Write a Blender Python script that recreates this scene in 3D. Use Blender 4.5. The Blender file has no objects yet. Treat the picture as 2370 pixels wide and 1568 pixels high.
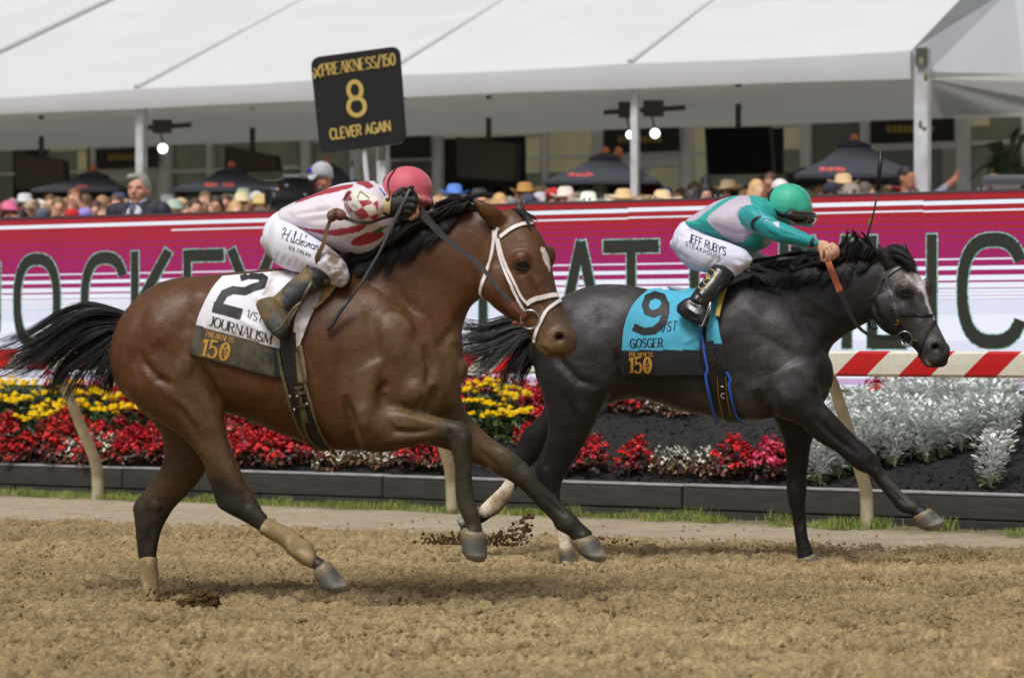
import bpy, bmesh, math, random
import numpy as np
from mathutils import Vector, Matrix, noise
from mathutils.bvhtree import BVHTree
random.seed(7); np.random.seed(7)
S = bpy.context.scene
C = S.collection
R = math.radians

# ------------------------------------------------------------------ camera, sky, sun, exposure
FPX, CX, HY, CAMH = 5925.0, 1185.0, 820.0, 1.1      # focal length in pixels of a 2370 wide picture, eye height
cam = bpy.data.cameras.new('camera'); cam_o = bpy.data.objects.new('camera', cam); C.objects.link(cam_o)
cam_o.location = (0, 0, CAMH); cam_o.rotation_euler = (R(90), 0, 0)
cam.lens = 90; cam.sensor_width = 36; cam.shift_y = 36/2370; cam.clip_end = 3000; cam.clip_start = 0.1
cam.dof.use_dof = True; cam.dof.focus_distance = 12.6; cam.dof.aperture_fstop = 2.9
S.camera = cam_o
SUN_EL, SUN_ROT = 58, 205
w = bpy.data.worlds.new('World'); S.world = w; w.use_nodes = True
nt = w.node_tree; nt.nodes.clear()
sky = nt.nodes.new('ShaderNodeTexSky'); sky.sky_type = 'NISHITA'; sky.sun_disc = False
sky.sun_elevation = R(SUN_EL); sky.sun_rotation = R(SUN_ROT); sky.air_density = 1.0; sky.dust_density = 6.0; sky.ozone_density = 1.0
hs = nt.nodes.new('ShaderNodeHueSaturation'); hs.inputs['Saturation'].default_value = 0.18
bg = nt.nodes.new('ShaderNodeBackground'); bg.inputs[1].default_value = 0.06
ow = nt.nodes.new('ShaderNodeOutputWorld')
nt.links.new(sky.outputs[0], hs.inputs['Color']); nt.links.new(hs.outputs[0], bg.inputs[0]); nt.links.new(bg.outputs[0], ow.inputs[0])
sun = bpy.data.lights.new('sun', 'SUN'); sun.energy = 1.5; sun.angle = R(18); sun.color = (1, .98, .95)
sun_o = bpy.data.objects.new('sun', sun); C.objects.link(sun_o)
# sky sun_rotation r (clockwise from +Y): direction towards the sun = (sin r, cos r)
az = R(SUN_ROT); el = R(SUN_EL)
sd = Vector((math.sin(az)*math.cos(el), math.cos(az)*math.cos(el), math.sin(el)))
sun_o.rotation_euler = sd.to_track_quat('Z', 'Y').to_euler(); sun_o.location = sd*50
S.view_settings.view_transform = 'Standard'; S.view_settings.look = 'None'; S.view_settings.gamma = 1
S.view_settings.exposure = 0.52
S.view_settings.use_curve_mapping = False
S.cycles.use_denoising = True
S.cycles.max_bounces = 6; S.cycles.transparent_max_bounces = 6

# ------------------------------------------------------------------ helpers
def P(x, y, d):
    return Vector(((x-CX)/FPX*d, d, CAMH-(y-HY)/FPX*d))
def px_of(v):
    v = np.asarray(v); return np.stack([CX+FPX*v[:, 0]/v[:, 1], HY-FPX*(v[:, 2]-CAMH)/v[:, 1]], 1)
def srgb(r, g, b):
    f = lambda c: (c/255/12.92) if c/255 <= .04045 else ((c/255+.055)/1.055)**2.4
    return (f(r), f(g), f(b))
_m = {}
def mat(name, col=(.5, .5, .5), rough=.6, vcol=False, nscale=0, namt=0.0, bscale=0, bump=0.0, bdist=.01, metal=0, spec=.5,
        emis=None, estr=1.0, alpha=1, trans=0, coat=0, sheen=0, stretch=None, sss=0, detail=4):
    if name in _m: return _m[name]
    m = bpy.data.materials.new(name); m.use_nodes = True; t = m.node_tree; b = t.nodes['Principled BSDF']
    b.inputs['Base Color'].default_value = (*col, 1); b.inputs['Roughness'].default_value = rough
    b.inputs['Metallic'].default_value = metal; b.inputs['Specular IOR Level'].default_value = spec
    b.inputs['Coat Weight'].default_value = coat; b.inputs['Coat Roughness'].default_value = .15
    b.inputs['Sheen Weight'].default_value = sheen; b.inputs['Sheen Roughness'].default_value = .4
    b.inputs['Transmission Weight'].default_value = trans
    src = None
    tc = t.nodes.new('ShaderNodeTexCoord'); mp = t.nodes.new('ShaderNodeMapping'); t.links.new(tc.outputs['Object'], mp.inputs[0])
    if stretch: mp.inputs['Scale'].default_value = stretch
    if vcol:
        a = t.nodes.new('ShaderNodeAttribute'); a.attribute_name = 'Col'; src = a.outputs['Color']
    if nscale:
        n = t.nodes.new('ShaderNodeTexNoise'); n.inputs['Scale'].default_value = nscale; n.inputs['Detail'].default_value = detail
        t.links.new(mp.outputs[0], n.inputs['Vector'])
        mr = t.nodes.new('ShaderNodeMapRange'); mr.inputs[1].default_value = .25; mr.inputs[2].default_value = .75
        mr.inputs[3].default_value = 1-namt; mr.inputs[4].default_value = 1+namt; t.links.new(n.outputs['Fac'], mr.inputs[0])
        mx = t.nodes.new('ShaderNodeVectorMath'); mx.operation = 'SCALE'
        if src: t.links.new(src, mx.inputs[0])
        else: mx.inputs[0].default_value = col
        t.links.new(mr.outputs[0], mx.inputs['Scale']); src = mx.outputs[0]
    if src: t.links.new(src, b.inputs['Base Color'])
    if bscale:
        n = t.nodes.new('ShaderNodeTexNoise'); n.inputs['Scale'].default_value = bscale; n.inputs['Detail'].default_value = 6
        t.links.new(mp.outputs[0], n.inputs['Vector'])
        bp = t.nodes.new('ShaderNodeBump'); bp.inputs['Strength'].default_value = bump; bp.inputs['Distance'].default_value = bdist
        t.links.new(n.outputs['Fac'], bp.inputs['Height']); t.links.new(bp.outputs[0], b.inputs['Normal'])
    if emis is not None:
        b.inputs['Emission Color'].default_value = (*emis, 1); b.inputs['Emission Strength'].default_value = estr
    _m[name] = m; return m
def tag(o, label=None, cat=None, group=None, kind=None):
    if label: o['label'] = label
    if cat: o['category'] = cat
    if group: o['group'] = group
    if kind: o['kind'] = kind
    return o
def link(name, me, m=None, parent=None):
    o = bpy.data.objects.new(name, me); C.objects.link(o)
    if m is not None:
        for q in (m if isinstance(m, (list, tuple)) else [m]): me.materials.append(q)
    if parent is not None: o.parent = parent
    return o
def thing(name, label, cat, group=None, loc=(0, 0, 0)):
    o = bpy.data.objects.new(name, None); C.objects.link(o); o.empty_display_size = .1; o.location = loc
    return tag(o, label, cat, group)
def mesh(name, vs, fs, smooth=False, mi=None, col=None):
    me = bpy.data.meshes.new(name); me.from_pydata([tuple(v) for v in vs], [], [tuple(f) for f in fs])
    if smooth: me.polygons.foreach_set('use_smooth', [True]*len(me.polygons))
    if mi is not None: me.polygons.foreach_set('material_index', mi)
    if col is not None: set_col(me, col)
    me.update(); return me
def set_col(me, col):
    a = me.color_attributes.get('Col') or me.color_attributes.new('Col', 'FLOAT_COLOR', 'POINT')
    c = np.ones((len(me.vertices), 4), np.float32); c[:, :3] = np.asarray(col)[:, :3]; a.data.foreach_set('color', c.ravel())
def coords(me):
    a = np.empty(len(me.vertices)*3, np.float32); me.vertices.foreach_get('co', a); return a.reshape(-1, 3).astype(np.float64)
def normals(me):
    a = np.empty(len(me.vertices)*3, np.float32); me.vertex_normals.foreach_get('vector', a); return a.reshape(-1, 3).astype(np.float64)
def set_co(me, v):
    me.vertices.foreach_set('co', np.asarray(v, np.float32).ravel()); me.update()
class G:
    """collects geometry for one mesh"""
    def __init__(s): s.v = []; s.f = []; s.mi = []; s.c = []
    def add(s, vs, fs, mi=0, c=None):
        o = len(s.v); s.v += [tuple(v) for v in vs]; s.f += [tuple(i+o for i in f) for f in fs]; s.mi += [mi]*len(fs)
        s.c += [c or (1, 1, 1)]*len(vs); return s
    def box(s, lo, hi, mi=0, c=None):
        x0, y0, z0 = lo; x1, y1, z1 = hi
        v = [(x0, y0, z0), (x1, y0, z0), (x1, y1, z0), (x0, y1, z0), (x0, y0, z1), (x1, y0, z1), (x1, y1, z1), (x0, y1, z1)]
        return s.add(v, [(0, 3, 2, 1), (4, 5, 6, 7), (0, 1, 5, 4), (1, 2, 6, 5), (2, 3, 7, 6), (3, 0, 4, 7)], mi, c)
    def obox(s, o, ax, ay, az, mi=0, c=None):
        """box from corner o with edge vectors"""
        o, ax, ay, az = map(Vector, (o, ax, ay, az))
        v = [o, o+ax, o+ax+ay, o+ay, o+az, o+ax+az, o+ax+ay+az, o+ay+az]
        fs = [(0, 3, 2, 1), (4, 5, 6, 7), (0, 1, 5, 4), (1, 2, 6, 5), (2, 3, 7, 6), (3, 0, 4, 7)]
        if ax.cross(ay).dot(az) < 0: fs = [f[::-1] for f in fs]
        return s.add(v, fs, mi, c)
    def tube(s, pts, r, n=8, mi=0, c=None, cap=True):
        pts = [Vector(p) for p in pts]; m = len(pts)
        rs = r if isinstance(r, (list, tuple, np.ndarray)) else [r]*m
        vs = []; up = None
        for i, p in enumerate(pts):
            d = (pts[min(i+1, m-1)]-pts[max(i-1, 0)])
            if d.length < 1e-9: d = Vector((0, 0, 1))
            d.normalize()
            if up is None: up = d.orthogonal().normalized()
            up = (up-d*up.dot(d)); up = up.normalized() if up.length > 1e-6 else d.orthogonal().normalized()
            b = d.cross(up)
            for k in range(n):
                a = 2*math.pi*k/n; vs.append(p+(up*math.cos(a)+b*math.sin(a))*rs[i])
        fs = [(i*n+k, i*n+(k+1) % n, (i+1)*n+(k+1) % n, (i+1)*n+k) for i in range(m-1) for k in range(n)]
        if cap: fs += [tuple(range(n))[::-1], tuple((m-1)*n+k for k in range(n))]
        return s.add(vs, fs, mi, c)
    def ball(s, c0, r, n=10, mi=0, c=None, q=None):
        c0 = Vector(c0); r = Vector((r, r, r)) if isinstance(r, (int, float)) else Vector(r)
        vs = []; m = max(4, n//2+1)
        for i in range(1, m):
            t = math.pi*i/m
            for k in range(n):
                a = 2*math.pi*k/n; p = Vector((math.sin(t)*math.cos(a)*r.x, math.sin(t)*math.sin(a)*r.y, math.cos(t)*r.z))
                if q: p = q @ p
                vs.append(c0+p)
        top = Vector((0, 0, r.z)); bot = Vector((0, 0, -r.z))
        if q: top = q @ top; bot = q @ bot
        vs += [c0+top, c0+bot]; T = len(vs)-2
        fs = [((i)*n+k, (i+1)*n+k, (i+1)*n+(k+1) % n, i*n+(k+1) % n) for i in range(m-2) for k in range(n)]
        fs += [(T, k, (k+1) % n) for k in range(n)] + [(T+1, (m-2)*n+(k+1) % n, (m-2)*n+k) for k in range(n)]
        return s.add(vs, fs, mi, c)
    def build(s, name, m=None, parent=None, smooth=False, usec=False):
        return link(name, mesh(name, s.v, s.f, smooth, s.mi if any(s.mi) else None, s.c if usec else None), m, parent)
def cr(pts, k):
    """Catmull-Rom through tuples, k steps per span"""
    a = np.asarray(pts, float); n = len(a)
    if n < 3:
        return np.array([a[0]+(a[-1]-a[0])*t for t in np.linspace(0, 1, k+1)])
    e = np.vstack([2*a[0]-a[1], a, 2*a[-1]-a[-2]]); out = []
    for i in range(n-1):
        p0, p1, p2, p3 = e[i:i+4]
        for j in range(k):
            t = j/k; out.append(.5*((2*p1)+(-p0+p2)*t+(2*p0-5*p1+4*p2-p3)*t*t+(-p0+3*p1-3*p2+p3)*t**3))
    out.append(a[-1]); return np.array(out)
class Frame:
    """upright plane of an animal or rider: depth of pixel x at a lateral offset (metres, + is away from the camera side)"""
    def __init__(s, xc, d0, yaw):
        s.t = math.tan(R(yaw)); s.c = math.cos(R(yaw)); s.Xc = (xc-CX)/FPX*d0; s.d0 = d0
        s.F = Vector((s.c, -math.sin(R(yaw)), 0)); s.L = Vector((math.sin(R(yaw)), s.c, 0)); s.O = Vector((s.Xc, d0, 0))
    def D(s, x, lat=0): return (s.d0+s.t*s.Xc+lat/s.c)/(1+s.t*(x-CX)/FPX)
    def p(s, x, y, lat=0): return P(x, y, s.D(x, lat))
    def lat(s, v): return (np.asarray(v)-np.array(s.O)) @ np.array(s.L)
def loft(fr, secs, lat=0.0, k=4, n=20, p=1.0, L=None, caps=True):
    """closed tube through sections (ax, ay, bx, by, half width[, lateral offset]) given in picture pixels"""
    full = [(q[0], q[1], q[2], q[3], q[4], q[5] if len(q) > 5 else lat) for q in secs]
    a = cr(full, k); vs = []; fs = []; Lv = L or fr.L; m = len(a)
    for q in a:
        A = fr.p(q[0], q[1], q[5]); B = fr.p(q[2], q[3], q[5]); c = (A+B)/2; u = (A-B)/2; ww = max(q[4], .004)
        for i in range(n):
            t = 2*math.pi*i/n; cu, sv = math.cos(t), math.sin(t)
            vs.append(c+u*math.copysign(abs(cu)**p, cu)+Lv*(ww*math.copysign(abs(sv)**p, sv)))
    for i in range(m-1):
        for j in range(n): fs.append((i*n+j, i*n+(j+1) % n, (i+1)*n+(j+1) % n, (i+1)*n+j))
    # rounded caps
    for e, s_ in ((0, 1), (m-1, -1)):
        c = sum((vs[e*n+j] for j in range(n)), Vector())/n
        nb = sum((vs[(e+s_)*n+j] for j in range(n)), Vector())/n
        d = (c-nb).normalized()*min(max(a[e][4], .006), (vs[e*n]-c).length)*.6
        b = len(vs)
        for j in range(n): vs.append(c+(vs[e*n+j]-c)*.7+d*.7)
        vs.append(c+d); T = len(vs)-1
        for j in range(n):
            q = (e*n+j, b+j, b+(j+1) % n, e*n+(j+1) % n); r3 = (b+j, T, b+(j+1) % n)
            if s_ == -1: q = q[::-1]; r3 = r3[::-1]
            fs += [q, r3]
    return vs, fs
def fuse(name, parts, voxel=.008, smooth=4, fac=.5):
    """one continuous surface from overlapping closed shapes"""
    g = G()
    for vs, fs in parts: g.add(vs, fs)
    me = mesh('tmp', g.v, g.f); o = bpy.data.objects.new('tmp', me); C.objects.link(o)
    bm = bmesh.new(); bm.from_mesh(me); bmesh.ops.recalc_face_normals(bm, faces=bm.faces); bm.to_mesh(me); bm.free()
    r = o.modifiers.new('r', 'REMESH'); r.mode = 'VOXEL'; r.voxel_size = voxel; r.use_smooth_shade = True
    s = o.modifiers.new('s', 'SMOOTH'); s.factor = fac; s.iterations = smooth
    dg = bpy.context.evaluated_depsgraph_get(); dg.update()
    out = bpy.data.meshes.new_from_object(o.evaluated_get(dg)); out.name = name
    bpy.data.objects.remove(o); bpy.data.meshes.remove(me)
    out.polygons.foreach_set('use_smooth', [True]*len(out.polygons)); out.materials.clear()
    return out
def pdist(q, line, taper=False):
    """distance of pixel points q (N,2) to a polyline"""
    best = np.full(len(q), 1e9); line = np.asarray(line, float)
    if len(line) == 1: return np.hypot(*(q-line[0]).T)
    for a, b in zip(line[:-1], line[1:]):
        ab = b-a; t = np.clip(((q-a) @ ab)/max(ab @ ab, 1e-9), 0, 1); best = np.minimum(best, np.hypot(*(q-a-t[:, None]*ab).T))
    return best
def ptaper(q, line):
    """0 at the ends of a stroke, 1 in its middle"""
    line = np.asarray(line, float)
    if len(line) < 2: return 1.0
    L_ = np.concatenate([[0], np.cumsum(np.hypot(*(line[1:]-line[:-1]).T))]); best = np.full(len(q), 1e9); par = np.zeros(len(q))
    for k, (a, b) in enumerate(zip(line[:-1], line[1:])):
        ab = b-a; t = np.clip(((q-a) @ ab)/max(ab @ ab, 1e-9), 0, 1); d = np.hypot(*(q-a-t[:, None]*ab).T); m = d < best; best[m] = d[m]; par[m] = ((L_[k]+t*(L_[k+1]-L_[k]))/L_[-1])[m]
    return np.clip(np.sin(np.pi*(par*.9+.05))*1.35-.15, 0, 1)
def sculpt(me, strokes, fr=None, latmax=None, ka=1.0, kw=1.0):
    """strokes: (polyline px, sigma px, depth in mm, + out, - in); only surfaces that face the camera side"""
    v = coords(me); n = normals(me); q = px_of(v)
    view = v-np.array([0, 0, CAMH]); view /= np.linalg.norm(view, axis=1)[:, None]
    face = np.clip(-(n*view).sum(1)*2.2, 0, 1)
    la = fr.lat(v) if fr else None; d = np.zeros(len(v))
    for s in strokes:
        m = face.copy()
        if la is not None:
            hi = s[3] if len(s) > 3 else 0.02
            lo = s[4] if len(s) > 4 else -9
            m = m*(la < hi)*(la > lo)
        d += m*np.exp(-(pdist(q, s[0])/(s[1]*kw))**2)*s[2]*ka/1000*ptaper(q, s[0])
    set_co(me, v+n*d[:, None])
def inpoly(q, poly):
    x, y = q[:, 0], q[:, 1]; r = np.zeros(len(q), bool); n = len(poly); j = n-1
    for i in range(n):
        xi, yi = poly[i]; xj, yj = poly[j]
        c = ((yi > y) != (yj > y)) & (x < (xj-xi)*(y-yi)/((yj-yi) or 1e-9)+xi); r ^= c; j = i
    return r
def blend(c, col, a): return c*(1-a[:, None])+np.asarray(col)*a[:, None]
def vnoise(v, s, seed=0.0):
    """cheap smooth value noise in -1..1 for (N,3) points"""
    p = v*s+seed; i = np.floor(p).astype(np.int64); f = p-i; f = f*f*(3-2*f); out = 0
    def h(a, b, c):
        k = (a*73856093) ^ (b*19349663) ^ (c*83492791); k = (k ^ (k >> 13))*1274126177; return ((k & 0xffff)/32767.5)-1
    for dx in (0, 1):
        for dy in (0, 1):
            for dz in (0, 1):
                wgt = (f[:, 0] if dx else 1-f[:, 0])*(f[:, 1] if dy else 1-f[:, 1])*(f[:, 2] if dz else 1-f[:, 2])
                out = out+wgt*h(i[:, 0]+dx, i[:, 1]+dy, i[:, 2]+dz)
    return out
def bvh(me):
    return BVHTree.FromPolygons([tuple(v) for v in coords(me)], [tuple(p.vertices) for p in me.polygons])
CAMV = Vector((0, 0, CAMH))
def hit(b, x, y, off=0.0, dflt=None):
    """point where the sight line through picture point x, y meets a surface, lifted off it"""
    d = (P(x, y, 1)-CAMV).normalized(); loc, nn, i, dist = b.ray_cast(CAMV, d)
    if loc is None:
        if dflt is None: return None, None
        p = P(x, y, dflt); loc, nn, i, dist = b.find_nearest(p)
        if loc is None: return p, Vector((0, -1, 0))
        p2 = p; return p2+nn*off, nn
    if nn.dot(d) > 0: nn = -nn
    return loc+nn*off, nn
# ------------------------------------------------------------------ the two racehorses
FB = Frame(740, 11.2, 8)      # bay
FG = Frame(1600, 13.5, 8)     # grey
def ell(fr, x, y, lat, rx, ry, rl, rot=0):
    """ellipsoid at a picture point: radii in pixels along the picture, metres sideways"""
    g = G(); c = fr.p(x, y, lat); s = c.y/FPX
    q = Matrix((fr.F, fr.L, (0, 0, 1))).transposed() @ Matrix.Rotation(R(rot), 3, 'Y')
    g.ball(c, (rx*s, rl, ry*s), 20, q=q); return g.v, g.f
def horse_body(fr, torso, neck, head, headyaw, legs, extra, ears):
    Lh = Vector((math.sin(R(headyaw)), math.cos(R(headyaw)), 0))
    parts = [loft(fr, [q[:4]+(q[4]*.94,) for q in torso], n=64, k=8, p=.86), loft(fr, [q[:4]+(q[4]*.86,) for q in neck], n=56, k=8, p=.92), loft(fr, head, n=48, L=Lh, p=.93, k=7)]
    for la, secs in legs: parts.append(loft(fr, secs, la, k=6, n=32))
    for e in extra: parts.append(ell(fr, *e))
    for e in ears: parts.append(loft(fr, e, n=14, L=Lh, k=3))
    return parts

# ---- bay
b_torso = [(272, 790, 270, 850, .10), (285, 745, 278, 885, .17), (310, 705, 300, 918, .235), (350, 667, 345, 945, .275), (410, 643, 420, 955, .29),
           (480, 637, 490, 950, .28), (560, 628, 560, 965, .265), (650, 621, 650, 1003, .285), (740, 640, 740, 1033, .285), (810, 640, 820, 1042, .26),
           (880, 650, 900, 1025, .235), (950, 690, 970, 1000, .215), (1010, 730, 1020, 965, .18), (1052, 790, 1052, 930, .12), (1067, 830, 1064, 890, .07)]
b_neck = [(775, 648, 1000, 965, .17), (850, 600, 1052, 900, .15), (925, 556, 1070, 835, .12), (990, 520, 1068, 770, .10), (1050, 495, 1085, 718, .09),
          (1105, 484, 1112, 690, .082), (1150, 484, 1150, 650, .07)]
b_head = [(1168, 482, 1112, 640, .05, -.01), (1202, 492, 1117, 675, .074, -.02), (1237, 521, 1134, 702, .086, -.03), (1263, 567, 1158, 722, .090, -.045),
          (1277, 624, 1182, 738, .076, -.06), (1288, 674, 1206, 753, .060, -.075), (1303, 713, 1225, 775, .052, -.09), (1319, 747, 1238, 800, .052, -.1),
          (1332, 775, 1258, 822, .052, -.11), (1335, 798, 1288, 828, .036, -.11)]
b_legs = [
 (-.15, [(300, 760, 470, 720, .10), (272, 850, 500, 800, .125), (288, 900, 500, 878, .13), (330, 950, 515, 935, .11), (396, 992, 522, 975, .085), (432, 1020, 529, 1018, .07),
         (461, 1057, 548, 1071, .06), (476, 1089, 570, 1117, .05), (489, 1128, 590, 1148, .045), (505, 1170, 609, 1182, .045), (550, 1198, 618, 1190, .04),
         (603, 1231, 624, 1201, .03), (649, 1260, 676, 1225, .028), (684, 1291, 712, 1250, .034), (715, 1309, 728, 1280, .03), (735, 1325, 756, 1299, .038)]),
 (.13, [(310, 800, 480, 800, .1), (310, 925, 500, 900, .1), (357, 979, 500, 960, .09), (378, 1018, 492, 1040, .07), (377, 1070, 475, 1093, .058), (345, 1122, 440, 1138, .05),
        (309, 1166, 411, 1166, .046), (311, 1200, 387, 1201, .042), (315, 1240, 371, 1240, .034), (321, 1294, 362, 1292, .029), (327, 1350, 368, 1345, .031), (331, 1395, 371, 1390, .036), (340, 1425, 380, 1418, .034)]),
 (-.15, [(915, 820, 800, 880, .09), (900, 880, 812, 975, .105), (896, 930, 835, 1036, .095), (932, 938, 880, 1046, .078), (972, 951, 935, 1037, .063), (1010, 962, 990, 1024, .052),
         (1045, 970, 1030, 1022, .047), (1075, 980, 1045, 1035, .046), (1093, 1008, 1049, 1052, .042), (1091, 1050, 1052, 1075, .036), (1091, 1085, 1053, 1100, .028),
         (1096, 1130, 1054, 1135, .027), (1103, 1165, 1056, 1165, .03), (1108, 1190, 1067, 1192, .035), (1114, 1210, 1078, 1215, .03), (1120, 1232, 1070, 1234, .042)]),
 (.12, [(1040, 850, 900, 960, .09), (1064, 910, 960, 1020, .085), (1077, 945, 1020, 1035, .075), (1101, 978, 1060, 1050, .065), (1142, 1016, 1093, 1069, .055), (1192, 1049, 1134, 1088, .048),
        (1215, 1068, 1167, 1106, .045), (1235, 1090, 1196, 1123, .045), (1250, 1115, 1225, 1150, .034), (1283, 1144, 1250, 1177, .028), (1316, 1177, 1275, 1201, .029),
        (1337, 1197, 1290, 1225, .036), (1350, 1212, 1318, 1240, .03), (1372, 1230, 1326, 1255, .042)])]
b_extra = [(1152, 655, -.09, 46, 50, .035), (1205, 606, -.115, 26, 22, .028), (1266, 602, .03, 19, 36, .035, 15), (1292, 780, -.145, 26, 20, .02, -30), (1318, 786, -.05, 18, 20, .03),
           (960, 905, -.13, 48, 48, .085), (900, 800, -.16, 70, 85, .06), (410, 850, -.2, 75, 65, .07), (1030, 900, .05, 38, 55, .12), (1275, 815, -.11, 24, 12, .04)]
b_ears = [[(1176, 508, 1140, 532, .024, -.06), (1160, 487, 1122, 512, .026, -.085), (1130, 471, 1104, 490, .02, -.105), (1098, 458, 1094, 467, .006, -.115)],
          [(1222, 497, 1190, 494, .02, .05), (1216, 478, 1192, 478, .018, .055), (1203, 465, 1199, 466, .005, .06)]]
b_str = [  # ridges and grooves of the muscles
 ([(323, 811), (336, 841), (363, 875), (404, 893)], 9, -13), ([(449, 829), (470, 860), (490, 893), (520, 950)], 9, -14), ([(410, 835), (450, 850)], 28, 10),
 ([(336, 700), (322, 760), (313, 831), (330, 900)], 13, -9), ([(464, 683)], 22, 8), ([(440, 700), (425, 780)], 16, -6), ([(380, 900), (430, 940), (480, 1010)], 12, 8),
 ([(430, 905), (470, 960), (500, 1030), (530, 1090)], 9, -9), ([(400, 925), (450, 985), (480, 1050)], 8, -7), ([(350, 730), (380, 800)], 22, 6),
 ([(796, 912), (815, 977), (838, 1037)], 9, -16), ([(782, 800), (796, 912)], 14, -8), ([(830, 930), (850, 1000)], 16, 8),
 ([(981, 795), (996, 850), (990, 905)], 10, -14), ([(963, 742), (930, 690), (905, 640)], 14, -9), ([(1087, 706), (1050, 765), (1009, 812)], 12, -12),
 ([(1060, 740), (1040, 800)], 14, 9), ([(874, 720), (905, 780), (945, 860)], 26, 9), ([(850, 700), (862, 780), (880, 850)], 12, -7), ([(920, 690), (960, 780)], 12, 6),
 ([(891, 965), (914, 997), (960, 1000), (1005, 995)], 7, -11), ([(905, 955), (960, 968), (1020, 985)], 9, 6), ([(880, 1020), (960, 1018)], 9, 5),
 ([(893, 935), (880, 905), (900, 880)], 8, -10), ([(992, 950), (1005, 925), (1008, 890)], 10, -16), ([(985, 912), (960, 950), (915, 935)], 7, -8),
 ([(1040, 990), (1050, 1030)], 7, -6), ([(1075, 1000), (1078, 1040)], 8, 5), ([(1066, 1060), (1068, 1150)], 4, -5), ([(1080, 1060), (1084, 1150)], 5, 3),
 ([(480, 1160), (520, 1180)], 8, 5), ([(560, 1130), (575, 1175)], 6, -6), ([(330, 1150), (350, 1220), (345, 1270)], 8, -6, .3, .02), ([(372, 1180), (350, 1160)], 8, 6, .3, .02),
 ([(1130, 600), (1118, 660)], 8, -9), ([(1168, 628), (1190, 680), (1212, 735)], 7, 9), ([(1150, 640), (1165, 700), (1195, 735)], 8, 6), ([(1222, 640), (1245, 690), (1262, 728)], 7, -9), ([(1238, 640), (1262, 700)], 5, 4), ([(1186, 592), (1206, 586), (1228, 596)], 4, 6), ([(1196, 632), (1216, 636)], 4, -4), ([(1190, 600), (1225, 590)], 8, 4),
 ([(1252, 800), (1275, 822), (1305, 818)], 3.5, -7, 9), ([(1295, 780)], 9, -26), ([(1284, 766), (1304, 768)], 5, 5), ([(1218, 770), (1245, 795)], 6, -5),
 ([(700, 800), (760, 900), (790, 1000)], 20, -6), ([(590, 900), (640, 960), (700, 1000)], 22, -6), ([(540, 880), (620, 930)], 18, 5), ([(560, 960), (620, 985)], 10, -6),
 ([(1150, 1030), (1200, 1075)], 7, 5, .4, .02), ([(1110, 1040), (1160, 1090)], 6, -6, .4, .02), ([(1250, 1140), (1310, 1195)], 4, -5, .4, .02)]
# ---- grey
g_torso = [(1240, 780, 1239, 850, .10), (1252, 738, 1250, 895, .17), (1280, 706, 1272, 925, .235), (1320, 677, 1312, 945, .275), (1380, 659, 1380, 945, .29),
           (1450, 659, 1440, 925, .28), (1520, 671, 1500, 926, .265), (1600, 669, 1590, 953, .285), (1680, 660, 1680, 970, .285), (1730, 640, 1760, 971, .26),
           (1790, 660, 1810, 958, .24), (1850, 700, 1860, 945, .21), (1895, 760, 1895, 925, .15), (1917, 820, 1913, 900, .08)]
g_neck = [(1690, 645, 1850, 930, .17), (1765, 625, 1905, 850, .15), (1845, 618, 1925, 803, .12), (1915, 612, 1962, 772, .10), (1975, 605, 2003, 748, .09),
          (2018, 600, 2028, 732, .082), (2052, 605, 2058, 700, .07)]
g_head = [(2060, 602, 2018, 700, .05, -.01), (2097, 607, 2022, 735, .074, -.02), (2123, 629, 2036, 758, .086, -.03), (2140, 662, 2057, 772, .088, -.045),
          (2150, 703, 2082, 782, .074, -.06), (2164, 739, 2105, 798, .059, -.075), (2179, 768, 2122, 815, .053, -.09), (2191, 793, 2133, 838, .054, -.1),
          (2198, 815, 2150, 851, .048, -.11), (2192, 833, 2172, 849, .032, -.11)]
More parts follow.
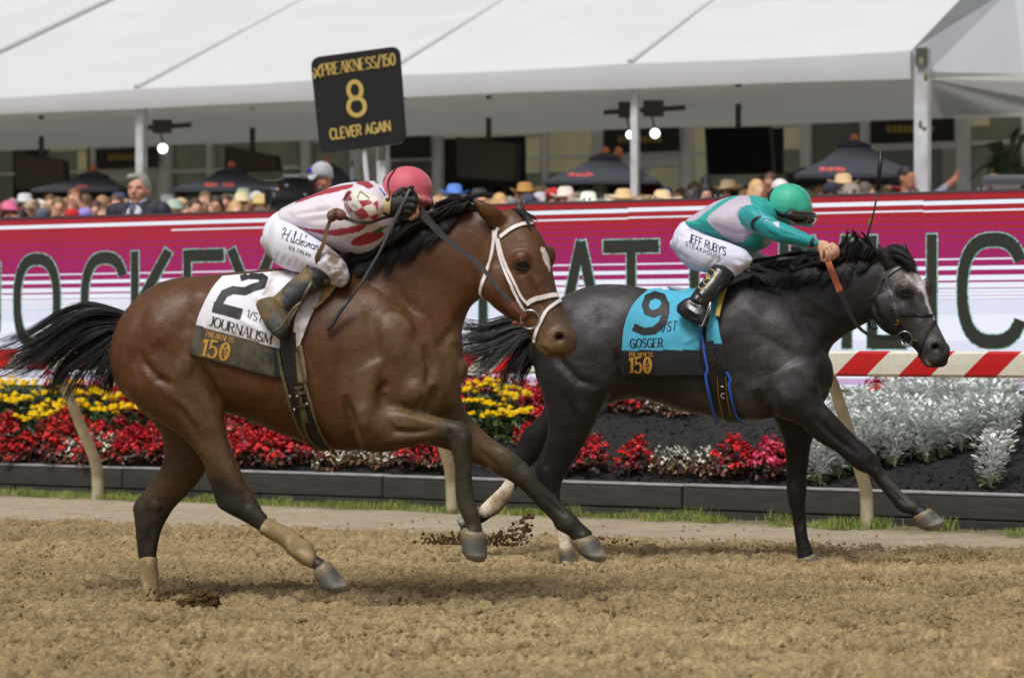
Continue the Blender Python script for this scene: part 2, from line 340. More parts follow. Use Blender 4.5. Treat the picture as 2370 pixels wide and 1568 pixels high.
g_legs = [
 (-.15, [(1885, 830, 1770, 880, .09), (1897, 885, 1785, 945, .105), (1905, 925, 1806, 965, .092), (1926, 953, 1851, 985, .075), (1959, 986, 1894, 1022, .06), (1985, 1012, 1930, 1043, .052),
         (2011, 1035, 1960, 1066, .048), (2032, 1062, 1985, 1087, .046), (2050, 1096, 2010, 1097, .04), (2062, 1112, 2027, 1115, .031), (2080, 1130, 2048, 1143, .027),
         (2105, 1151, 2066, 1166, .03), (2125, 1163, 2080, 1182, .035), (2134, 1168, 2104, 1190, .03), (2150, 1176, 2116, 1197, .042)]),
 (.12, [(1890, 920, 1780, 930, .08), (1888, 970, 1792, 970, .075), (1884, 1010, 1812, 1010, .06), (1877, 1030, 1816, 1040, .052), (1871, 1077, 1820, 1080, .045), (1868, 1110, 1820, 1110, .045),
        (1867, 1145, 1823, 1150, .045), (1864, 1175, 1830, 1180, .036), (1866, 1200, 1835, 1210, .028), (1870, 1239, 1839, 1239, .029), (1877, 1262, 1843, 1266, .034), (1886, 1286, 1846, 1295, .042)]),
 (-.15, [(1260, 800, 1430, 760, .1), (1245, 860, 1445, 830, .125), (1252, 905, 1436, 885, .125), (1262, 945, 1405, 925, .11), (1270, 985, 1374, 985, .085), (1263, 1020, 1358, 1018, .07),
         (1250, 1049, 1340, 1048, .057), (1240, 1072, 1324, 1073, .05), (1237, 1092, 1305, 1106, .045), (1246, 1120, 1297, 1135, .036), (1262, 1165, 1300, 1165, .029), (1278, 1200, 1315, 1198, .03),
         (1283, 1228, 1322, 1226, .036), (1290, 1250, 1322, 1248, .033), (1294, 1272, 1325, 1270, .04)]),
 (.13, [(1270, 890, 1400, 880, .1), (1258, 945, 1380, 930, .09), (1237, 974, 1320, 990, .075), (1209, 999, 1285, 1030, .06), (1200, 1025, 1262, 1050, .05), (1194, 1046, 1240, 1068, .045),
        (1188, 1066, 1225, 1084, .04), (1176, 1092, 1210, 1110, .031), (1161, 1121, 1188, 1139, .03), (1142, 1140, 1175, 1160, .031), (1118, 1163, 1155, 1187, .036), (1105, 1177, 1135, 1199, .032),
        (1093, 1186, 1118, 1210, .04)])]
g_extra = [(2052, 714, -.09, 38, 42, .036), (2096, 672, -.115, 22, 18, .028), (2141, 672, .03, 16, 32, .035, 15), (2163, 803, -.145, 22, 18, .02, -30), (2184, 808, -.05, 16, 18, .03),
           (1850, 900, -.12, 42, 42, .08), (1790, 790, -.16, 62, 75, .06), (1370, 830, -.2, 68, 60, .07), (1890, 890, .05, 30, 48, .12), (2160, 838, -.11, 20, 12, .04)]
g_ears = [[(2080, 606, 2050, 622, .02, -.06), (2066, 590, 2040, 604, .021, -.07), (2046, 574, 2034, 581, .014, -.08), (2030, 558, 2027, 561, .004, -.085)],
          [(2110, 596, 2085, 592, .018, .05), (2103, 576, 2087, 576, .016, .055), (2094, 561, 2090, 562, .004, .06)]]
g_str = [
 ([(1280, 790), (1300, 840), (1340, 880), (1390, 895)], 9, -11), ([(1420, 800), (1436, 850), (1445, 905)], 9, -14), ([(1300, 700), (1288, 770)], 14, -7), ([(1380, 800)], 34, 9),
 ([(1400, 690), (1395, 760)], 16, -6), ([(1300, 900), (1330, 970), (1320, 1040)], 10, -8), ([(1355, 930), (1340, 1000)], 14, 7),
 ([(1745, 900), (1770, 950), (1800, 968)], 9, -14), ([(1735, 790), (1745, 900)], 14, -8), ([(1790, 880), (1830, 950)], 14, 8), ([(1830, 850), (1870, 900), (1905, 930)], 9, -8),
 ([(1720, 700), (1760, 740), (1830, 760)], 14, 8), ([(1780, 690), (1850, 730), (1900, 745)], 10, -8), ([(1740, 760), (1800, 800), (1850, 830)], 10, -8), ([(1760, 800), (1790, 860)], 24, 8),
 ([(1860, 680), (1920, 720), (1960, 740)], 10, 7), ([(1930, 760), (1905, 800), (1880, 840)], 10, -10), ([(1895, 820), (1885, 880)], 10, 7), ([(1830, 700), (1860, 760), (1880, 800)], 12, -6),
 ([(1880, 960), (1930, 1010), (1990, 1055)], 7, -9), ([(1900, 940), (1960, 1000)], 8, 6), ([(2010, 1060), (2030, 1090)], 6, -5), ([(2050, 1120), (2100, 1170)], 4, -5),
 ([(2018, 690), (2030, 730), (2050, 755)], 6, -8), ([(2085, 700), (2100, 740), (2112, 775)], 6, 5), ([(2108, 694), (2130, 742)], 6, -8), ([(2120, 690), (2142, 740)], 4, 4), ([(2078, 662), (2094, 656), (2112, 664)], 3.5, 5), ([(2066, 700), (2085, 755)], 6, 6), ([(2120, 640), (2135, 665)], 6, -3), ([(2080, 662), (2110, 660)], 6, 4),
 ([(2145, 834), (2160, 846), (2180, 842)], 3, -6, 9), ([(2165, 803)], 7.5, -24), ([(2156, 790), (2174, 793)], 5, 5), ([(2110, 790), (2130, 815)], 5, -4), ([(2105, 740), (2120, 780)], 4, -4),
 ([(1680, 780), (1700, 860), (1720, 940)], 16, -5), ([(1560, 900), (1620, 940)], 18, -5),
 ([(1270, 1030), (1262, 1090)], 6, -6), ([(1295, 1090), (1285, 1150)], 5, -5), ([(1835, 1050), (1838, 1130)], 5, -5, .4, .02), ([(1855, 1160), (1852, 1230)], 4, -5, .4, .02)]
def coat_noise(me, amp=.0022):
    v = coords(me); n = normals(me)
    set_co(me, v+n*((vnoise(v, 9)+.6*vnoise(v, 19, 5)+.25*vnoise(v, 45, 9))*amp)[:, None])
bay_me = fuse('body', horse_body(FB, b_torso, b_neck, b_head, 26, b_legs, b_extra, b_ears), .008, 9); coat_noise(bay_me); sculpt(bay_me, b_str, FB, ka=1.45, kw=1.12)
grey_me = fuse('body', horse_body(FG, g_torso, g_neck, g_head, 26, g_legs, g_extra, g_ears), .008, 9); coat_noise(grey_me, .003); sculpt(grey_me, g_str, FG, ka=1.6, kw=1.1)
def sstep(x, a, b): t = np.clip((x-a)/(b-a), 0, 1); return t*t*(3-2*t)
def paint_bay(me):
    v = coords(me); q = px_of(v); la = FB.lat(v); n = normals(me)
    brown = srgb(86, 55, 30); c = np.tile(np.array(brown), (len(v), 1))
    nz = vnoise(v, 5)*.5+vnoise(v, 13, 3)*.3+vnoise(v, 37, 7)*.2
    c = c*(1+.26*nz)[:, None]
    dusty = srgb(110, 94, 64); black = srgb(22, 21, 20); red = srgb(78, 42, 20)
    c = blend(c, red, .35*np.clip(vnoise(v, 4, 11), 0, 1))
    for line, s, a in (([(880, 760), (960, 860), (1010, 900)], 60, .35), ([(1060, 800), (1030, 900)], 45, .45), ([(900, 950), (1000, 980)], 40, .55), ([(440, 860), (470, 960), (520, 1080)], 45, .45),
                       ([(1100, 990), (1200, 1080)], 45, .5), ([(1300, 770), (1270, 800)], 36, .65), ([(1150, 560), (1120, 600)], 30, .15), ([(360, 1060), (400, 1120)], 45, .3), ([(820, 860), (830, 950)], 40, .35)):
        c = blend(c, dusty, a*np.exp(-(pdist(q, line)/s)**2)*(1+.3*nz).clip(0, 1.2))
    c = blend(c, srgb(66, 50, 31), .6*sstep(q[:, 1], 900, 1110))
    # black points: lower legs, ear rims
    def along(line, s): return np.exp(-(pdist(q, line)/s)**4)
    hindn = along([(500, 1080), (520, 1165), (600, 1215), (760, 1320)], 62)*sstep(q[:, 1]+.35*(560-q[:, 0]), 1105, 1160)*(la < .0)
    hindf = sstep(q[:, 1]-.25*(q[:, 0]-340), 1110, 1190)*(la > .02)*(q[:, 0] < 470)
    fn = along([(1000, 990), (1075, 1010), (1075, 1240)], 62)*sstep(q[:, 0]+.4*(q[:, 1]-990), 985, 1045)*(la < 0)
    ff = sstep(q[:, 0]+.6*q[:, 1], 1150+620, 1215+640)*(la > .02)*(q[:, 0] > 1095)*(q[:, 1] > 985)
    drk = blend(np.tile(np.array(black), (len(v), 1)), srgb(84, 78, 62), .45*np.clip(.5+nz, 0, 1))
    for a in (hindn*.96, hindf*.93, fn*.92, ff*.93): c = c*(1-a[:, None])+drk*a[:, None]
    c = blend(c, black, .7*np.exp(-(pdist(q, [(505, 1120), (520, 1175), (560, 1195)])/26)**2)*(la < 0))
    c = blend(c, srgb(70, 58, 48), .5*np.exp(-(pdist(q, [(1262, 640), (1300, 740), (1322, 790)])/20)**2))
    c = blend(c, srgb(14, 10, 9), np.exp(-(np.hypot((q[:, 0]-1295)/15, (q[:, 1]-780)/10))**4)*(la < -.05))
    c = blend(c, srgb(38, 28, 22), .8*np.exp(-(pdist(q, [(1252, 801), (1275, 822), (1303, 819)])/2.5)**2))
    c = blend(c, srgb(30, 22, 18), .75*np.exp(-(np.hypot((q[:, 0]-1208)/21, (q[:, 1]-614)/14))**4))
    c = blend(c, srgb(26, 20, 18), .8*np.exp(-(pdist(q, [(1096, 468), (1106, 490), (1122, 514), (1140, 532)])/4)**2)*(q[:, 0] < 1150))
    c = blend(c, srgb(60, 48, 42), .8*np.exp(-(np.hypot((q[:, 0]-1204)/16, (q[:, 1]-482)/18))**4))
    st = [(1250, 580), (1258, 572), (1262, 584), (1272, 596), (1276, 612), (1272, 640), (1266, 618), (1256, 600)]
    star = [(1250, 571), (1258, 572), (1266, 584), (1271, 595), (1273, 611), (1274, 632), (1266, 614), (1257, 601)]
    q2 = q+np.stack([vnoise(v, 90), vnoise(v, 90, 4)], 1)*1.5
    c[inpoly(q2, star) & (q[:, 1] < 640)] = srgb(212, 200, 186)
    c = blend(c, srgb(160, 140, 105), .6*np.exp(-(pdist(q, [(1131, 1083), (1139, 1092)])/5)**2)*(la > 0))
    set_col(me, np.clip(c, 0, 1))
def paint_grey(me):
    v = coords(me); q = px_of(v); la = FG.lat(v)
    base = srgb(37, 33, 33); c = np.tile(np.array(base), (len(v), 1))
    nz = vnoise(v, 6)*.5+vnoise(v, 15, 3)*.35+vnoise(v, 40, 7)*.2
    dap = np.clip(vnoise(v, 17, 2)+.2, 0, 1)
    c = c*(1+.5*nz)[:, None]
    lite = srgb(116, 110, 112); black = srgb(20, 18, 20)
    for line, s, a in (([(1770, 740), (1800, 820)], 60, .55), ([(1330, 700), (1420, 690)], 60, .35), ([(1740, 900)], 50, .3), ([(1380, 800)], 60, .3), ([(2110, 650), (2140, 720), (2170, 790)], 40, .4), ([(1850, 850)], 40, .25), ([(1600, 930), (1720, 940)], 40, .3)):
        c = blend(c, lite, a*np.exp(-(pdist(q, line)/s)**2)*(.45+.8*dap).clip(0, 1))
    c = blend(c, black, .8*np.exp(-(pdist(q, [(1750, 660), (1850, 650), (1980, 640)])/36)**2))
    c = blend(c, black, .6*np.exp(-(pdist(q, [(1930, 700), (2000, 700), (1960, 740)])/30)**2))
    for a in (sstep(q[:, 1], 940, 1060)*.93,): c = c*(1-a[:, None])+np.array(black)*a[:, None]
    c = blend(c, srgb(92, 84, 76), .6*np.exp(-(pdist(q, [(2050, 1105), (2110, 1165)])/12)**2)*(la < 0))
    c = blend(c, srgb(120, 104, 92), .5*np.exp(-(pdist(q, [(2075, 630), (2120, 660)])/18)**2))
    q2 = q+np.stack([vnoise(v, 70), vnoise(v, 70, 4)], 1)*3
    w_ = np.exp(-(pdist(q2, [(2108, 638), (2124, 648), (2134, 662)])/11)**4)
    w_ = w_*(q[:, 0] < 2142); c = blend(c, srgb(215, 210, 212), w_*.9)
    c = blend(c, srgb(205, 200, 200), .85*np.exp(-(pdist(q2, [(2134, 655), (2143, 685), (2152, 712), (2164, 735)])/5)**4))
    c = blend(c, srgb(12, 8, 9), np.exp(-(np.hypot((q[:, 0]-2166)/13, (q[:, 1]-803)/9))**4)*(la < -.05))
    c = blend(c, srgb(150, 130, 115), .7*np.exp(-(pdist(q2, [(2143, 834), (2152, 843)])/5)**2))
    c = blend(c, srgb(24, 20, 20), .75*np.exp(-(np.hypot((q[:, 0]-2096)/17, (q[:, 1]-677)/9))**4))
    # white socks behind, stained with dirt
    sock = lambda line, s: np.exp(-(pdist(q2, line)/s)**6)
    st = blend(np.tile(np.array(srgb(216, 204, 182)), (len(v), 1)), srgb(136, 106, 66), np.clip(.25+vnoise(v, 22)*.9, 0, 1))
    a = np.maximum(sock([(1174, 1130), (1140, 1160), (1132, 1168)], 25)*(la > 0), sock([(1300, 1225), (1308, 1270)], 26))*((q[:, 0] < 1190)*(la > 0)+(q[:, 1] > 1205)*(q[:, 0] < 1340)).clip(0, 1)
    c = c*(1-a[:, None])+st*a[:, None]
    set_col(me, np.clip(c, 0, 1))
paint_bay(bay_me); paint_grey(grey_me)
m_bay = mat('bay coat', rough=.46, vcol=True, nscale=38, namt=.2, bscale=75, bump=.3, bdist=.005, spec=.32, sheen=.0, detail=6)
m_grey = mat('grey coat', rough=.5, vcol=True, nscale=120, namt=.45, bscale=75, bump=.3, bdist=.005, spec=.34, detail=3)
bay = thing('horse', 'bay racehorse galloping in front with white bridle and white number cloth', 'horse')
grey = thing('horse', 'dark grey racehorse galloping ahead under a turquoise number cloth', 'horse')
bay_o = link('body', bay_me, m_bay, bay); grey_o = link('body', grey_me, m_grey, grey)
BB = bvh(bay_me); GB = bvh(grey_me)
# eyes
m_eye = mat('dark eye', srgb(10, 7, 6), rough=.1, spec=.4)
for pr, B, x, y, r_, o in ((bay, BB, 1210, 614, .026, -.017), (grey, GB, 2096, 677, .024, -.016)):
    p, n_ = hit(B, x, y, o); g = G(); g.ball(p, (r_*1.15, r_*.8, r_*.92), 18); g.build('eye', m_eye, pr, True)
m_lid = mat('eyelid', srgb(34, 26, 22), rough=.5)
def on_line(B, pts, off, k=6): 
    out = []
    for x, y in cr(pts, k):
        p, n_ = hit(B, x, y, off)
        if p is not None: out.append((p, n_))
    return out
for pr, B, cx, cy, rx, ry, rr in ((bay, BB, 1210, 613, 13, 10, .0045), (grey, GB, 2097, 676, 12.5, 8, .004)):
    up = [(cx-rx, cy+2), (cx-rx*.5, cy-ry*.8), (cx+rx*.2, cy-ry), (cx+rx*.9, cy-ry*.2), (cx+rx*1.15, cy+ry*.6)]
    lo = [(cx-rx, cy+2), (cx-rx*.4, cy+ry*.75), (cx+rx*.4, cy+ry*.9), (cx+rx*1.15, cy+ry*.6)]
    for l in (up, lo):
        g = G(); q = [a for a, _ in on_line(B, l, .003)]; g.tube(q, [rr*(.4+.6*math.sin(math.pi*(i+.5)/len(q))) for i in range(len(q))], 8); g.build('eyelid', m_lid, pr, True)
# hooves
m_hoof = mat('hoof', vcol=True, rough=.38, nscale=40, namt=.15, bscale=150, bump=.3)
def hoof(fr, lat, tf, th, bf, bh, wt, wb, pr, toe=(150, 120, 90)):
    secs = []; cols = []
    for t in (0, .15, .32, .5, .75, .93, 1.0):
        e = 1.0 if t < .95 else .96
        f = [tf[i]+(bf[i]-tf[i])*t for i in (0, 1)]; h = [th[i]+(bh[i]-th[i])*t for i in (0, 1)]
        cxx = [(f[i]+h[i])/2 for i in (0, 1)]; f = [cxx[i]+(f[i]-cxx[i])*e for i in (0, 1)]; h = [cxx[i]+(h[i]-cxx[i])*e for i in (0, 1)]
        secs.append((f[0], f[1], h[0], h[1], (wt+(wb-wt)*t)*e))
    vs, fs = loft(fr, secs, lat, k=2, n=20); me = mesh('hoof', vs, fs, True)
    v = coords(me); q = px_of(v); ax = np.array([(bf[0]+bh[0]-tf[0]-th[0])/2, (bf[1]+bh[1]-tf[1]-th[1])/2]); o = np.array([(tf[0]+th[0])/2, (tf[1]+th[1])/2])
    t = ((q-o) @ ax)/(ax @ ax); c = np.tile(np.array(srgb(86, 82, 78)), (len(v), 1))
    c = blend(c, srgb(120, 106, 82), 1-sstep(t, .14, .34)); c = blend(c, srgb(130, 126, 120), sstep(t, .88, .96))
    dd = ((q-np.array(bf)) @ (np.array(bf)-np.array(bh)))/np.hypot(bf[0]-bh[0], bf[1]-bh[1])
    c = blend(c, srgb(*toe), sstep(dd, -20, -6)*sstep(t, .4, .7)*.55)
    c = c*(1+.12*vnoise(v, 60))[:, None]; set_col(me, np.clip(c, 0, 1)); link('hoof', me, m_hoof, pr)
hoof(FB, -.15, (764, 1300), (727, 1330), (806, 1354), (744, 1360), .045, .062, bay, (168, 142, 108))
hoof(FB, -.15, (1126, 1238), (1064, 1230), (1128, 1290), (1070, 1278), .045, .058, bay, (100, 98, 98))
hoof(FB, .12, (1384, 1243), (1322, 1254), (1405, 1288), (1341, 1281), .045, .062, bay, (166, 142, 112))
hoof(FB, .13, (385, 1412), (335, 1418), (405, 1450), (345, 1455), .045, .06, bay)
hoof(FG, -.15, (2156, 1177), (2113, 1199), (2186, 1206), (2130, 1223), .045, .06, grey, (130, 125, 125))
hoof(FG, .12, (1890, 1284), (1844, 1294), (1905, 1318), (1848, 1325), .042, .056, grey)
hoof(FG, -.15, (1328, 1270), (1292, 1274), (1340, 1304), (1296, 1308), .042, .056, grey)
hoof(FG, .13, (1113, 1211), (1090, 1188), (1078, 1224), (1061, 1196), .042, .056, grey, (90, 88, 84))
# ------------------------------------------------------------------ ground, kerb, bed, rail, screen
KO = Vector((-4.03, 20.14, 0)); KU = Vector((.844, -.536, 0)).normalized(); KV = Vector((.536, .844, 0)).normalized()
def K(s, t, z=0): return KO+KU*s+KV*t+Vector((0, 0, z))
def Kinv(X, Y): dx, dy = X-KO.x, Y-KO.y; return dx*KU.x+dy*KU.y, dx*KV.x+dy*KV.y
def tled(s): return 1.37+(s+1.31)*.1474
def zbed(s, t):
    tl = np.maximum(tled(s)-.15, .5); f = np.clip(t/tl, 0, 1); z = .19+.62*f**.85
    return np.where(t > tl, .81+np.clip((t-tl)/6, 0, 1)*.5, z)
def bedpt(x, y):
    for i in range(900):
        d = 15+i*.012; p = P(x, y, d); s, t = Kinv(p.x, p.y)
        if t > .02 and p.z <= float(zbed(s, t)): return p, s, t
    return None, None, None
m_dirt = mat('track dirt', vcol=True, rough=.95, spec=.15, nscale=75, namt=.30, bscale=130, bump=1.0, bdist=.016, detail=8)
def ground():
    xs = np.arange(-5.4, 5.4, .0145); ys = np.concatenate([np.arange(7.8, 14.6, .019), np.arange(14.6, 21.6, .034)])
    X, Y = np.meshgrid(xs, ys); n, m = X.shape; X = X.ravel(); Y = Y.ravel(); v = np.stack([X, Y, 0*X], 1)
    s, t = Kinv(X, Y); tb = -2.37+(s-2.26)*.17+.05*vnoise(v, 3)+.02*vnoise(v, 12, 4)
    loose = np.clip((tb-t)/.12, 0, 1)
    h = 0.5*vnoise(v, 2.2)*.018
    a = vnoise(v*[1, .8, 1], 7, 1); b = vnoise(v*[1, .9, 1], 15, 2); c = vnoise(v*[1, 1, 1], 31, 3); d = vnoise(v, 46, 7)
    big = -np.clip(-vnoise(v*[.8, 1, 1], 3.1, 9)-.3, 0, 1)*.06
    e = vnoise(v, 70, 8); wn = np.random.rand(len(v))-.5; h = h+loose*wn*.009+loose*(a*.018+b*.016+np.abs(c)*.024+d*.017+e*.009+big)+(1-loose)*(.004*c+.006*b*vnoise(v, 3, 3))
    h += .006*loose+np.clip(t+.55, 0, .5)*.05
    rut = np.exp(-((t-(tb+.42))/.05)**2)*.012; h -= rut*(1-loose)
    v[:, 2] = h
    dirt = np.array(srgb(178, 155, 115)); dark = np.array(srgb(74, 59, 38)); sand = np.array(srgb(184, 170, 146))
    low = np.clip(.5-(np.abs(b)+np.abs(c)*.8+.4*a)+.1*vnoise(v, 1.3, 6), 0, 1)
    streak = np.clip(.35+.9*vnoise(v*[.35, 1.6, 1], 1.8, 8), 0, 1)
    c1 = dirt[None, :]*(1+.12*vnoise(v*[.4, 1, 1], 1.1, 5)+.22*wn)[:, None]; low = np.clip(.35-.7*(b*.5+np.abs(c)-.3+d*.6+e*.4)-.9*wn, 0, 1); c1 = blend(c1, dark, np.clip(low*.8+streak*.3, 0, .9)*.9)  # shade of the pits painted into the dirt colour, over random dark streaks
    c2 = sand[None, :]*(1+.08*vnoise(v, 5, 2)+.06*c)[:, None]; c2 = blend(c2, srgb(140, 116, 82), np.clip(.2+.7*vnoise(v*[1, 2.5, 1], 6, 3), 0, 1)*.35+.25*np.exp(-((t-(tb+.42))/.06)**2))
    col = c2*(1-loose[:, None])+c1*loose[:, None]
    col = blend(col, srgb(96, 92, 48), np.clip((t+.34)/.2, 0, 1)*.5)
    idx = np.arange(n*m).reshape(n, m); f = np.stack([idx[:-1, :-1], idx[:-1, 1:], idx[1:, 1:], idx[1:, :-1]], -1).reshape(-1, 4)
    # keep to the track side of the kerb
    tt = t[f].max(1); f = f[tt < .03]
    me = bpy.data.meshes.new('ground'); me.vertices.add(len(v)); me.vertices.foreach_set('co', v.astype(np.float32).ravel())
    me.loops.add(len(f)*4); me.loops.foreach_set('vertex_index', f.ravel().astype(np.int32)); me.polygons.add(len(f))
    me.polygons.foreach_set('loop_start', np.arange(0, len(f)*4, 4, dtype=np.int32)); me.polygons.foreach_set('loop_total', np.full(len(f), 4, np.int32))
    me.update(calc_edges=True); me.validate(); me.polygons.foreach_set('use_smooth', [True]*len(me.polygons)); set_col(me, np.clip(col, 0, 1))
    tag(link('dirt_track', me, m_dirt), kind='structure')
ground()
g = G(); g.add([(-600, -60, -.09), (600, -60, -.09), (600, 900, -.09), (-600, 900, -.09)], [(0, 1, 2, 3)])
tag(g.build('ground', mat('far ground', srgb(150, 122, 84), .95, nscale=3, namt=.2)), kind='structure')
# clods of dirt lying on and thrown above the track
def clod_mesh(r):
    g = G(); rr = random.random
    g.ball((0, 0, 0), 1, 6); v = np.array(g.v); v *= (1+.35*np.random.rand(len(v), 1)); return v, g.f
def clods(name, pts, mt, kindlabel=None):
    V = []; F = []; o = 0; protos = [clod_mesh(1) for _ in range(6)]
    for p, r in pts:
        v, f = protos[random.randrange(6)]; a = random.random()*6.28; ca, sa = math.cos(a), math.sin(a)
        M = np.array([[ca, -sa, 0], [sa, ca, 0], [0, 0, .75+.3*random.random()]]); V.append(v @ M.T*r+np.array(p)); F += [tuple(i+o for i in q) for q in f]; o += len(v)
    return link(name, mesh(name, np.vstack(V), F, False), mt)
m_clod = mat('dirt clod', srgb(142, 121, 86), .95, nscale=30, namt=.4, bscale=150, bump=.6, spec=.1)
m_clodd = mat('thrown dirt', srgb(88, 70, 46), .95, nscale=30, namt=.4, bscale=150, bump=.6, spec=.1)
pts = []
while len(pts) < 17000:
    Y = 8.2+8.8*random.random()**1.2; X = (random.random()-.5)*.5*Y*1.02; s, t = Kinv(X, Y); tb = -2.37+(s-2.26)*.17
    if t > tb+.08: 
        if random.random() > .06 or t > -.3: continue
    r = .003+.0075*random.random()**3*(1+.9*(random.random() < .03)); pts.append(((X, Y, .012+r*.4), r))
tag(clods('dirt_clods', pts, m_clod), kind='stuff')
pts = []
for i in range(900):   # mound thrown up at the trailing hind foot of the bay
    u = random.random(); x = 372+(502-372)*u; hgt = (12+42*u**1.4*(1 if u < .85 else (1-u)/.15*.6+.4)); y = 1410-hgt*random.random()**1.2; 
    pts.append((P(x+random.gauss(0, 3), y, 11.0+.06*random.random()), .005+.010*random.random()**2))
for i in range(60): pts.append((P(random.gauss(430, 60), 1385-abs(random.gauss(0, 22)), 11.3), .003+.004*random.random()))
tag(clods('flying_dirt', pts, m_clodd), kind='stuff')
pts = []
for i in range(330):
    u = random.random(); x = 1120+110*u; y = 1262-(10+70*u)*random.random()**.9; pts.append((FG.p(x+random.gauss(0, 4), y, random.uniform(-.1, .2)), .0025+.010*random.random()**3))
for i in range(150): x = random.gauss(1040, 30); pts.append((FG.p(x, 1258-abs(random.gauss(0, 11)), .1), .004+.006*random.random()))
for i in range(40): pts.append((FG.p(random.uniform(1330, 1480), 1262-abs(random.gauss(0, 8)), 0), .003+.005*random.random()))
tag(clods('flying_dirt', pts, m_clodd), kind='stuff')
# kerb of dark timber sleepers, two courses high
m_slp = mat('painted dark timber', srgb(60, 58, 54), .8, nscale=5, namt=.35, bscale=40, bump=.5, bdist=.01, stretch=(1, 1, 6), detail=8)
m_cap = mat('weathered timber top', srgb(150, 148, 150), .8, nscale=9, namt=.3, bscale=60, bump=.5, detail=8)
kerb = thing('timber_kerb', 'low dark timber edging between the dirt track and the flower bed', 'edging', loc=K(4, 0))
def kbox(name, s0, s1, t0, t1, z0, z1, m, pr):
    g = G(); g.obox(K(s0, t0, z0), KU*(s1-s0), KV*(t1-t0), (0, 0, z1-z0)); o = g.build(name, m); 
    b = o.modifiers.new('b', 'BEVEL'); b.width = .008; b.segments = 2; o.parent = pr; o.matrix_parent_inverse = pr.matrix_world.inverted() if False else Matrix.Translation(-pr.location); return o
s = -6.0; i = 0
while s < 15:
    L_ = 2.42; kbox('sleeper', s+.006, s+L_-.006, 0, .09, .085, .226+.003*(i % 2), m_slp, kerb); kbox('cap_board', s+.02, s+L_+.012, -.006, .1, .228+.003*(i % 2), .246+.003*(i % 2), m_cap, kerb)
    kbox('sleeper', s-1.1, s+L_-1.11, .004+.004*(i % 2), .09, -.12, .079, m_slp, kerb); s += L_; i += 1
# mulch bed and bank
m_mulch = mat('dark mulch', srgb(36, 33, 33), .9, nscale=40, namt=.6, bscale=90, bump=1.0, bdist=.03, detail=8)
m_lawn = mat('lawn', srgb(66, 88, 34), .9, nscale=30, namt=.4, bscale=120, bump=1, bdist=.03, detail=8)
def sheet(name, s0, s1, t0, t1, ds, dt, m, rough, off=0.0):
    ss = np.arange(s0, s1, ds); tt = np.arange(t0, t1, dt); A, B = np.meshgrid(ss, tt); n, k = A.shape; A = A.ravel(); B = B.ravel()
    z = zbed(A, B)+off; v = np.array(KO)[None, :]+A[:, None]*np.array(KU)+B[:, None]*np.array(KV); v[:, 2] = z
    v[:, 2] += rough*(vnoise(v, 14)+.8*vnoise(v, 30, 2)+.5*vnoise(v, 60, 3)); idx = np.arange(n*k).reshape(n, k)
    f = np.stack([idx[:-1, :-1], idx[:-1, 1:], idx[1:, 1:], idx[1:, :-1]], -1).reshape(-1, 4)
    return tag(link(name, mesh(name, v, f.tolist(), True), m), kind='structure')
sheet('flower_bed', -3, 12, .05, 2.3, .03, .022, m_mulch, .010)
sheet('grass_bank', -40, 50, 1.1, 60, .6, .4, m_lawn, 0, -.012)
ss_ = np.arange(-30, 40, 2.0); V = []
for s_ in ss_:
    for tt_ in (float(tled(s_))+1.0, float(tled(s_))+5.85, 40.0): p_ = K(s_, tt_); V.append((p_.x, p_.y, float(zbed(s_, tt_))+.012))
tag(link('terrace', mesh('terrace', V, [(3*i+k, 3*i+3+k, 3*i+4+k, 3*i+1+k) for i in range(len(ss_)-1) for k in (0, 1)]), mat('added bounce floor', srgb(206, 204, 198), .8, nscale=2, namt=.08)), kind='structure')  # unseen pale floor, added to bounce light onto the pavilion and tent ceiling
# bark pieces of the mulch
g = G()
for i in range(9000):
    s = random.uniform(-.5, 9.6); t = .08+2.1*random.random()**1.3; z = float(zbed(s, t)); p = K(s, t, z+.012)
    a = random.random()*6.28; l = .012+.022*random.random(); l *= .55; d1 = Vector((math.cos(a), math.sin(a), random.uniform(-.4, .6))).normalized()*l; d2 = Vector((-math.sin(a), math.cos(a), random.uniform(-.5, .5))).normalized()*l*.4
    g.add([p-d1-d2, p+d1-d2, p+d1+d2, p-d1+d2], [(0, 1, 2, 3)])
tag(g.build('mulch_bark', m_mulch), kind='stuff')
# grass growing along the foot of the kerb
m_grass = mat('grass blades', vcol=True, rough=.7)
def blades(name, n, place, hmin, hmax):
    V = []; F = []; Cc = []; o = 0
    for i in range(n):
        p, hs_ = place(); h = random.uniform(hmin, hmax)*hs_; a = random.random()*6.28; w_ = .0018+.0018*random.random(); d = Vector((math.cos(a), math.sin(a), 0)); lean = Vector((random.gauss(0, .35), random.gauss(0, .35), 0))*h
        b = p; V += [b-d*w_, b+d*w_, b+lean*.4+Vector((0, 0, h*.6))+d*w_*.7, b+lean*.4+Vector((0, 0, h*.6))-d*w_*.7, b+lean+Vector((0, 0, h))]
        F += [(o, o+1, o+2, o+3), (o+3, o+2, o+4)]; o += 5
        y = random.random(); c = [srgb(108, 132, 48), srgb(134, 156, 66), srgb(168, 174, 96), srgb(190, 178, 124)][min(3, int(y*y*4.2))]; Cc += [c]*5
    me = mesh(name, V, F, False, None, Cc); return tag(link(name, me, m_grass), kind='stuff')
tuft = [(random.uniform(-1.5, 10.5), random.uniform(-.34, -.06), random.uniform(.5, 1.5)) for _ in range(70)]
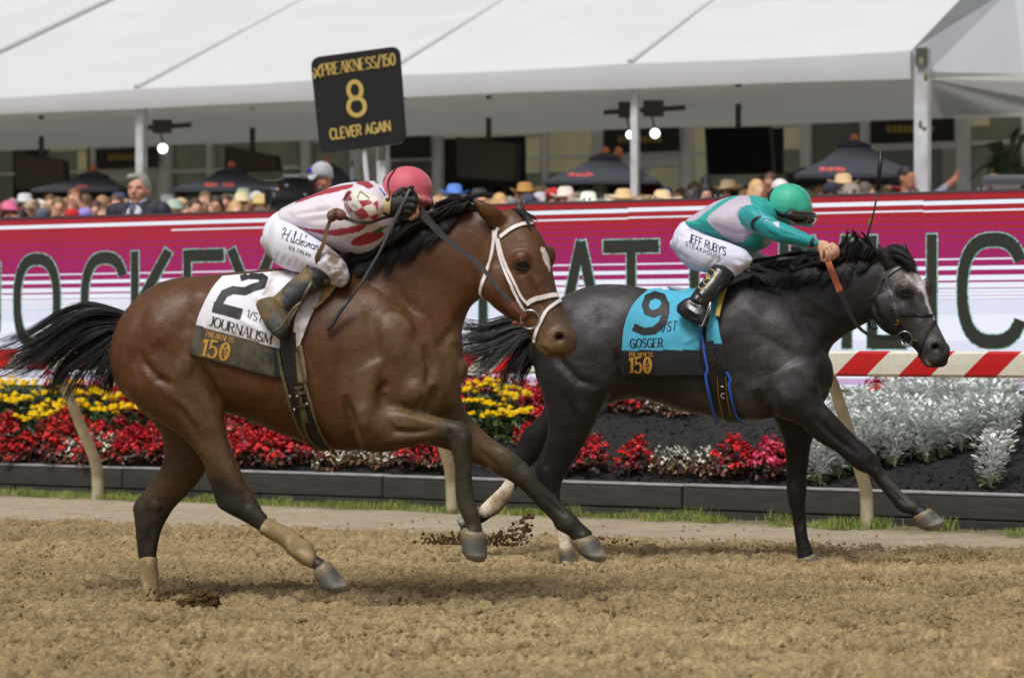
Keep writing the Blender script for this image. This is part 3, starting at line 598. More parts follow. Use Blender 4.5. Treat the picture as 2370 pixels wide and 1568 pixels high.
def gp():
    s = random.uniform(-1.5, 10.5); dens = .5+.5*math.sin(s*2.1)+.4*math.sin(s*5.3+1)
    if s > 6.4 and random.random() < .93 or random.random() < .35:
        q = random.choice(tuft); s = q[0]+random.gauss(0, .05); t = q[1]+random.gauss(0, .03); hs_ = q[2]
    else: t = -.05-.26*random.random()**.8*(1 if s < 5 else .7); hs_ = .55+.3*max(0, dens)
    return K(s, min(t, -.01), .02), hs_
blades('grass_verge', 19000, gp, .022, .07)
def gp2():
    s = random.uniform(-1.5, 10.8); t = tled(s)-random.uniform(-.35, .42); return K(s, t, float(zbed(s, t))-.01), 1
blades('grass_strip', 9000, gp2, .04, .09)
# ---- running rail
m_paint = mat('painted board', vcol=True, rough=.45, nscale=25, namt=.08, bscale=60, bump=.15)
m_post = mat('cream painted tube', srgb(188, 176, 146), .55, nscale=14, namt=.22, bscale=60, bump=.2)
rail = thing('running_rail', 'red and cream diagonally striped running rail on curved cream posts', 'rail', loc=K(4, -.25))
def child(o, pr): o.parent = pr; o.matrix_parent_inverse = Matrix.Translation(-pr.location); return o
def rail_z(s): return 1.146-.003*(s+.5), .995-.0032*(s+.5)
TR = -.80
red, cream = srgb(190, 24, 26), srgb(216, 212, 196)
per = .205; i0 = -30; prof = [(0, 0), (-.018, .10), (-.020, .5), (-.018, .90), (0, 1.0), (.045, 1.0), (.045, 0)]
V = []; F = []; Cc = []
for i in range(i0, 90):
    c = red if i % 2 else cream; ring = []
    for j in (0, 1):
        for (dt, f) in prof:
            s_ = (i+j)*per+.16*f; z1, z0 = rail_z(s_); V.append(K(s_, TR+dt, z0+(z1-z0)*f)); Cc.append(c)
    o = len(V)-14
    for k in range(7): F.append((o+k, o+7+k, o+7+(k+1) % 7, o+(k+1) % 7))
me = mesh('board', V, F, False, None, Cc); child(link('board', me, m_paint), rail)
g = G(); z1, z0 = rail_z(0)
g.obox(K(-6, TR+.047, 1.0), KU*24, KV*.05, (0, 0, .05)); child(g.build('rail_backing', m_post), rail)
for pts, wd in (([(138, 868), (165, 930), (187, 985), (206, 1030), (220, 1066), (226, 1100), (226, 1170)], .046), ([(965, 868), (990, 930), (1012, 990), (1030, 1046), (1041, 1083), (1045, 1118), (1046, 1190)], .042),
                ([(1920, 868), (1938, 915), (1958, 979), (1988, 1077), (2002, 1125), (2006, 1160), (2007, 1232)], .042)):
    g = G(); xb = pts[-1][0]; kb = (xb-CX)/FPX; db = (17.58-.25*1.185)/(1+.635*kb); k0 = (pts[0][0]-CX)/FPX; dt_ = (17.58+(TR+.06)*1.185)/(1+.635*k0); q = []
    for x, y in cr(pts, 4):
        f = (y-pts[0][1])/(pts[-1][1]-pts[0][1]); q.append(P(x, y, dt_+(db-dt_)*min(1, f*1.3)))
    g.tube(q, [wd*(.82+.2*i/len(q)) for i in range(len(q))], 16); child(g.build('post', m_post, smooth=True), rail)
# ---- LED screen
def led_d(x): return 20.04/(1+.4455*(x-CX)/FPX)
LZ1, LZ0 = 2.275, .845
def led_pt(x, f, off=0.0):
    d = led_d(x); X = (x-CX)/FPX*d; n = Vector((-.407, -.9135, 0)); return Vector((X, d, (LZ1-.022*(1-min(1, max(0, x/1300))))*(1-f)+LZ0*f))+n*off
screen = thing('led_screen', 'long low LED advertising screen behind the flower bed with red, magenta and white bands', 'screen', loc=led_pt(1185, 1))
RED, MAG, WHT, DRK = srgb(164, 22, 34), srgb(156, 18, 96), srgb(236, 240, 252), srgb(130, 20, 50)
MIX = srgb(166, 24, 74); LAV = srgb(222, 226, 244); MAU = srgb(196, 168, 206)
bands = [(0, .012, srgb(120, 30, 40)), (.012, .038, RED), (.038, .06, WHT), (.06, .086, RED), (.086, .095, WHT), (.095, .12, RED), (.12, .135, MIX), (.135, .15, RED), (.15, .165, MAG), (.165, .18, RED), (.18, .2, MAG), (.2, .21, RED), (.21, .236, MAG), (.236, .244, RED), (.244, .262, MAG),
         (.262, .29, MAG), (.29, .3, MIX), (.3, .335, MAG), (.335, .343, WHT), (.343, .374, MAG), (.374, .394, WHT), (.394, .42, MAG), (.42, .447, WHT), (.447, .457, MAG), (.457, .485, WHT), (.485, .489, DRK),
         (.489, .505, WHT), (.505, .508, MAU), (.508, .522, WHT), (.522, .525, srgb(190, 110, 160)), (.525, .54, WHT), (.54, .543, MAU), (.543, .62, LAV), (.62, .75, WHT), (.75, .86, LAV), (.86, .945, WHT), (.945, .955, MAU), (.955, .978, None), (.978, 1, WHT)]
V = []; F = []; Cc = []; seams = list(range(-400, 2900, 62))
for a, b in zip(seams[:-1], seams[1:]):
    tint = 1+random.uniform(-.02, .02); st = .004 if 1400 > a > 900 or a > 2120 else 0
    for f0, f1, c in bands:
        if c is None: c = MAU if a > 1200 else WHT
        if f0 == .086 and a < 400: c = MIX
        if c == RED and a < 600: c = srgb(166, 26, 42)
        n = len(V); sh = st if .02 < f0 < .3 else 0; g0, g1 = f0+sh, f1+sh
        V += [led_pt(a, g0, .06), led_pt(b, g0, .06), led_pt(b, g1, .06), led_pt(a, g1, .06)]; F.append((n, n+3, n+2, n+1)); Cc += [tuple(q*tint for q in c)]*4
me = mesh('screen_face', V, F, False, None, Cc)
m_led = bpy.data.materials.new('led face'); m_led.use_nodes = True; t_ = m_led.node_tree; b_ = t_.nodes['Principled BSDF']; b_.inputs['Base Color'].default_value = (.02, .02, .02, 1); b_.inputs['Roughness'].default_value = .8; b_.inputs['Specular IOR Level'].default_value = .1
a_ = t_.nodes.new('ShaderNodeAttribute'); a_.attribute_name = 'Col'; tc_ = t_.nodes.new('ShaderNodeTexCoord'); wv = t_.nodes.new('ShaderNodeTexWave'); wv.bands_direction = 'Z'; wv.inputs['Scale'].default_value = 24; 
wv2 = t_.nodes.new('ShaderNodeTexWave'); wv2.bands_direction = 'X'; wv2.inputs['Scale'].default_value = 24
t_.links.new(tc_.outputs['Object'], wv.inputs[0]); t_.links.new(tc_.outputs['Object'], wv2.inputs[0]); ml = t_.nodes.new('ShaderNodeMath'); ml.operation = 'ADD'; t_.links.new(wv.outputs['Fac'], ml.inputs[0]); t_.links.new(wv2.outputs['Fac'], ml.inputs[1])
mr_ = t_.nodes.new('ShaderNodeMapRange'); mr_.inputs[1].default_value = 0; mr_.inputs[2].default_value = 2; mr_.inputs[3].default_value = .60; mr_.inputs[4].default_value = .76; t_.links.new(ml.outputs[0], mr_.inputs[0])
t_.links.new(a_.outputs['Color'], b_.inputs['Emission Color']); t_.links.new(mr_.outputs[0], b_.inputs['Emission Strength'])
child(link('screen_face', me, m_led), screen)
m_frame = mat('screen frame', srgb(70, 70, 76), .5); m_cab = mat('screen cabinet', srgb(30, 30, 32), .6)
n_ = Vector((-.407, -.9135, 0)); u_ = Vector((.9135, -.407, 0))
for a, b in zip(seams[:-1:2], seams[2::2]):
    p0 = led_pt(a, 1, -.06); p1 = led_pt(b, 1, -.06); g = G(); g.obox(p0, (p1-p0)*.995, n_*.118, (0, 0, LZ1-LZ0-.002)); child(g.build('cabinet', m_cab), screen)
g = G(); p0 = led_pt(-400, 0, -.06); p1 = led_pt(2838, 0, -.06); g.obox(p0, p1-p0, n_*.125, (0, 0, .014)); child(g.build('top_edge', m_frame), screen)
for x in range(-320, 2800, 152):
    for dx in (0, 13):
        g = G(); g.tube([led_pt(x+dx, 0, 0)+Vector((0, 0, .014)), led_pt(x+dx, 0, 0)+Vector((0, 0, .034))], .008, 8); child(g.build('bolt', mat('bright bolt', srgb(200, 200, 205), .25, metal=.8)), screen)
for x in range(-300, 2800, 330):
    g = G(); p = led_pt(x, 1, -.05); g.obox(p-Vector((0, 0, .35)), u_*.06, n_*.06, (0, 0, .36)); child(g.build('support_leg', m_cab), screen)
# vertical letters of the screen: strokes in unit boxes
def stroke_poly(pts, w, closed=False):
    """flat ribbon of width w through 2-D points"""
    pts = [Vector(p) for p in pts]; n = len(pts); Vv = []
    for i, p in enumerate(pts):
        a = pts[(i-1) % n] if closed or i else p; b = pts[(i+1) % n] if closed or i < n-1 else p
        d1 = (p-a).normalized() if (p-a).length > 1e-6 else (b-p).normalized(); d2 = (b-p).normalized() if (b-p).length > 1e-6 else d1
        t = (d1+d2); t = t.normalized() if t.length > 1e-6 else d1; nn = Vector((-t.y, t.x)); k = 1/max(.45, nn.dot(Vector((-d1.y, d1.x)))); Vv += [p+nn*w/2*k, p-nn*w/2*k]
    Ff = [(2*i, 2*i+1, 2*i+3, 2*i+2) for i in range(n-1)]
    if closed: Ff.append((2*n-2, 2*n-1, 1, 0))
    return Vv, Ff
def arc(cx, cy, rx, ry, a0, a1, n=14): return [(cx+rx*math.cos(R(a0+(a1-a0)*i/n)), cy+ry*math.sin(R(a0+(a1-a0)*i/n))) for i in range(n+1)]
# glyphs: y up, height 1, natural width given; strokes = lists of points
GL = {
 'A': (.72, [[(0, 0), (.36, 1)], [(.36, 1), (.72, 0)], [(.13, .36), (.59, .36)]]), 'B': (.62, [[(0, 0), (0, 1)], [(0, 1), (.3, 1)]+arc(.34, .76, .2, .24, 90, -90)+[(0, .52)], [(0, .52), (.3, .52)]+arc(.36, .26, .26, .26, 90, -90)+[(0, 0)]]),
 'C': (.68, [arc(.36, .5, .36, .5, 42, 318, 22)]), 'D': (.68, [[(0, 0), (0, 1)], [(0, 1)]+arc(.28, .5, .4, .5, 90, -90, 16)+[(0, 0)]]), 'E': (.56, [[(0, 0), (0, 1)], [(0, 1), (.56, 1)], [(0, .52), (.46, .52)], [(0, 0), (.56, 0)]]),
 'F': (.54, [[(0, 0), (0, 1)], [(0, 1), (.54, 1)], [(0, .52), (.44, .52)]]), 'G': (.72, [arc(.36, .5, .36, .5, 42, 345, 22), [(.72, 0), (.72, .45)], [(.45, .45), (.72, .45)]]), 'H': (.66, [[(0, 0), (0, 1)], [(.66, 0), (.66, 1)], [(0, .52), (.66, .52)]]),
 'I': (0.0, [[(0, 0), (0, 1)]]), 'J': (.34, [[(.34, 1), (.34, .25)]+arc(.12, .25, .22, .25, 0, -130, 8)]), 'K': (.66, [[(0, 0), (0, 1)], [(0, .38), (.6, 1)], [(.2, .58), (.66, 0)]]), 'L': (.52, [[(0, 1), (0, 0)], [(0, 0), (.52, 0)]]),
 'M': (.82, [[(0, 0), (0, 1)], [(0, 1), (.41, .1)], [(.41, .1), (.82, 1)], [(.82, 1), (.82, 0)]]), 'N': (.7, [[(0, 0), (0, 1)], [(0, 1), (.7, 0)], [(.7, 0), (.7, 1)]]), 'O': (.74, [arc(.37, .5, .37, .5, 0, 360, 28)]),
 'P': (.56, [[(0, 0), (0, 1)], [(0, 1), (.28, 1)]+arc(.3, .74, .26, .26, 90, -90)+[(0, .48)]]), 'R': (.62, [[(0, 0), (0, 1)], [(0, 1), (.28, 1)]+arc(.3, .75, .25, .25, 90, -90)+[(0, .5)], [(.28, .5), (.62, 0)]]),
 'S': (.54, [arc(.27, .75, .25, .25, 30, 270, 12)+arc(.27, .25, .27, .25, 90, -150, 12)[1:]]), 'T': (.62, [[(.31, 0), (.31, 1)], [(0, 1), (.62, 1)]]), 'U': (.66, [[(0, 1), (0, .32)]+arc(.33, .32, .33, .32, 180, 360, 12)+[(.66, 1)]]),
 'V': (.68, [[(0, 1), (.34, 0)], [(.34, 0), (.68, 1)]]), 'X': (.64, [[(0, 0), (.64, 1)], [(0, 1), (.64, 0)]]), 'Y': (.66, [[(0, 1), (.33, .48)], [(.66, 1), (.33, .48)], [(.33, .48), (.33, 0)]]),
 '0': (.56, [arc(.28, .5, .28, .5, 0, 360, 26)]), '1': (.22, [[(.22, 0), (.22, 1)], [(0, .8), (.22, 1)]]), '2': (.56, [arc(.28, .72, .27, .28, 160, -30, 12)+[(0, 0)], [(0, 0), (.56, 0)]]), '5': (.52, [[(.5, 1), (.08, 1), (.04, .55)]+arc(.24, .33, .28, .33, 120, -150, 14)]),
 '8': (.56, [arc(.28, .75, .22, .25, 0, 360, 20), arc(.28, .26, .28, .26, 0, 360, 20)]), '9': (.56, [arc(.28, .68, .28, .32, 0, 360, 22), [(.56, .68), (.56, .35)]+arc(.28, .3, .28, .3, 0, -150, 10)]), '/': (.4, [[(0, -.1), (.4, 1.08)]]), "'": (.05, [[(.05, 1.02), (0, .78)]]), ' ': (.3, []),
}
def text2d(txt, height, width=None, thick=.14, thin=None, serif=False, gap=.2, slant=0, box=None):
    """flat lettering as lists of (verts, faces) in a box that starts at 0,0; thick and thin are stroke widths as parts of the height"""
    thin = thick if thin is None else thin; x = 0; out = []
    for ch in txt:
        wd, st = GL[ch]; out.append((x, wd, st, ch)); x += wd+gap+(thick*.6 if serif else 0)
    total = x-gap; sx = (width/total if width else height); res = []
    for x0, wd, st, ch in out:
        Vs = []; Fs = []
        for s in st:
            pts = [((x0+p[0])*sx+slant*p[1]*height, p[1]*height) for p in s]
            closed = len(pts) > 3 and (Vector(pts[0])-Vector(pts[-1])).length < 1e-5
            if closed: pts = pts[:-1]
            V2, F2 = stroke_poly(pts, thick*height, closed)
            if thin != thick:
                for i in range(len(pts)):
                    a = Vector(V2[2*i]); b = Vector(V2[2*i+1]); m_ = (a+b)/2; d = (b-a); hor = abs(d.x)/max(d.length, 1e-9); k = thin/thick+(1-thin/thick)*hor
                    if ch in 'AVMN' and len(s) == 2 and s[0] != s[1]:
                        up = (s[1][1]-s[0][1])*(s[1][0]-s[0][0]); k = (1 if up < 0 else thin/thick) if s[0][0] != s[1][0] else (thin/thick if ch in 'MN' and s[0][0] == 0 else 1)
                    V2[2*i] = m_+(a-m_)*k; V2[2*i+1] = m_+(b-m_)*k
            o = len(Vs); Vs += V2; Fs += [tuple(i+o for i in f) for f in F2]
            if serif and ch not in 'CGSO0589':
                for e in (0, -1):
                    px_, py_ = pts[e]; q = s[e]
                    if (q[1] in (0, 1)) and len(pts) > 1 and abs(pts[e][1]-pts[1 if e == 0 else -2][1]) > .3*height:
                        hw = thick*height*1.05; th = thin*height*.9; yy = py_-(th/2 if q[1] == 1 else -th/2)
                        o = len(Vs); Vs += [Vector((px_-hw, yy-th/2)), Vector((px_+hw, yy-th/2)), Vector((px_+hw, yy+th/2)), Vector((px_-hw, yy+th/2))]; Fs.append((o, o+1, o+2, o+3))
            if serif and ch in 'CGS' and not closed:
                px_, py_ = pts[0]; hw = thin*height*.5; o = len(Vs); Vs += [Vector((px_-hw, py_-.1*height)), Vector((px_+hw, py_-.1*height)), Vector((px_+hw, py_+.12*height)), Vector((px_-hw, py_+.12*height))]; Fs.append((o, o+1, o+2, o+3))
        res.append((ch, Vs, Fs))
    return res, total*sx
m_ltr = mat('dark screen lettering', srgb(20, 20, 18), .8, emis=srgb(54, 54, 48), estr=.6, spec=.1); m_frg = mat('screen letter fringe', (.02, .02, .02), .8, emis=srgb(120, 190, 190), estr=.62)
tf = m_frg.node_tree; tcf = tf.nodes.new('ShaderNodeTexCoord'); nf = tf.nodes.new('ShaderNodeTexNoise'); nf.inputs['Scale'].default_value = 45; rf = tf.nodes.new('ShaderNodeValToRGB'); rf.color_ramp.interpolation = 'CONSTANT'
for pz, cz in ((0, srgb(60, 60, 56)), (.36, srgb(80, 170, 165)), (.46, srgb(190, 235, 230)), (.53, srgb(90, 90, 80)), (.58, srgb(110, 190, 150)), (.66, srgb(200, 90, 90))):
    el_ = rf.color_ramp.elements[0] if pz == 0 else (rf.color_ramp.elements.new(pz)); el_.color = (*cz, 1)
rf.color_ramp.elements[-1].color = (*srgb(190, 200, 200), 1)
tf.links.new(tcf.outputs['Object'], nf.inputs[0]); tf.links.new(nf.outputs['Fac'], rf.inputs[0]); tf.links.new(rf.outputs[0], tf.nodes['Principled BSDF'].inputs['Emission Color'])
F1, F0 = .212, .79
for ch, xa, xb in (('J', -60, 3), ('O', 50, 142), ('C', 206, 300), ('K', 322, 408), ('E', 443, 528), ('Y', 544, 640), ('C', 705, 800), ('L', 838, 905), ('U', 950, 1045), ('B', 1126, 1210), ('A', 1300, 1404), ('T', 1404, 1532), ('P', 1614, 1700),
                   ('I', 1821, 1821), ('M', 1880, 1966), ('L', 2024, 2102), ('I', 2162, 2162), ('C', 2232, 2375), ('O', 2420, 2560)):
    wd, st = GL[ch]; Hm = (LZ1-LZ0)*(F0-F1)
    if ch in 'OC': st = [[((.5*wd)+(abs(math.cos(t))**.75*math.copysign(1, math.cos(t)))*.5*wd, .5+(abs(math.sin(t))**.85*math.copysign(1, math.sin(t)))*.5) for t in (np.linspace(0, 2*math.pi, 33) if ch == 'O' else np.linspace(.55, 2*math.pi-.55, 29))]]
    for lay, tw, m_, nm in ((.068, 0, m_ltr, 'letter'), (.064, .018, m_frg, 'letter_fringe')):
        g = G(); o_ = 0
        for k, s in enumerate(st):
            fl_ = len(s) > 2 or s[0][1] == s[-1][1]; q = [(xa+(p[0]/wd if wd else 0)*(xb-xa), (.055+.89*p[1]) if fl_ else p[1]) for p in s]; wpt = [led_pt(x, F0+(F1-F0)*y, 0) for x, y in q]
            flat = [((p-wpt[0]).dot(u_), p.z) for p in wpt]; closed = len(q) > 3 and (Vector(flat[0])-Vector(flat[-1])).length < 1e-4
            V2, F2 = stroke_poly(flat[:-1] if closed else flat, 1, closed)
            for i in range(len(V2)//2):
                a = Vector(V2[2*i]); b = Vector(V2[2*i+1]); mm = (a+b)/2; d = (b-a); hz = abs(d.y)/max(d.length, 1e-9); kk = (.074+.026*hz+tw); V2[2*i] = mm+(a-mm)*kk; V2[2*i+1] = mm+(b-mm)*kk
            if tw and len(flat) < 4:
                V2 = [Vector(v) for v in V2]; d = (Vector(flat[-1])-Vector(flat[0])).normalized()*.012; V2[0] -= d; V2[1] -= d; V2[-1] += d; V2[-2] += d
            g.add([wpt[0]+u_*v[0]+Vector((0, 0, v[1]-wpt[0].z))+n_*(lay+k*.0006) for v in V2], [f[::-1] for f in F2])
        child(g.build(nm, m_), screen)
# ------------------------------------------------------------------ hospitality tent, pavilion front, parasols, sign
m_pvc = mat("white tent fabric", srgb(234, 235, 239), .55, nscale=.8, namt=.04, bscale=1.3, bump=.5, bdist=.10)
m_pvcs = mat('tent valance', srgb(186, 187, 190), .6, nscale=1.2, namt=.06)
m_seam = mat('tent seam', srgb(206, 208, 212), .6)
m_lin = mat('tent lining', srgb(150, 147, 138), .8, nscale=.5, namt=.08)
def translucent(m, k, col):
    """thin cloth that lets part of the daylight through"""
    t = m.node_tree; b = t.nodes['Principled BSDF']; o = t.nodes['Material Output']; tr = t.nodes.new('ShaderNodeBsdfTranslucent'); tr.inputs[0].default_value = (*col, 1)
    mx = t.nodes.new('ShaderNodeMixShader'); mx.inputs[0].default_value = k; t.links.new(b.outputs[0], mx.inputs[1]); t.links.new(tr.outputs[0], mx.inputs[2]); t.links.new(mx.outputs[0], o.inputs['Surface'])
translucent(m_pvc, .25, (.95, .95, .95)); translucent(m_lin, .42, (.8, .79, .75))
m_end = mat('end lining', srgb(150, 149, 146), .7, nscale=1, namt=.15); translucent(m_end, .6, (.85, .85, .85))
EV = Vector((.911, -.412, 0)); EB = Vector((.412, .911, 0))
EO = Vector((-6.37, 31.8, 0))     # eave at picture x = 0
def E(a, b, z): return EO+EV*a+EB*b+Vector((0, 0, z))
def eave_a(x, b=0):               # distance along the eave where picture column x meets the line b behind it
    k = (x-CX)/FPX; o = EO+EB*b; return (k*o.y-o.x)/(EV.x-k*EV.y)
def eave_P(x, y, b=0): a = eave_a(x, b); o = EO+EV*a+EB*b; return P(x, y, o.y)
tent = thing('tent', 'long white hospitality tent with grey valance standing behind the screen', 'tent', loc=E(5, 0, 0))
SL = .39
a1 = eave_a(2108)
def quad(name, ps, m, pr, th=None, subd=0):
    g = G(); g.add(ps, [(0, 1, 2, 3)]); o = g.build(name, m)
    if th: s = o.modifiers.new('s', 'SOLIDIFY'); s.thickness = th; s.offset = 0
    return child(o, pr)
def ztop(a): return 1.1+(820-(224-(a/a1)*106))/FPX*E(a, 0, 0).y
def zbot(a): return 1.1+(820-(267-(a/a1)*84))/FPX*E(a, 0, 0).y
joints = [-9, eave_a(315)-6.4, eave_a(-420), eave_a(315), eave_a(890), eave_a(1458), a1]; joints = [-12, -6.2, eave_a(315)-3.1, eave_a(315), eave_a(885), eave_a(1458), a1]
for ja, jb in zip(joints[:-1], joints[1:]):
    n = 8; V = []; F = []; rows = 9
    for j in range(rows):
        b = 9.0*j/(rows-1)
        for i in range(n+1):
            a = ja+(jb-ja)*i/n; sag = -.10*math.sin(math.pi*i/n)*(1-.5*j/rows)*math.sin(math.pi*min(1, (j+.6)/rows)); V.append(E(a, b, ztop(a)+SL*b+sag-(0.02*math.sin(math.pi*i/n) if j == 0 else 0)))
    F = [(j*(n+1)+i, j*(n+1)+i+1, (j+1)*(n+1)+i+1, (j+1)*(n+1)+i) for j in range(rows-1) for i in range(n)]
    child(link('roof_panel', mesh('roof_panel', V, F, True), m_pvc), tent)
    V = []
    for i in range(n+1):
        a = ja+(jb-ja)*i/n; sg = .03*math.sin(math.pi*i/n); V += [E(a, -.012, ztop(a)-sg*.6), E(a, -.03, (ztop(a)+zbot(a))/2-sg*.6), E(a, -.012, zbot(a)+sg*.3)]
    F = [(3*i+k, 3*i+k+1, 3*i+4+k, 3*i+3+k) for i in range(n) for k in (0, 1)]
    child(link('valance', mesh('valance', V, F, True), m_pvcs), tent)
for x in (315, 885, 1458):
    a = eave_a(x); g = G(); g.tube([E(a, 0, ztop(a)+.02), E(a, 4.5, ztop(a)+SL*4.5-.01), E(a, 9, ztop(a)+SL*9+.02)], .035, 8); child(g.build('rafter_seam', m_seam), tent)
for x in (-250,):
    a = eave_a(x); g = G(); g.tube([E(a, 0, ztop(a)+.02), E(a, 9, ztop(a)+SL*9+.02)], .035, 8); child(g.build('rafter_seam', m_seam), tent)
# hip end to the right of the corner
zc = ztop(a1); zb = zbot(a1)
hip = [eave_P(2108, 118, 0), eave_P(2345, -30, 2.6), eave_P(2700, -30, 5.5), eave_P(2700, 182, 4), eave_P(2370, 172, 2), eave_P(2150, 166, .3)]
g = G(); g.add(hip, [(0, 1, 2, 3, 4, 5)]); child(g.build('end_roof_panel', mat('tent end fabric', srgb(204, 208, 216), .55, nscale=1.5, namt=.05)), tent)
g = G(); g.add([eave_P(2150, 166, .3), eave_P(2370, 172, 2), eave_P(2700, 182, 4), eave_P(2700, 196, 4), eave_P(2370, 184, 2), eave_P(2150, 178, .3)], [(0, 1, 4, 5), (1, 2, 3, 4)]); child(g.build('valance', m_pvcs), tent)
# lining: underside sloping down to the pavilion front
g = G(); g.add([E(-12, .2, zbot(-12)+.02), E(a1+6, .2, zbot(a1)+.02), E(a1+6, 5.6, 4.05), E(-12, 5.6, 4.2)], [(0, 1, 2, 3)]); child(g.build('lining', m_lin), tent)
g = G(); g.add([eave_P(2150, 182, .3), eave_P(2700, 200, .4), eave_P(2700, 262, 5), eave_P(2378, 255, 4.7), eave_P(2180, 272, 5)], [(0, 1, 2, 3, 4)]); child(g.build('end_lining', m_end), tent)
m_pole = mat('tent pole', srgb(196, 196, 200), .4, nscale=6, namt=.25, bscale=30, bump=.2); m_dark = mat('dark fitting', srgb(70, 68, 58), .6)
for x, y0, y1, wpx in ((322, 205, 470, 20), (1467, 152, 450, 17), (2131, 112, 450, 32), (882, 330, 430, 22)):
    p = eave_P(x, y0, .12); q = eave_P(x+4, y1, .12); w_ = wpx/FPX*p.y; q.z = .9; g = G(); g.obox(p-EV*w_/2-Vector((0, 0, p.z-q.z)), EV*w_, EB*w_, (0, 0, p.z-q.z)); child(g.build('pole', m_pole), tent)
    g = G(); h = 42/FPX*p.y; g.obox(p-EV*w_*.42+Vector((0, -.06, -h)), EV*w_*.8, EB*.03, (0, 0, h)); child(g.build('pole_bracket', m_dark), tent)
for (x, y, dx, dz) in ((2128, 150, 14, 30), (2138, 180, -10, 24), (2126, 290, 9, 20), (2135, 300, 12, 12)):
    p = eave_P(x, y, 0); g = G(); g.ball(p+Vector((0, -.12, 0)), (abs(dx)/FPX*28*.5, .05, dz/FPX*28*.5), 8); child(g.build('strap_buckle', mat('dirty strap', srgb(120, 112, 92), .7)), tent)
# pavilion front
pav = thing('pavilion', 'low grey pavilion with glazed front and dark signs under the tent roof', 'building', loc=E(5, 5.6, 0))
BW = 5.6
m_wall = mat('pavilion wall', srgb(214, 214, 204), .8, nscale=1, namt=.08); m_col = mat('pavilion post', srgb(226, 226, 226), .6, nscale=3, namt=.06)
m_cw = mat('cream window reflection', srgb(246, 242, 204), .3, nscale=2, namt=.12, metal=.45); m_gw = mat('window glass', srgb(150, 154, 136), .18, spec=.9, metal=.35, nscale=1.2, namt=.5)  # cream stands for bright reflections in the panes, set as base colour
m_drk = mat('dark interior', srgb(20, 20, 16), .8)
m_sign = mat('dark sign board', srgb(20, 16, 16), .4); m_gold = mat('gold lettering', srgb(150, 126, 58), .4)
def panel(name, x0, y0, x1, y1, m, off=0.0, th=.06, pr=pav):
    """upright slab standing on the pavilion front line, moved off it towards the track"""
    b = BW-off; a, c = eave_a(x0, b), eave_a(x1, b); o = EO+EV*a+EB*b; z0 = CAMH-(y1-HY)/FPX*(EO+EV*((a+c)/2)+EB*b).y; z1 = CAMH-(y0-HY)/FPX*(EO+EV*((a+c)/2)+EB*b).y
    g = G(); g.obox((o.x, o.y, z0), EV*(c-a), EB*th, (0, 0, z1-z0)); return child(g.build(name, m), pr)
panel('wall', -600, 180, 2900, 560, m_wall, -.3, .2)
panel('beam', -600, 260, 2900, 300, m_wall, .0, .1)
for r in ((95, 337, 205, 470, m_gw), (117, 337, 200, 349, m_cw), (180, 350, 200, 410, m_cw), (-60, 345, 30, 470, m_gw), (30, 345, 110, 470, m_drk), (395, 318, 476, 388, m_gw), (490, 316, 690, 388, m_gw), (490, 396, 690, 470, m_gw), (395, 396, 476, 470, m_gw), (716, 330, 805, 400, m_gw),
          (1026, 299, 1250, 316, m_cw), (1218, 318, 1251, 400, m_cw), (1026, 318, 1214, 470, m_drk), (1266, 296, 1370, 360, m_cw), (1266, 366, 1370, 398, m_cw), (1266, 400, 1370, 470, m_gw), (1221, 400, 1251, 470, m_gw),
          (1498, 388, 1566, 455, m_cw), (1603, 286, 1850, 293, m_cw), (1603, 296, 1633, 455, m_cw), (1636, 404, 1850, 470, m_gw), (1815, 296, 1851, 345, m_cw), (1786, 296, 1812, 470, m_drk), (1815, 348, 1850, 470, m_gw), (1873, 281, 1990, 440, mat('grey blind', srgb(112, 114, 104), .7, nscale=2, namt=.05)),
          (2246, 262, 2364, 324, m_gw), (2246, 334, 2364, 470, m_gw), (2246, 266, 2290, 292, m_cw), (2030, 346, 2180, 450, mat('grey door', srgb(120, 122, 118), .6)), (1370, 420, 1500, 470, m_drk), (905, 372, 1000, 470, mat('grey panel', srgb(110, 110, 110), .7)), (1026, 420, 1130, 470, m_drk), (1140, 430, 1170, 470, m_col)):
    panel('window' if r[4] in (m_gw, m_cw, m_drk) else 'door', *r, .05 if r[4] is not m_cw else .09, .03)
for x0, x1, y0 in ((210, 221, 322), (365, 392, 320), (477, 488, 318), (696, 714, 315), (810, 834, 310), (1000, 1020, 305), (1254, 1264, 294), (1374, 1396, 290), (1576, 1602, 286), (1851, 1873, 282), (1990, 2013, 278), (2213, 2244, 262), (2364, 2380, 258), (2420, 2440, 258), (-80, -60, 330), (1566, 1574, 385), (1490, 1497, 385)):
    panel('post', x0, y0, x1, 480, m_col, .16, .12)
for x0, x1, y0, y1 in ((395, 690, 388, 396), (221, 362, 391, 418), (1221, 1370, 360, 366), (901, 1000, 366, 372), (1396, 1574, 354, 386), (2013, 2213, 331, 346), (2246, 2364, 324, 334), (-60, 210, 398, 404), (1603, 1633, 352, 357)):
    panel('rail', x0, y0, x1, y1, m_col, .13, .05)
def flat_text(name, txt, hh, org, ux, uz, m, pr, width=None, thick=.16, nrm=None, eps=.004, **kw):
    """flat lettering as one mesh per word on a plane"""
    res, tw = text2d(txt, hh, width, thick, **kw); g = G(); org, ux, uz = Vector(org), Vector(ux), Vector(uz); n = ux.cross(uz).normalized()
    for k, (ch, vs, fs) in enumerate(res): 
        for v0, f in ((vs, fs),): g.add([org+ux*v[0]+uz*v[1]+n*(eps+(i//2 % 5)*.0002) for i, v in enumerate(v0)], f)
    o = g.build(name, m); return child(o, pr) if pr else o
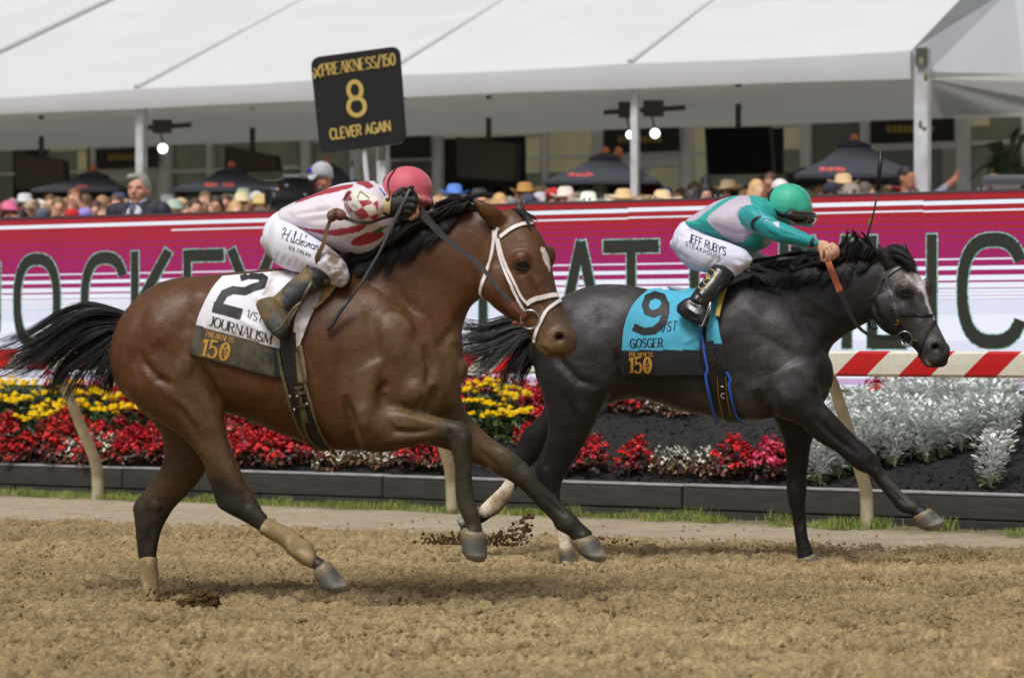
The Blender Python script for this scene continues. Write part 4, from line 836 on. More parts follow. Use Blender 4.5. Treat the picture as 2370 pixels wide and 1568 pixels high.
for x0, x1, y0, y1, tx in ((221, 362, 342, 389, 'PRIVATE'), (901, 995, 315, 366, ''), (1396, 1571, 295, 352, 'EVENTS'), (2014, 2207, 271, 329, 'HARD ROCK')):
    board = panel('sign_board', x0, y0, x1, y1, m_sign, .28, .05)
    if tx:   # blurred beyond reading in the photograph: rows of gold strokes
        b = BW-.30; a = eave_a(x0+(x1-x0)*.2, b); o = EO+EV*a+EB*b; yy = y0+(y1-y0)*.62; g = G()
        for i in range(9):
            aa = eave_a(x0+(x1-x0)*(.2+.065*i), b); oo = EO+EV*aa+EB*b; z = CAMH-(yy-HY)/FPX*oo.y; g.obox((oo.x, oo.y, z), EV*.05, EB*.008, (0, 0, .09))
        child(g.build('sign_lettering', m_gold), pav)
# televisions hung from the tent frame
m_tv = mat('switched off screen', srgb(10, 10, 13), .5, spec=.15); m_tvb = mat('screen showing a brown picture', srgb(58, 50, 40), .25, spec=.5, nscale=1.4, namt=.4)
def tv(x0, y0, x1, y1, x2, y2, x3, y3, b, m, lab):
    ps = [eave_P(x0, y0, b), eave_P(x1, y1, b), eave_P(x2, y2, b+.02), eave_P(x3, y3, b+.02)]; t = thing('television', lab, 'television', 'televisions under the tent', loc=(ps[0]+ps[2])/2)
    n = (ps[1]-ps[0]).cross(ps[2]-ps[0]).normalized(); n = n if n.y < 0 else -n; g = G(); g.add([p for p in ps]+[p-n*.09 for p in ps], [(0, 1, 2, 3), (4, 7, 6, 5), (0, 4, 5, 1), (1, 5, 6, 2), (2, 6, 7, 3), (3, 7, 4, 0)]); child(g.build('casing', mat('television casing', srgb(24, 24, 28), .5)), t)
    c = (ps[0]+ps[2])/2; g = G(); g.add([c+(p-c)*.94+n*.006 for p in ps], [(0, 1, 2, 3)]); child(g.build('display', m), t)
    top = (ps[0]+ps[1])/2; g = G(); g.tube([top-n*.05, top-n*.05+Vector((0, 0, .55))], .035, 8); child(g.build('hanger', m_dark), t)
tv(1630, 296, 1782, 292, 1790, 403, 1638, 405, 2.0, m_tv, 'black switched off television hanging above the teal jockey')
tv(1055, 316, 1200, 333, 1196, 420, 1056, 412, 2.4, m_tvb, 'television with a brown picture hanging right of the number sign')
tv(32, 352, 150, 372, 156, 442, 34, 440, 2.4, m_tvb, 'dark television hanging at the far end above the first parasol')
tv(520, 338, 640, 362, 646, 396, 520, 400, 2.4, m_tvb, 'dark television hanging left of the number sign')
# stage lamps on short bars
m_lamp = mat('lit lamp', (.9, .95, 1), .3, emis=(1, 1, 1), estr=3)
for x, y, r_, lab in ((377, 344, 12, 'lit round lamp beside the left tent pole'), (1516, 309, 12, 'lit round lamp just beyond the middle tent pole'), (1458, 312, 10, 'lit round lamp partly hidden by the middle tent pole')):
    p = eave_P(x, y, .9); s = p.y/FPX; t = thing('stage_lamp', lab, 'lamp', 'lamps under the tent', loc=p); g = G(); g.tube([p+Vector((0, .12, 0)), p, p+Vector((0, -.004, 0))], [r_*s*.5, r_*s*1.05, r_*s*1.05], 24); child(g.build('housing', m_dark), t)
    for k in range(11):
        a = k*.6283; o = Vector((math.cos(a), 0, math.sin(a)))*r_*s*(.68 if k else 0); g = G(); g.ball(p+o+Vector((0, -.015, 0)), r_*s*(.24 if k else .45), 10); child(g.build('bulb', m_lamp), t)
    g = G(); g.tube([p+Vector((0, .02, r_*s)), p+Vector((-.05, .05, .26))], .012, 6); g.tube([p+Vector((-.3, .05, .26)), p+Vector((.35, .05, .3))], .03, 8); g.box(tuple(p+Vector((-.13, 0, .2))), tuple(p+Vector((.1, .1, .38)))); child(g.build('mounting_bar', m_dark), t)
# parasols
m_par = mat('slate parasol cloth', srgb(58, 60, 70), .8, nscale=3, namt=.1); m_print = mat('coral print', srgb(206, 92, 88), .7); m_fin = mat('orange finial', srgb(206, 116, 70), .5)
def parasol(xa, ya, xl, yl, xr, yr, b, lab, prints, fins):
    ap = eave_P(xa, ya, b); hw = (eave_P(xr, yr, b)-eave_P(xl, yl, b)).length/2; ze = (eave_P(xl, yl, b).z+eave_P(xr, yr, b).z)/2; cx_ = (eave_P(xl, yl, b)+eave_P(xr, yr, b))/2
    t = thing('parasol', lab, 'parasol', 'parasols of the terrace', loc=Vector((ap.x, ap.y, 1.0))); n = 4; tw = R(38); g = G(); rr = .17
    for lv, (rad, z) in enumerate(((hw, ze-.04), (hw, ze), (hw*.5, ze+(ap.z-ze)*.5), (rr, ap.z-.03))):
        for k in range(n): a = tw+2*math.pi*k/n; c = cx_ if lv < 2 else ap*.999; base = cx_.lerp(ap, 0 if lv < 2 else .5 if lv == 2 else 1); g.v.append((base.x+rad*math.cos(a)*1.28, base.y+rad*math.sin(a)*1.28, z)); g.c.append((1, 1, 1))
    g.f = [(l*n+k, l*n+(k+1) % n, (l+1)*n+(k+1) % n, (l+1)*n+k) for l in range(3) for k in range(n)]; g.mi = [0]*len(g.f); child(g.build('canopy', m_par), t)
    g = G()
    for k in range(n):
        a = tw+2*math.pi*k/n; g.v.append((ap.x+rr*1.5*math.cos(a), ap.y+rr*1.5*math.sin(a), ap.z-.02)); g.c.append((1, 1, 1))
    g.v.append((ap.x, ap.y, ap.z+.07)); g.c.append((1, 1, 1)); g.f = [(k, (k+1) % n, 4) for k in range(n)]; g.mi = [0]*4; child(g.build('vent_cap', m_par), t)
    g = G(); g.tube([(ap.x, ap.y, 1.0), (ap.x, ap.y, ap.z)], .03, 8); child(g.build('pole', m_dark), t)
    for fx in fins:
        p = eave_P(fx, ya-11, b); g = G(); g.ball(p, (.05, .05, .07), 10); child(g.build('finial', m_fin), t)
    for px_, py_, wd in prints:   # blurred coral wordmarks printed on the cloth
        g = G(); V = [Vector(v) for v in t.children[0].data.vertices and [q.co for q in t.children[0].data.vertices]] ; bv = BVHTree.FromPolygons([tuple(q.co) for q in t.children[0].data.vertices], [tuple(q.vertices) for q in t.children[0].data.polygons])
        for i in range(11):
            xx = px_+wd*(i-5)/11; wq = wd/11*random.uniform(.5, .95); ya_ = py_-random.uniform(2, 6); yb_ = py_+random.uniform(2, 6); p1, n1 = hit(bv, xx, ya_, .006); p2, _ = hit(bv, xx+wq, ya_, .006); p3, _ = hit(bv, xx+wq, yb_, .006); p4, _ = hit(bv, xx, yb_, .006)
            if None not in (p1, p2, p3, p4): g.add([p1, p2, p3, p4], [(0, 3, 2, 1)])
        if g.v: child(g.build('print', m_print), t)
parasol(217, 404, 108, 446, 300, 440, 1.0, 'small slate parasol behind the grey haired man in a suit', ((190, 433, 26),), (217,))
parasol(537, 396, 428, 446, 650, 440, 1.0, 'slate parasol with two coral prints left of the camera crew', ((488, 428, 30), (528, 428, 24)), (536,))
parasol(759, 388, 690, 430, 850, 425, 1.4, 'slate parasol mostly hidden behind the cameraman in a cap', (), (759,))
parasol(1401, 364, 1268, 430, 1535, 422, .7, 'slate parasol with two orange finials below the middle tent pole', ((1342, 405, 60), (1492, 402, 24)), (1402, 1432))
parasol(1977, 334, 1833, 425, 2126, 398, .7, 'large slate parasol beside the corner pole of the tent', ((1925, 392, 62), (2085, 380, 24)), (1977,))
# number sign held up on a pole
sg = thing('number_sign', 'black square number sign with gold lettering held up on a pole', 'sign', loc=led_pt(850, .3)+EB*.9)
Yd = led_d(830)+.7
def SP(x, y, o=0.0): return P(x, y, Yd+(x-830)*.0011-o)
def rrect(c, r, n=6):
    """rounded quadrilateral through four corners"""
    out = []
    for i in range(4):
        p = Vector(c[i]); a = (Vector(c[i-1])-p).normalized()*r; b = (Vector(c[(i+1) % 4])-p).normalized()*r
        for k in range(n+1): t = k/n; out.append(((1-t)**2)*(p+a)+2*t*(1-t)*p+t*t*(p+b))
    return out
cs = [(718, 134), (926, 106), (942, 330), (741, 357)]; out = rrect(cs, 24); nb = len(out)
ux = (SP(926, 106)-SP(718, 134)).normalized(); uz = (SP(718, 134)-SP(741, 357)).normalized(); nn = ux.cross(uz).normalized(); nn = nn if nn.y < 0 else -nn
g = G(); front = [SP(x, y) for x, y in out]; back = [p-nn*.055+Vector((.012, 0, 0)) for p in front]; g.add(front+back, [tuple(range(nb))[::-1], tuple(range(nb, 2*nb))]+[(i, (i+1) % nb, nb+(i+1) % nb, nb+i) for i in range(nb)]); ob = child(g.build('board', mat('black sign board', srgb(32, 32, 34), .5)), sg)
g = G(); g.tube([SP(842, 345, -.04), P(852, 440, Yd+.04), P(856, 560, Yd+.04)], .022, 10); child(g.build('pole', mat('white pole', srgb(214, 214, 216), .4)), sg)
m_gld = mat('sign gold', srgb(212, 184, 104), .5)
def sign_text(nm, txt, xa, ya, xb, yb, hpx, **kw):
    a, b = SP(xa, ya), SP(xb, yb); u = (b-a).normalized(); s = a.y/FPX; return flat_text(nm, txt, hpx*s, a, u, uz, m_gld, sg, width=(b-a).length, eps=.006, **kw)
sign_text('lettering', 'PREAKNESS/150', 747, 176, 916, 150, 27, thick=.15, thin=.06, serif=True, gap=.1)
sign_text('lettering', 'CLEVER AGAIN', 765, 323, 903, 303, 24, thick=.17, gap=.17)
g = G(); c8 = [SP(826, 231), ]
sign_text('digit', '8', 808, 269, 846, 265, 78, thick=.13)
for k, (pts) in enumerate(([(726, 158), (742, 180)], [(741, 152), (728, 182)], [(733, 164), (741, 176)], [(724, 168), (730, 182)])):
    g = G(); g.tube([SP(x, y, .008) for x, y in pts], .008, 4); child(g.build('emblem_stroke', m_gld), sg)
for x, y in ((737, 258), (938, 228), (853, 290), (859, 361)):
    g = G(); g.ball(SP(x, y, .004), .01, 8); child(g.build('screw', m_frame), sg)
# golf cart roof at the right edge
gc = thing('golf_cart', 'dark golf cart with a grey roof behind the screen at its near end', 'golf cart', loc=P(2340, 480, 22.5))
g = G(); a, b = P(2272, 428, 22.5), P(2560, 424, 21.8); g.obox(a, b-a, Vector((.3, 1.3, 0)), (0, 0, .09)); o = child(g.build('roof', mat('cart roof', srgb(84, 84, 92), .4)), gc); bv_ = o.modifiers.new('b', 'BEVEL'); bv_.width = .04; bv_.segments = 3
for x, x2 in ((2292, 2262), (2368, 2372), (2520, 2520)): 
    g = G(); g.tube([P(x, 430, 22.4), P(x2, 520, 22.4)], .025, 8); child(g.build('roof_strut', m_dark), gc)
g = G(); a = P(2250, 700, 22.5); g.box((a.x, a.y, .9), (a.x+2.2, a.y+1.2, 1.6)); child(g.build('cart_body', mat('cart body', srgb(30, 30, 34), .4)), gc)
for x in (2300, 2500):
    g = G(); a = P(x, 700, 22.5); g.tube([(a.x, a.y-.05, 1.0), (a.x, a.y+.15, 1.0)], .2, 16); child(g.build('wheel', m_dark), gc)
# potted palms inside the pavilion
m_leaf = mat('palm leaf', srgb(44, 62, 30), .6)
for x, y0, lab in ((2335, 300, 'green potted palm behind the glass right of the corner pole'), (1806, 380, 'dark green potted palm beside the black television')):
    o = EO+EV*eave_a(x, BW-.45)+EB*(BW-.45); t = thing('potted_palm', lab, 'plant', loc=(o.x, o.y, 1.3)); g = G(); zt = CAMH-(y0-HY)/FPX*o.y
    for k in range(26):
        a = random.random()*6.28; l = random.uniform(.4, .9); tip = Vector((math.cos(a)*l*.6, math.sin(a)*.25, random.uniform(-.3, .45))); b0 = Vector((o.x, o.y, zt-.5)); mid = b0+tip*.6+Vector((0, 0, .2)); e = b0+tip*1.1+Vector((0, 0, .05)); sd_ = Vector((.05, 0, .03))
        g.add([b0, mid-sd_, e, mid+sd_], [(0, 1, 2, 3)])
    child(g.build('fronds', m_leaf), t); g = G(); g.tube([(o.x, o.y, 1.3), (o.x, o.y, zt-.45)], .03, 6); child(g.build('stem', m_dark), t); g = G(); g.tube([(o.x, o.y, 1.25), (o.x, o.y, 1.6)], [.14, .18], 12); child(g.build('pot', m_drk), t)
# ------------------------------------------------------------------ manes, tails, saddle cloths, bridles
zA = lambda x, y: (240.7+x*.2314, 592.5+y*.2314)
z1 = lambda x, y: (x*.33648, 555.5+y*.33648)
z2 = lambda x, y: (555.5+x*.3543, 351.8+y*.3543)
z3 = lambda x, y: (1018.4+x*.4133, 722.1+y*.4133)
z4 = lambda x, y: (1481.2+x*.3543, 333.3+y*.3543)
z5 = lambda x, y: (592.5+x*.2716, 370.3+y*.2716)
z6 = lambda x, y: (1536.8+x*.2539, 398.1+y*.2539)
z7 = lambda x, y: (1018.4+x*.27168, 444.4+y*.27168)
z8 = lambda x, y: (1925.6+x*.23622, 518.4+y*.23622)
def Z(f, pts): return [f(*p[:2])+tuple(p[2:]) for p in pts]
m_hair = mat('black horse hair', srgb(20, 17, 18), .42, nscale=40, namt=.5, spec=.5, stretch=(1, 1, 1))
m_hairg = mat('smoky horse hair', srgb(40, 36, 38), .45, nscale=30, namt=.7, spec=.5)
def hair(name, fr, guides, n, m, parent, r0=.0022, jit=5, latj=.03, B=None, wav=3, r1=.0006, seg=12, off=.004, tipvar=.25):
    """strands between neighbouring guide lines (x, y[, lat]) in picture points"""
    gs = [cr([(p[0], p[1], p[2] if len(p) > 2 else 0) for p in g_], 6) for g_ in guides]
    gs = [np.array([g_[min(len(g_)-1, int(round(t*(len(g_)-1))))] for t in np.linspace(0, 1, seg)]) for g_ in gs]
    g = G()
    locks = [(random.random()*(len(gs)-1), random.random()*6.28, random.gauss(0, 1), random.gauss(0, latj), random.gauss(0, jit*.9), random.gauss(0, jit*.9), 1-tipvar*random.random()**1.5) for _ in range(max(10, n//28))]
    for i in range(n):
        lk = random.choice(locks); u = min(len(gs)-1.001, max(0, lk[0]+random.gauss(0, .10))); k = int(u); f = u-k
        a = gs[k]*(1-f)+gs[min(k+1, len(gs)-1)]*f; ln = min(1, max(.25, lk[6]+random.gauss(0, .07))); ph = lk[1]+random.gauss(0, .35); am = lk[2]+random.gauss(0, .3); la = lk[3]+random.gauss(0, latj*.3); jx, jy = lk[4]+random.gauss(0, jit*.22), lk[5]+random.gauss(0, jit*.22)
        pts = []
        for j in range(seg):
            t = j/(seg-1)*ln; q = t*(seg-1); j0 = min(int(q), seg-2); w = q-j0; p = a[j0]*(1-w)+a[j0+1]*w
            s = math.sin(t*5+ph)*wav*t; x, y = p[0]+jx*(.3+t)+s*.4, p[1]+jy*(.3+t)+s+am*t*t*jit
            if B is None: pts.append(fr.p(x, y, p[2]+la*(.3+t)))
            else:
                h_, n_2 = hit(B, x, y, off+.012*random.random()*(1 if j else .2)); pts.append(h_ if h_ is not None and abs(fr.lat([h_])[0]-p[2]) < .35 else fr.p(x, y, p[2]+la))
        g.tube(pts, [r0*(1-t)**.7+r1 for t in np.linspace(0, 1, seg)], 3, cap=False)
    return g.build(name, m, parent, True)
tb = [[(303, 728), (250, 712), (200, 708), (150, 728), (90, 775), (30, 795), (-30, 815)], [(300, 738), (240, 728), (180, 730), (110, 770), (40, 812), (-30, 840)],
      [(300, 748), (250, 745), (200, 750), (150, 780), (100, 815), (50, 842), (10, 850)], [(300, 758), (255, 755), (215, 765), (180, 790), (150, 825), (120, 860), (95, 905)],
      [(298, 770), (270, 775), (250, 790), (220, 815), (180, 845), (150, 875), (130, 925)], [(292, 780), (275, 785), (262, 805), (250, 835), (235, 865), (225, 910)], [(290, 785), (280, 795), (272, 815), (266, 840), (255, 870), (240, 905)]]
hair('tail', FB, [[(x, y, .02) for x, y in q] for q in tb], 2600, m_hair, bay, r0=.0017, jit=11, latj=.05, wav=9, tipvar=.5, r1=.0004)
g = G(); g.tube([FB.p(x, y, .02) for x, y in cr([(330, 728), (300, 745), (255, 740), (205, 738), (160, 752)], 5)], list(np.linspace(.055, .012, 21)), 12); g.build('tail', m_hair, bay, True)
tg = [[(1250, 745), (1190, 735), (1130, 750), (1085, 745), (1050, 735)], [(1246, 760), (1190, 755), (1130, 780), (1080, 790), (1040, 800)], [(1245, 770), (1200, 775), (1150, 800), (1100, 825), (1060, 835)],
      [(1243, 785), (1210, 790), (1185, 815), (1160, 845), (1130, 880)], [(1242, 800), (1225, 805), (1215, 830), (1200, 860), (1190, 905)], [(1240, 810), (1234, 820), (1228, 840), (1220, 860), (1214, 880)]]
hair('tail', FG, [[(x, y, .02) for x, y in q] for q in tg], 1900, m_hairg, grey, r0=.0015, jit=11, latj=.05, wav=9, tipvar=.5, r1=.0004)
g = G(); g.tube([FG.p(x, y, .02) for x, y in cr([(1275, 750), (1240, 772), (1205, 772), (1170, 785), (1150, 800)], 5)], list(np.linspace(.055, .012, 21)), 12); g.build('tail', m_hair, grey, True)
# manes: a body of hair along the crest and loose strands over it
mb = [[(845, 600), (800, 592), (790, 640)], [(900, 560), (850, 580), (812, 640)], [(950, 520), (900, 560), (850, 628)], [(1000, 492), (950, 530), (895, 616)], [(1045, 476), (1000, 510), (945, 596)],
      [(1085, 470), (1050, 500), (985, 560)], [(1082, 474), (1062, 496), (1010, 548)]]
hair('mane', FB, [[(x, y, -.05) for x, y in q] for q in mb], 2600, m_hair, bay, r0=.0022, jit=8, latj=.02, B=BB, wav=2, off=.014, tipvar=.2)
mt_ = [[(810, 600), (850, 562), (890, 540)], [(860, 575), (905, 525), (950, 492)], [(920, 540), (965, 488), (1010, 470)], [(980, 505), (1020, 475), (1060, 462)], [(1040, 485), (1070, 468), (1115, 464)], [(1100, 478), (1120, 468), (1135, 476)]]
for i, (fr, q, w_, pr) in enumerate(((FB, [(775, 640, 800, 600, .06), (850, 612, 850, 568, .05), (905, 575, 905, 527, .045), (950, 545, 950, 495, .04), (1000, 520, 1000, 476, .036), (1060, 496, 1060, 464, .030), (1120, 492, 1118, 470, .018), (1145, 496, 1143, 484, .008)], 0, bay),
                        (FG, [(1700, 655, 1705, 610, .05), (1765, 640, 1765, 596, .045), (1830, 632, 1830, 590, .04), (1890, 625, 1892, 594, .036), (1930, 625, 1934, 590, .034), (1962, 622, 1966, 552, .028), (1985, 620, 1988, 548, .026), (2010, 618, 2012, 562, .026), (2036, 616, 2036, 578, .02), (2052, 618, 2050, 600, .01)], 0, grey))):
    vs, fs = loft(fr, [s+(-.01,) for s in q], k=5, n=16); me = mesh('mane', vs, fs, True); v = coords(me); n2 = normals(me); set_co(me, v+n2*((vnoise(v*[1, 1, 2.5], 22)+.6*vnoise(v*[1, 1, 2], 50, 3))*.006)[:, None]); link('mane', me, m_hair, pr)
hair('mane', FB, [[(x, y, -.01) for x, y in q] for q in mt_], 900, m_hair, bay, r0=.0015, jit=9, latj=.025, wav=6, tipvar=.5)
hair('forelock', FB, [[(1186, 488, .0), (1200, 490, -.02), (1214, 500, -.04), (1222, 512, -.05)], [(1190, 484, .01), (1206, 486, 0), (1222, 498, -.02), (1228, 510, -.03)]], 220, m_hair, bay, r0=.002, jit=6, latj=.015, wav=1)
mg = [[(1760, 612), (1740, 640), (1735, 665)], [(1810, 600), (1780, 630), (1770, 655)], [(1860, 596), (1830, 625), (1800, 655)], [(1900, 596), (1870, 630), (1840, 660)], [(1940, 590), (1915, 625), (1895, 655)], [(1962, 560), (1950, 610), (1930, 648)], [(1990, 560), (1975, 610), (1965, 645)], [(2030, 580), (2010, 610), (1995, 625)]]
hair('mane', FG, [[(x, y, -.05) for x, y in q] for q in mg], 2200, m_hair, grey, r0=.0022, jit=5, latj=.02, B=GB, wav=2, off=.014, tipvar=.25)
mg2 = [[(1720, 622), (1760, 600), (1800, 590)], [(1790, 612), (1840, 588), (1885, 586)], [(1880, 606), (1920, 592), (1945, 580)], [(1945, 600), (1958, 560), (1966, 534)], [(1975, 590), (1975, 555), (1976, 536)], [(2000, 590), (1996, 560), (1984, 543)], [(2030, 596), (2018, 566), (1998, 552)]]
hair('mane', FG, [[(x, y, -.01) for x, y in q] for q in mg2], 600, m_hair, grey, r0=.0015, jit=4, latj=.02, wav=3, tipvar=.35)
vs, fs = loft(FG, [(2040, 578, 2046, 600, .03, -.03), (2062, 574, 2066, 606, .045, -.03), (2085, 580, 2088, 612, .045, -.04), (2104, 594, 2102, 618, .035, -.05), (2114, 610, 2110, 622, .015, -.06)], k=5, n=18); link('forelock', mesh('forelock', vs, fs, True), m_hair, grey)
hair('forelock', FG, [[(2048, 584, -.05), (2075, 578, -.06), (2100, 594, -.07), (2114, 618, -.08)], [(2050, 596, -.07), (2075, 592, -.08), (2096, 606, -.09), (2106, 624, -.1)], [(2046, 576, .0), (2072, 570, 0), (2098, 584, -.01), (2116, 606, -.02)]], 700, m_hair, grey, r0=.0018, jit=6, latj=.015, wav=3, tipvar=.4)

def ribbon(B, pts, wpx, name, m, parent, off=.004, th=.004, k=5, fr=None, dl=None, wrap=False, usec=None):
    """strap lying on a surface (or, where it leaves it, at depth dl); width in picture pixels"""
    c = cr(pts, k); P3 = []; N3 = []
    for q in c:
        d0_ = fr.D(q[0], q[2] if len(q) > 2 else -.1) if fr else None
        p, n2 = (hit(B, q[0], q[1], off) if B is not None else (None, None))
        if p is None or (fr and abs(p.y-d0_) > .45): P3.append(None); N3.append(None); continue
        P3.append(p); N3.append(n2)
    good = [i for i, p in enumerate(P3) if p is not None]
    N3 = [N3[i] for i in good]; P3 = [P3[i] for i in good]
    if len(P3) < 2: print('NO SURFACE', name, pts[:1]); return None
    g = G(); V = []; m_ = len(P3)
    for i in range(m_):
        t = (P3[min(i+1, m_-1)]-P3[max(i-1, 0)]).normalized(); n2 = sum((N3[j] for j in range(max(0, i-1), min(m_, i+2))), Vector()).normalized(); s = t.cross(n2).normalized()
        ww = (wpx[min(i*len(wpx)//m_, len(wpx)-1)] if isinstance(wpx, (list, tuple)) else wpx)*P3[i].y/FPX/2
        V += [P3[i]-s*ww, P3[i]+s*ww, P3[i]+s*ww*.9+n2*th, P3[i]-s*ww*.9+n2*th]
    F = [(4*i+a, 4*i+(a+1) % 4, 4*i+4+(a+1) % 4, 4*i+4+a) for i in range(m_-1) for a in range(4)]+[(0, 3, 2, 1), (4*m_-4, 4*m_-3, 4*m_-2, 4*m_-1)]
    g.add(V, F); o = g.build(name, m, None); o.data.polygons.foreach_set('use_smooth', [False]*len(F))
    if parent is not None: o.parent = parent
    return o
def ring(c, r, th, name, m, parent, tilt=(0, 1, 0)):
    g = G(); q = Vector(tilt).to_track_quat('Y', 'Z'); g.tube([Vector(c)+q @ Vector((math.cos(a)*r, 0, math.sin(a)*r)) for a in np.linspace(0, 2*math.pi, 25)], th, 8, cap=False); return g.build(name, m, parent, True)
def drape(name, B, left, right, m, parent, nu=70, nv=70, off=.012, colf=None, wr=.004, extra=None, fr=None, th=.006):
    """cloth patch between two edge lines, laid on a surface"""
    Lp, Rp = cr(left, 12), cr(right, 12); V = []; ok = []
    pick = lambda A, v: A[min(len(A)-1, int(v*(len(A)-1)))]*(1-(v*(len(A)-1)) % 1)+A[min(len(A)-1, int(v*(len(A)-1))+1)]*((v*(len(A)-1)) % 1)
    dprev = None
    for j in range(nv+1):
        for i in range(nu+1):
            a = pick(Lp, j/nv); b = pick(Rp, j/nv); q = a*(1-i/nu)+b*(i/nu); p, n2 = hit(B, q[0], q[1], off)
            if p is None or (fr and fr.lat([p])[0] > .06): p = fr.p(q[0], q[1], -.03); n2 = Vector((0, -1, .3))
            V.append(p)
    V = np.array([tuple(p) for p in V]); W = V.reshape(nv+1, nu+1, 3)
    for _ in range(6): W[1:-1, 1:-1] = (W[1:-1, 1:-1]*2+W[:-2, 1:-1]+W[2:, 1:-1]+W[1:-1, :-2]+W[1:-1, 2:])/6
    V = W.reshape(-1, 3); q = px_of(V); V[:, 1] -= (wr*vnoise(V, 9, 3)+wr*.5*vnoise(V, 22, 6))
    if extra:
        for line, s, a in extra: V[:, 1] -= a*np.exp(-(pdist(q, line)/s)**2)
    F = [(j*(nu+1)+i, (j+1)*(nu+1)+i, (j+1)*(nu+1)+i+1, j*(nu+1)+i+1) for j in range(nv) for i in range(nu)]
    me = mesh(name, V, F, True)
    if colf is not None: set_col(me, np.clip(colf(V, q), 0, 1))
    Bf = bvh(me)
    o = link(name, me, m); s = o.modifiers.new('s', 'SOLIDIFY'); s.thickness = th; s.offset = -1 if me.polygons[0].normal.y < 0 else 1
    if parent is not None: o.parent = parent
    return o, Bf
def lettering(name, B, txt, o, u, up, hpx, m, parent, width=None, off=.0022, th=.14, thin=None, glyphs=None, sub=0, **kw):
    """lettering laid on a cloth: o = start of the base line, u = its direction, up = upward direction, all in picture pixels"""
    ul = math.hypot(*u); u = (u[0]/ul, u[1]/ul); res, tw = glyphs if glyphs else text2d(txt, hpx, width or None, th, thin, **kw); g = G()
    for k, (ch, vs, fs) in enumerate(res):
        if not vs: continue
        if sub:
            bm = bmesh.new(); vv = [bm.verts.new((v[0], v[1], 0)) for v in vs]
            for f in fs:
                try: bm.faces.new([vv[i] for i in f])
                except ValueError: pass
            bmesh.ops.subdivide_edges(bm, edges=[e for e in bm.edges if e.calc_length() > sub], cuts=3, use_grid_fill=True); bmesh.ops.triangulate(bm, faces=bm.faces)
            bm.verts.index_update(); vs = [Vector((v.co.x, v.co.y)) for v in bm.verts]; fs = [tuple(v.index for v in f.verts) for f in bm.faces]; bm.free()
        P3 = []
        for i, v in enumerate(vs):
            x = o[0]+u[0]*v[0]+up[0]*v[1]; y = o[1]+u[1]*v[0]+up[1]*v[1]; p, n2 = hit(B, x, y, off+(i % 7)*.00004)
            P3.append(p)
        keep = [f for f in fs if all(P3[i] is not None for i in f)]; mp = {}; VV = []
        for f in keep:
            for i in f:
                if i not in mp: mp[i] = len(VV); VV.append(P3[i])
        g.add(VV, [tuple(mp[i] for i in f) for f in keep])
    ob = g.build(name, m, None)
    if parent is not None: ob.parent = parent
    return ob
m_cloth = mat('race cloth', vcol=True, rough=.75, bscale=500, bump=.12, bdist=.002, sheen=.2)
m_ink = mat('black print', srgb(20, 20, 24), .6); m_goldp = mat('gold print', srgb(196, 146, 62), .5, nscale=60, namt=.15)
# ---- number cloth of the bay
def colA(V, q):
    c = np.tile(np.array(srgb(226, 226, 236)), (len(V), 1)); n_ = vnoise(V, 12)*.5+vnoise(V, 40, 3)*.35+vnoise(V, 90, 5)*.3
    a, b = zA(925, 690), zA(1790, 930); dd = ((q[:, 0]-a[0])*(b[1]-a[1])-(q[:, 1]-a[1])*(b[0]-a[0]))/math.hypot(b[0]-a[0], b[1]-a[1])
    mud = np.exp(-np.clip(dd, 0, None)/14)*(.45+.9*n_)+np.exp(-(pdist(q, [zA(1700, 170), zA(1850, 165)])/7)**2)*.6+np.exp(-(pdist(q, [zA(1640, 300), zA(1760, 700), zA(1780, 860)])/14)**2)*.4
    c = blend(c, srgb(150, 122, 78), np.clip(mud, 0, .85)*(dd > 0)); low = dd <= 0
    dk = blend(np.tile(np.array(srgb(30, 30, 30)), (len(V), 1)), srgb(94, 87, 66), np.clip(.38+.9*n_, 0, .9)); c[low] = dk[low]
    strip = (q[:, 0] > zA(1705, 0)[0]) & low; c[strip] = srgb(18, 18, 18); return c
cloth1 = thing('number_cloth', 'muddied white number cloth with a black 2 on the bay horse', 'saddle cloth')
wr = [(Z(zA, [(1660, 190), (1650, 260), (1590, 360)]), 5, .010), (Z(zA, [(1640, 280), (1720, 240)]), 5, -.008), (Z(zA, [(1560, 420), (1680, 560)]), 8, .006), (Z(zA, [(1480, 330), (1530, 420)]), 9, .006), (Z(zA, [(1380, 640), (1780, 860)]), 8, .008), (Z(zA, [(1750, 330), (1650, 450)]), 7, .007)]
o_, CB = drape('cloth', BB, Z(zA, [(1190, 225), (1060, 370), (980, 530), (925, 690), (850, 980)]), Z(zA, [(1915, 160), (1960, 350), (1880, 620), (1790, 900), (1780, 1225)]), m_cloth, cloth1, 90, 90, .014, colA, .004, wr, FB)
lettering('lettering', CB, 'JOURNALISM', zA(1052, 690), (640, 200), (.18, -1), 22, m_ink, cloth1, width=150, th=.15, thin=.05, serif=True, gap=.12, sub=8)
lettering('lettering', CB, '1/ST', zA(1425, 608), (170, 70), (.15, -1), 18, m_ink, cloth1, width=38, th=.09, sub=8, slant=.1)
def glyph2(lines, o):
    out = []
    for l, w_ in lines: v, f = stroke_poly([(x-o[0], -(y-o[1])) for x, y in l], w_); out.append(('x', v, f))
    return out, 0
two = [(Z(zA, [(1362, 215), (1440, 192), (1550, 196), (1600, 228), (1580, 290), (1500, 312), (1410, 352), (1290, 340), (1205, 375), (1160, 450), (1125, 545)]), 18), (Z(zA, [(1090, 505), (1378, 580)]), 25)]
lettering('digit', CB, '', zA(0, 0), (1, 0), (0, -1), 1, m_ink, cloth1, glyphs=glyph2(two, zA(0, 0)), sub=6)
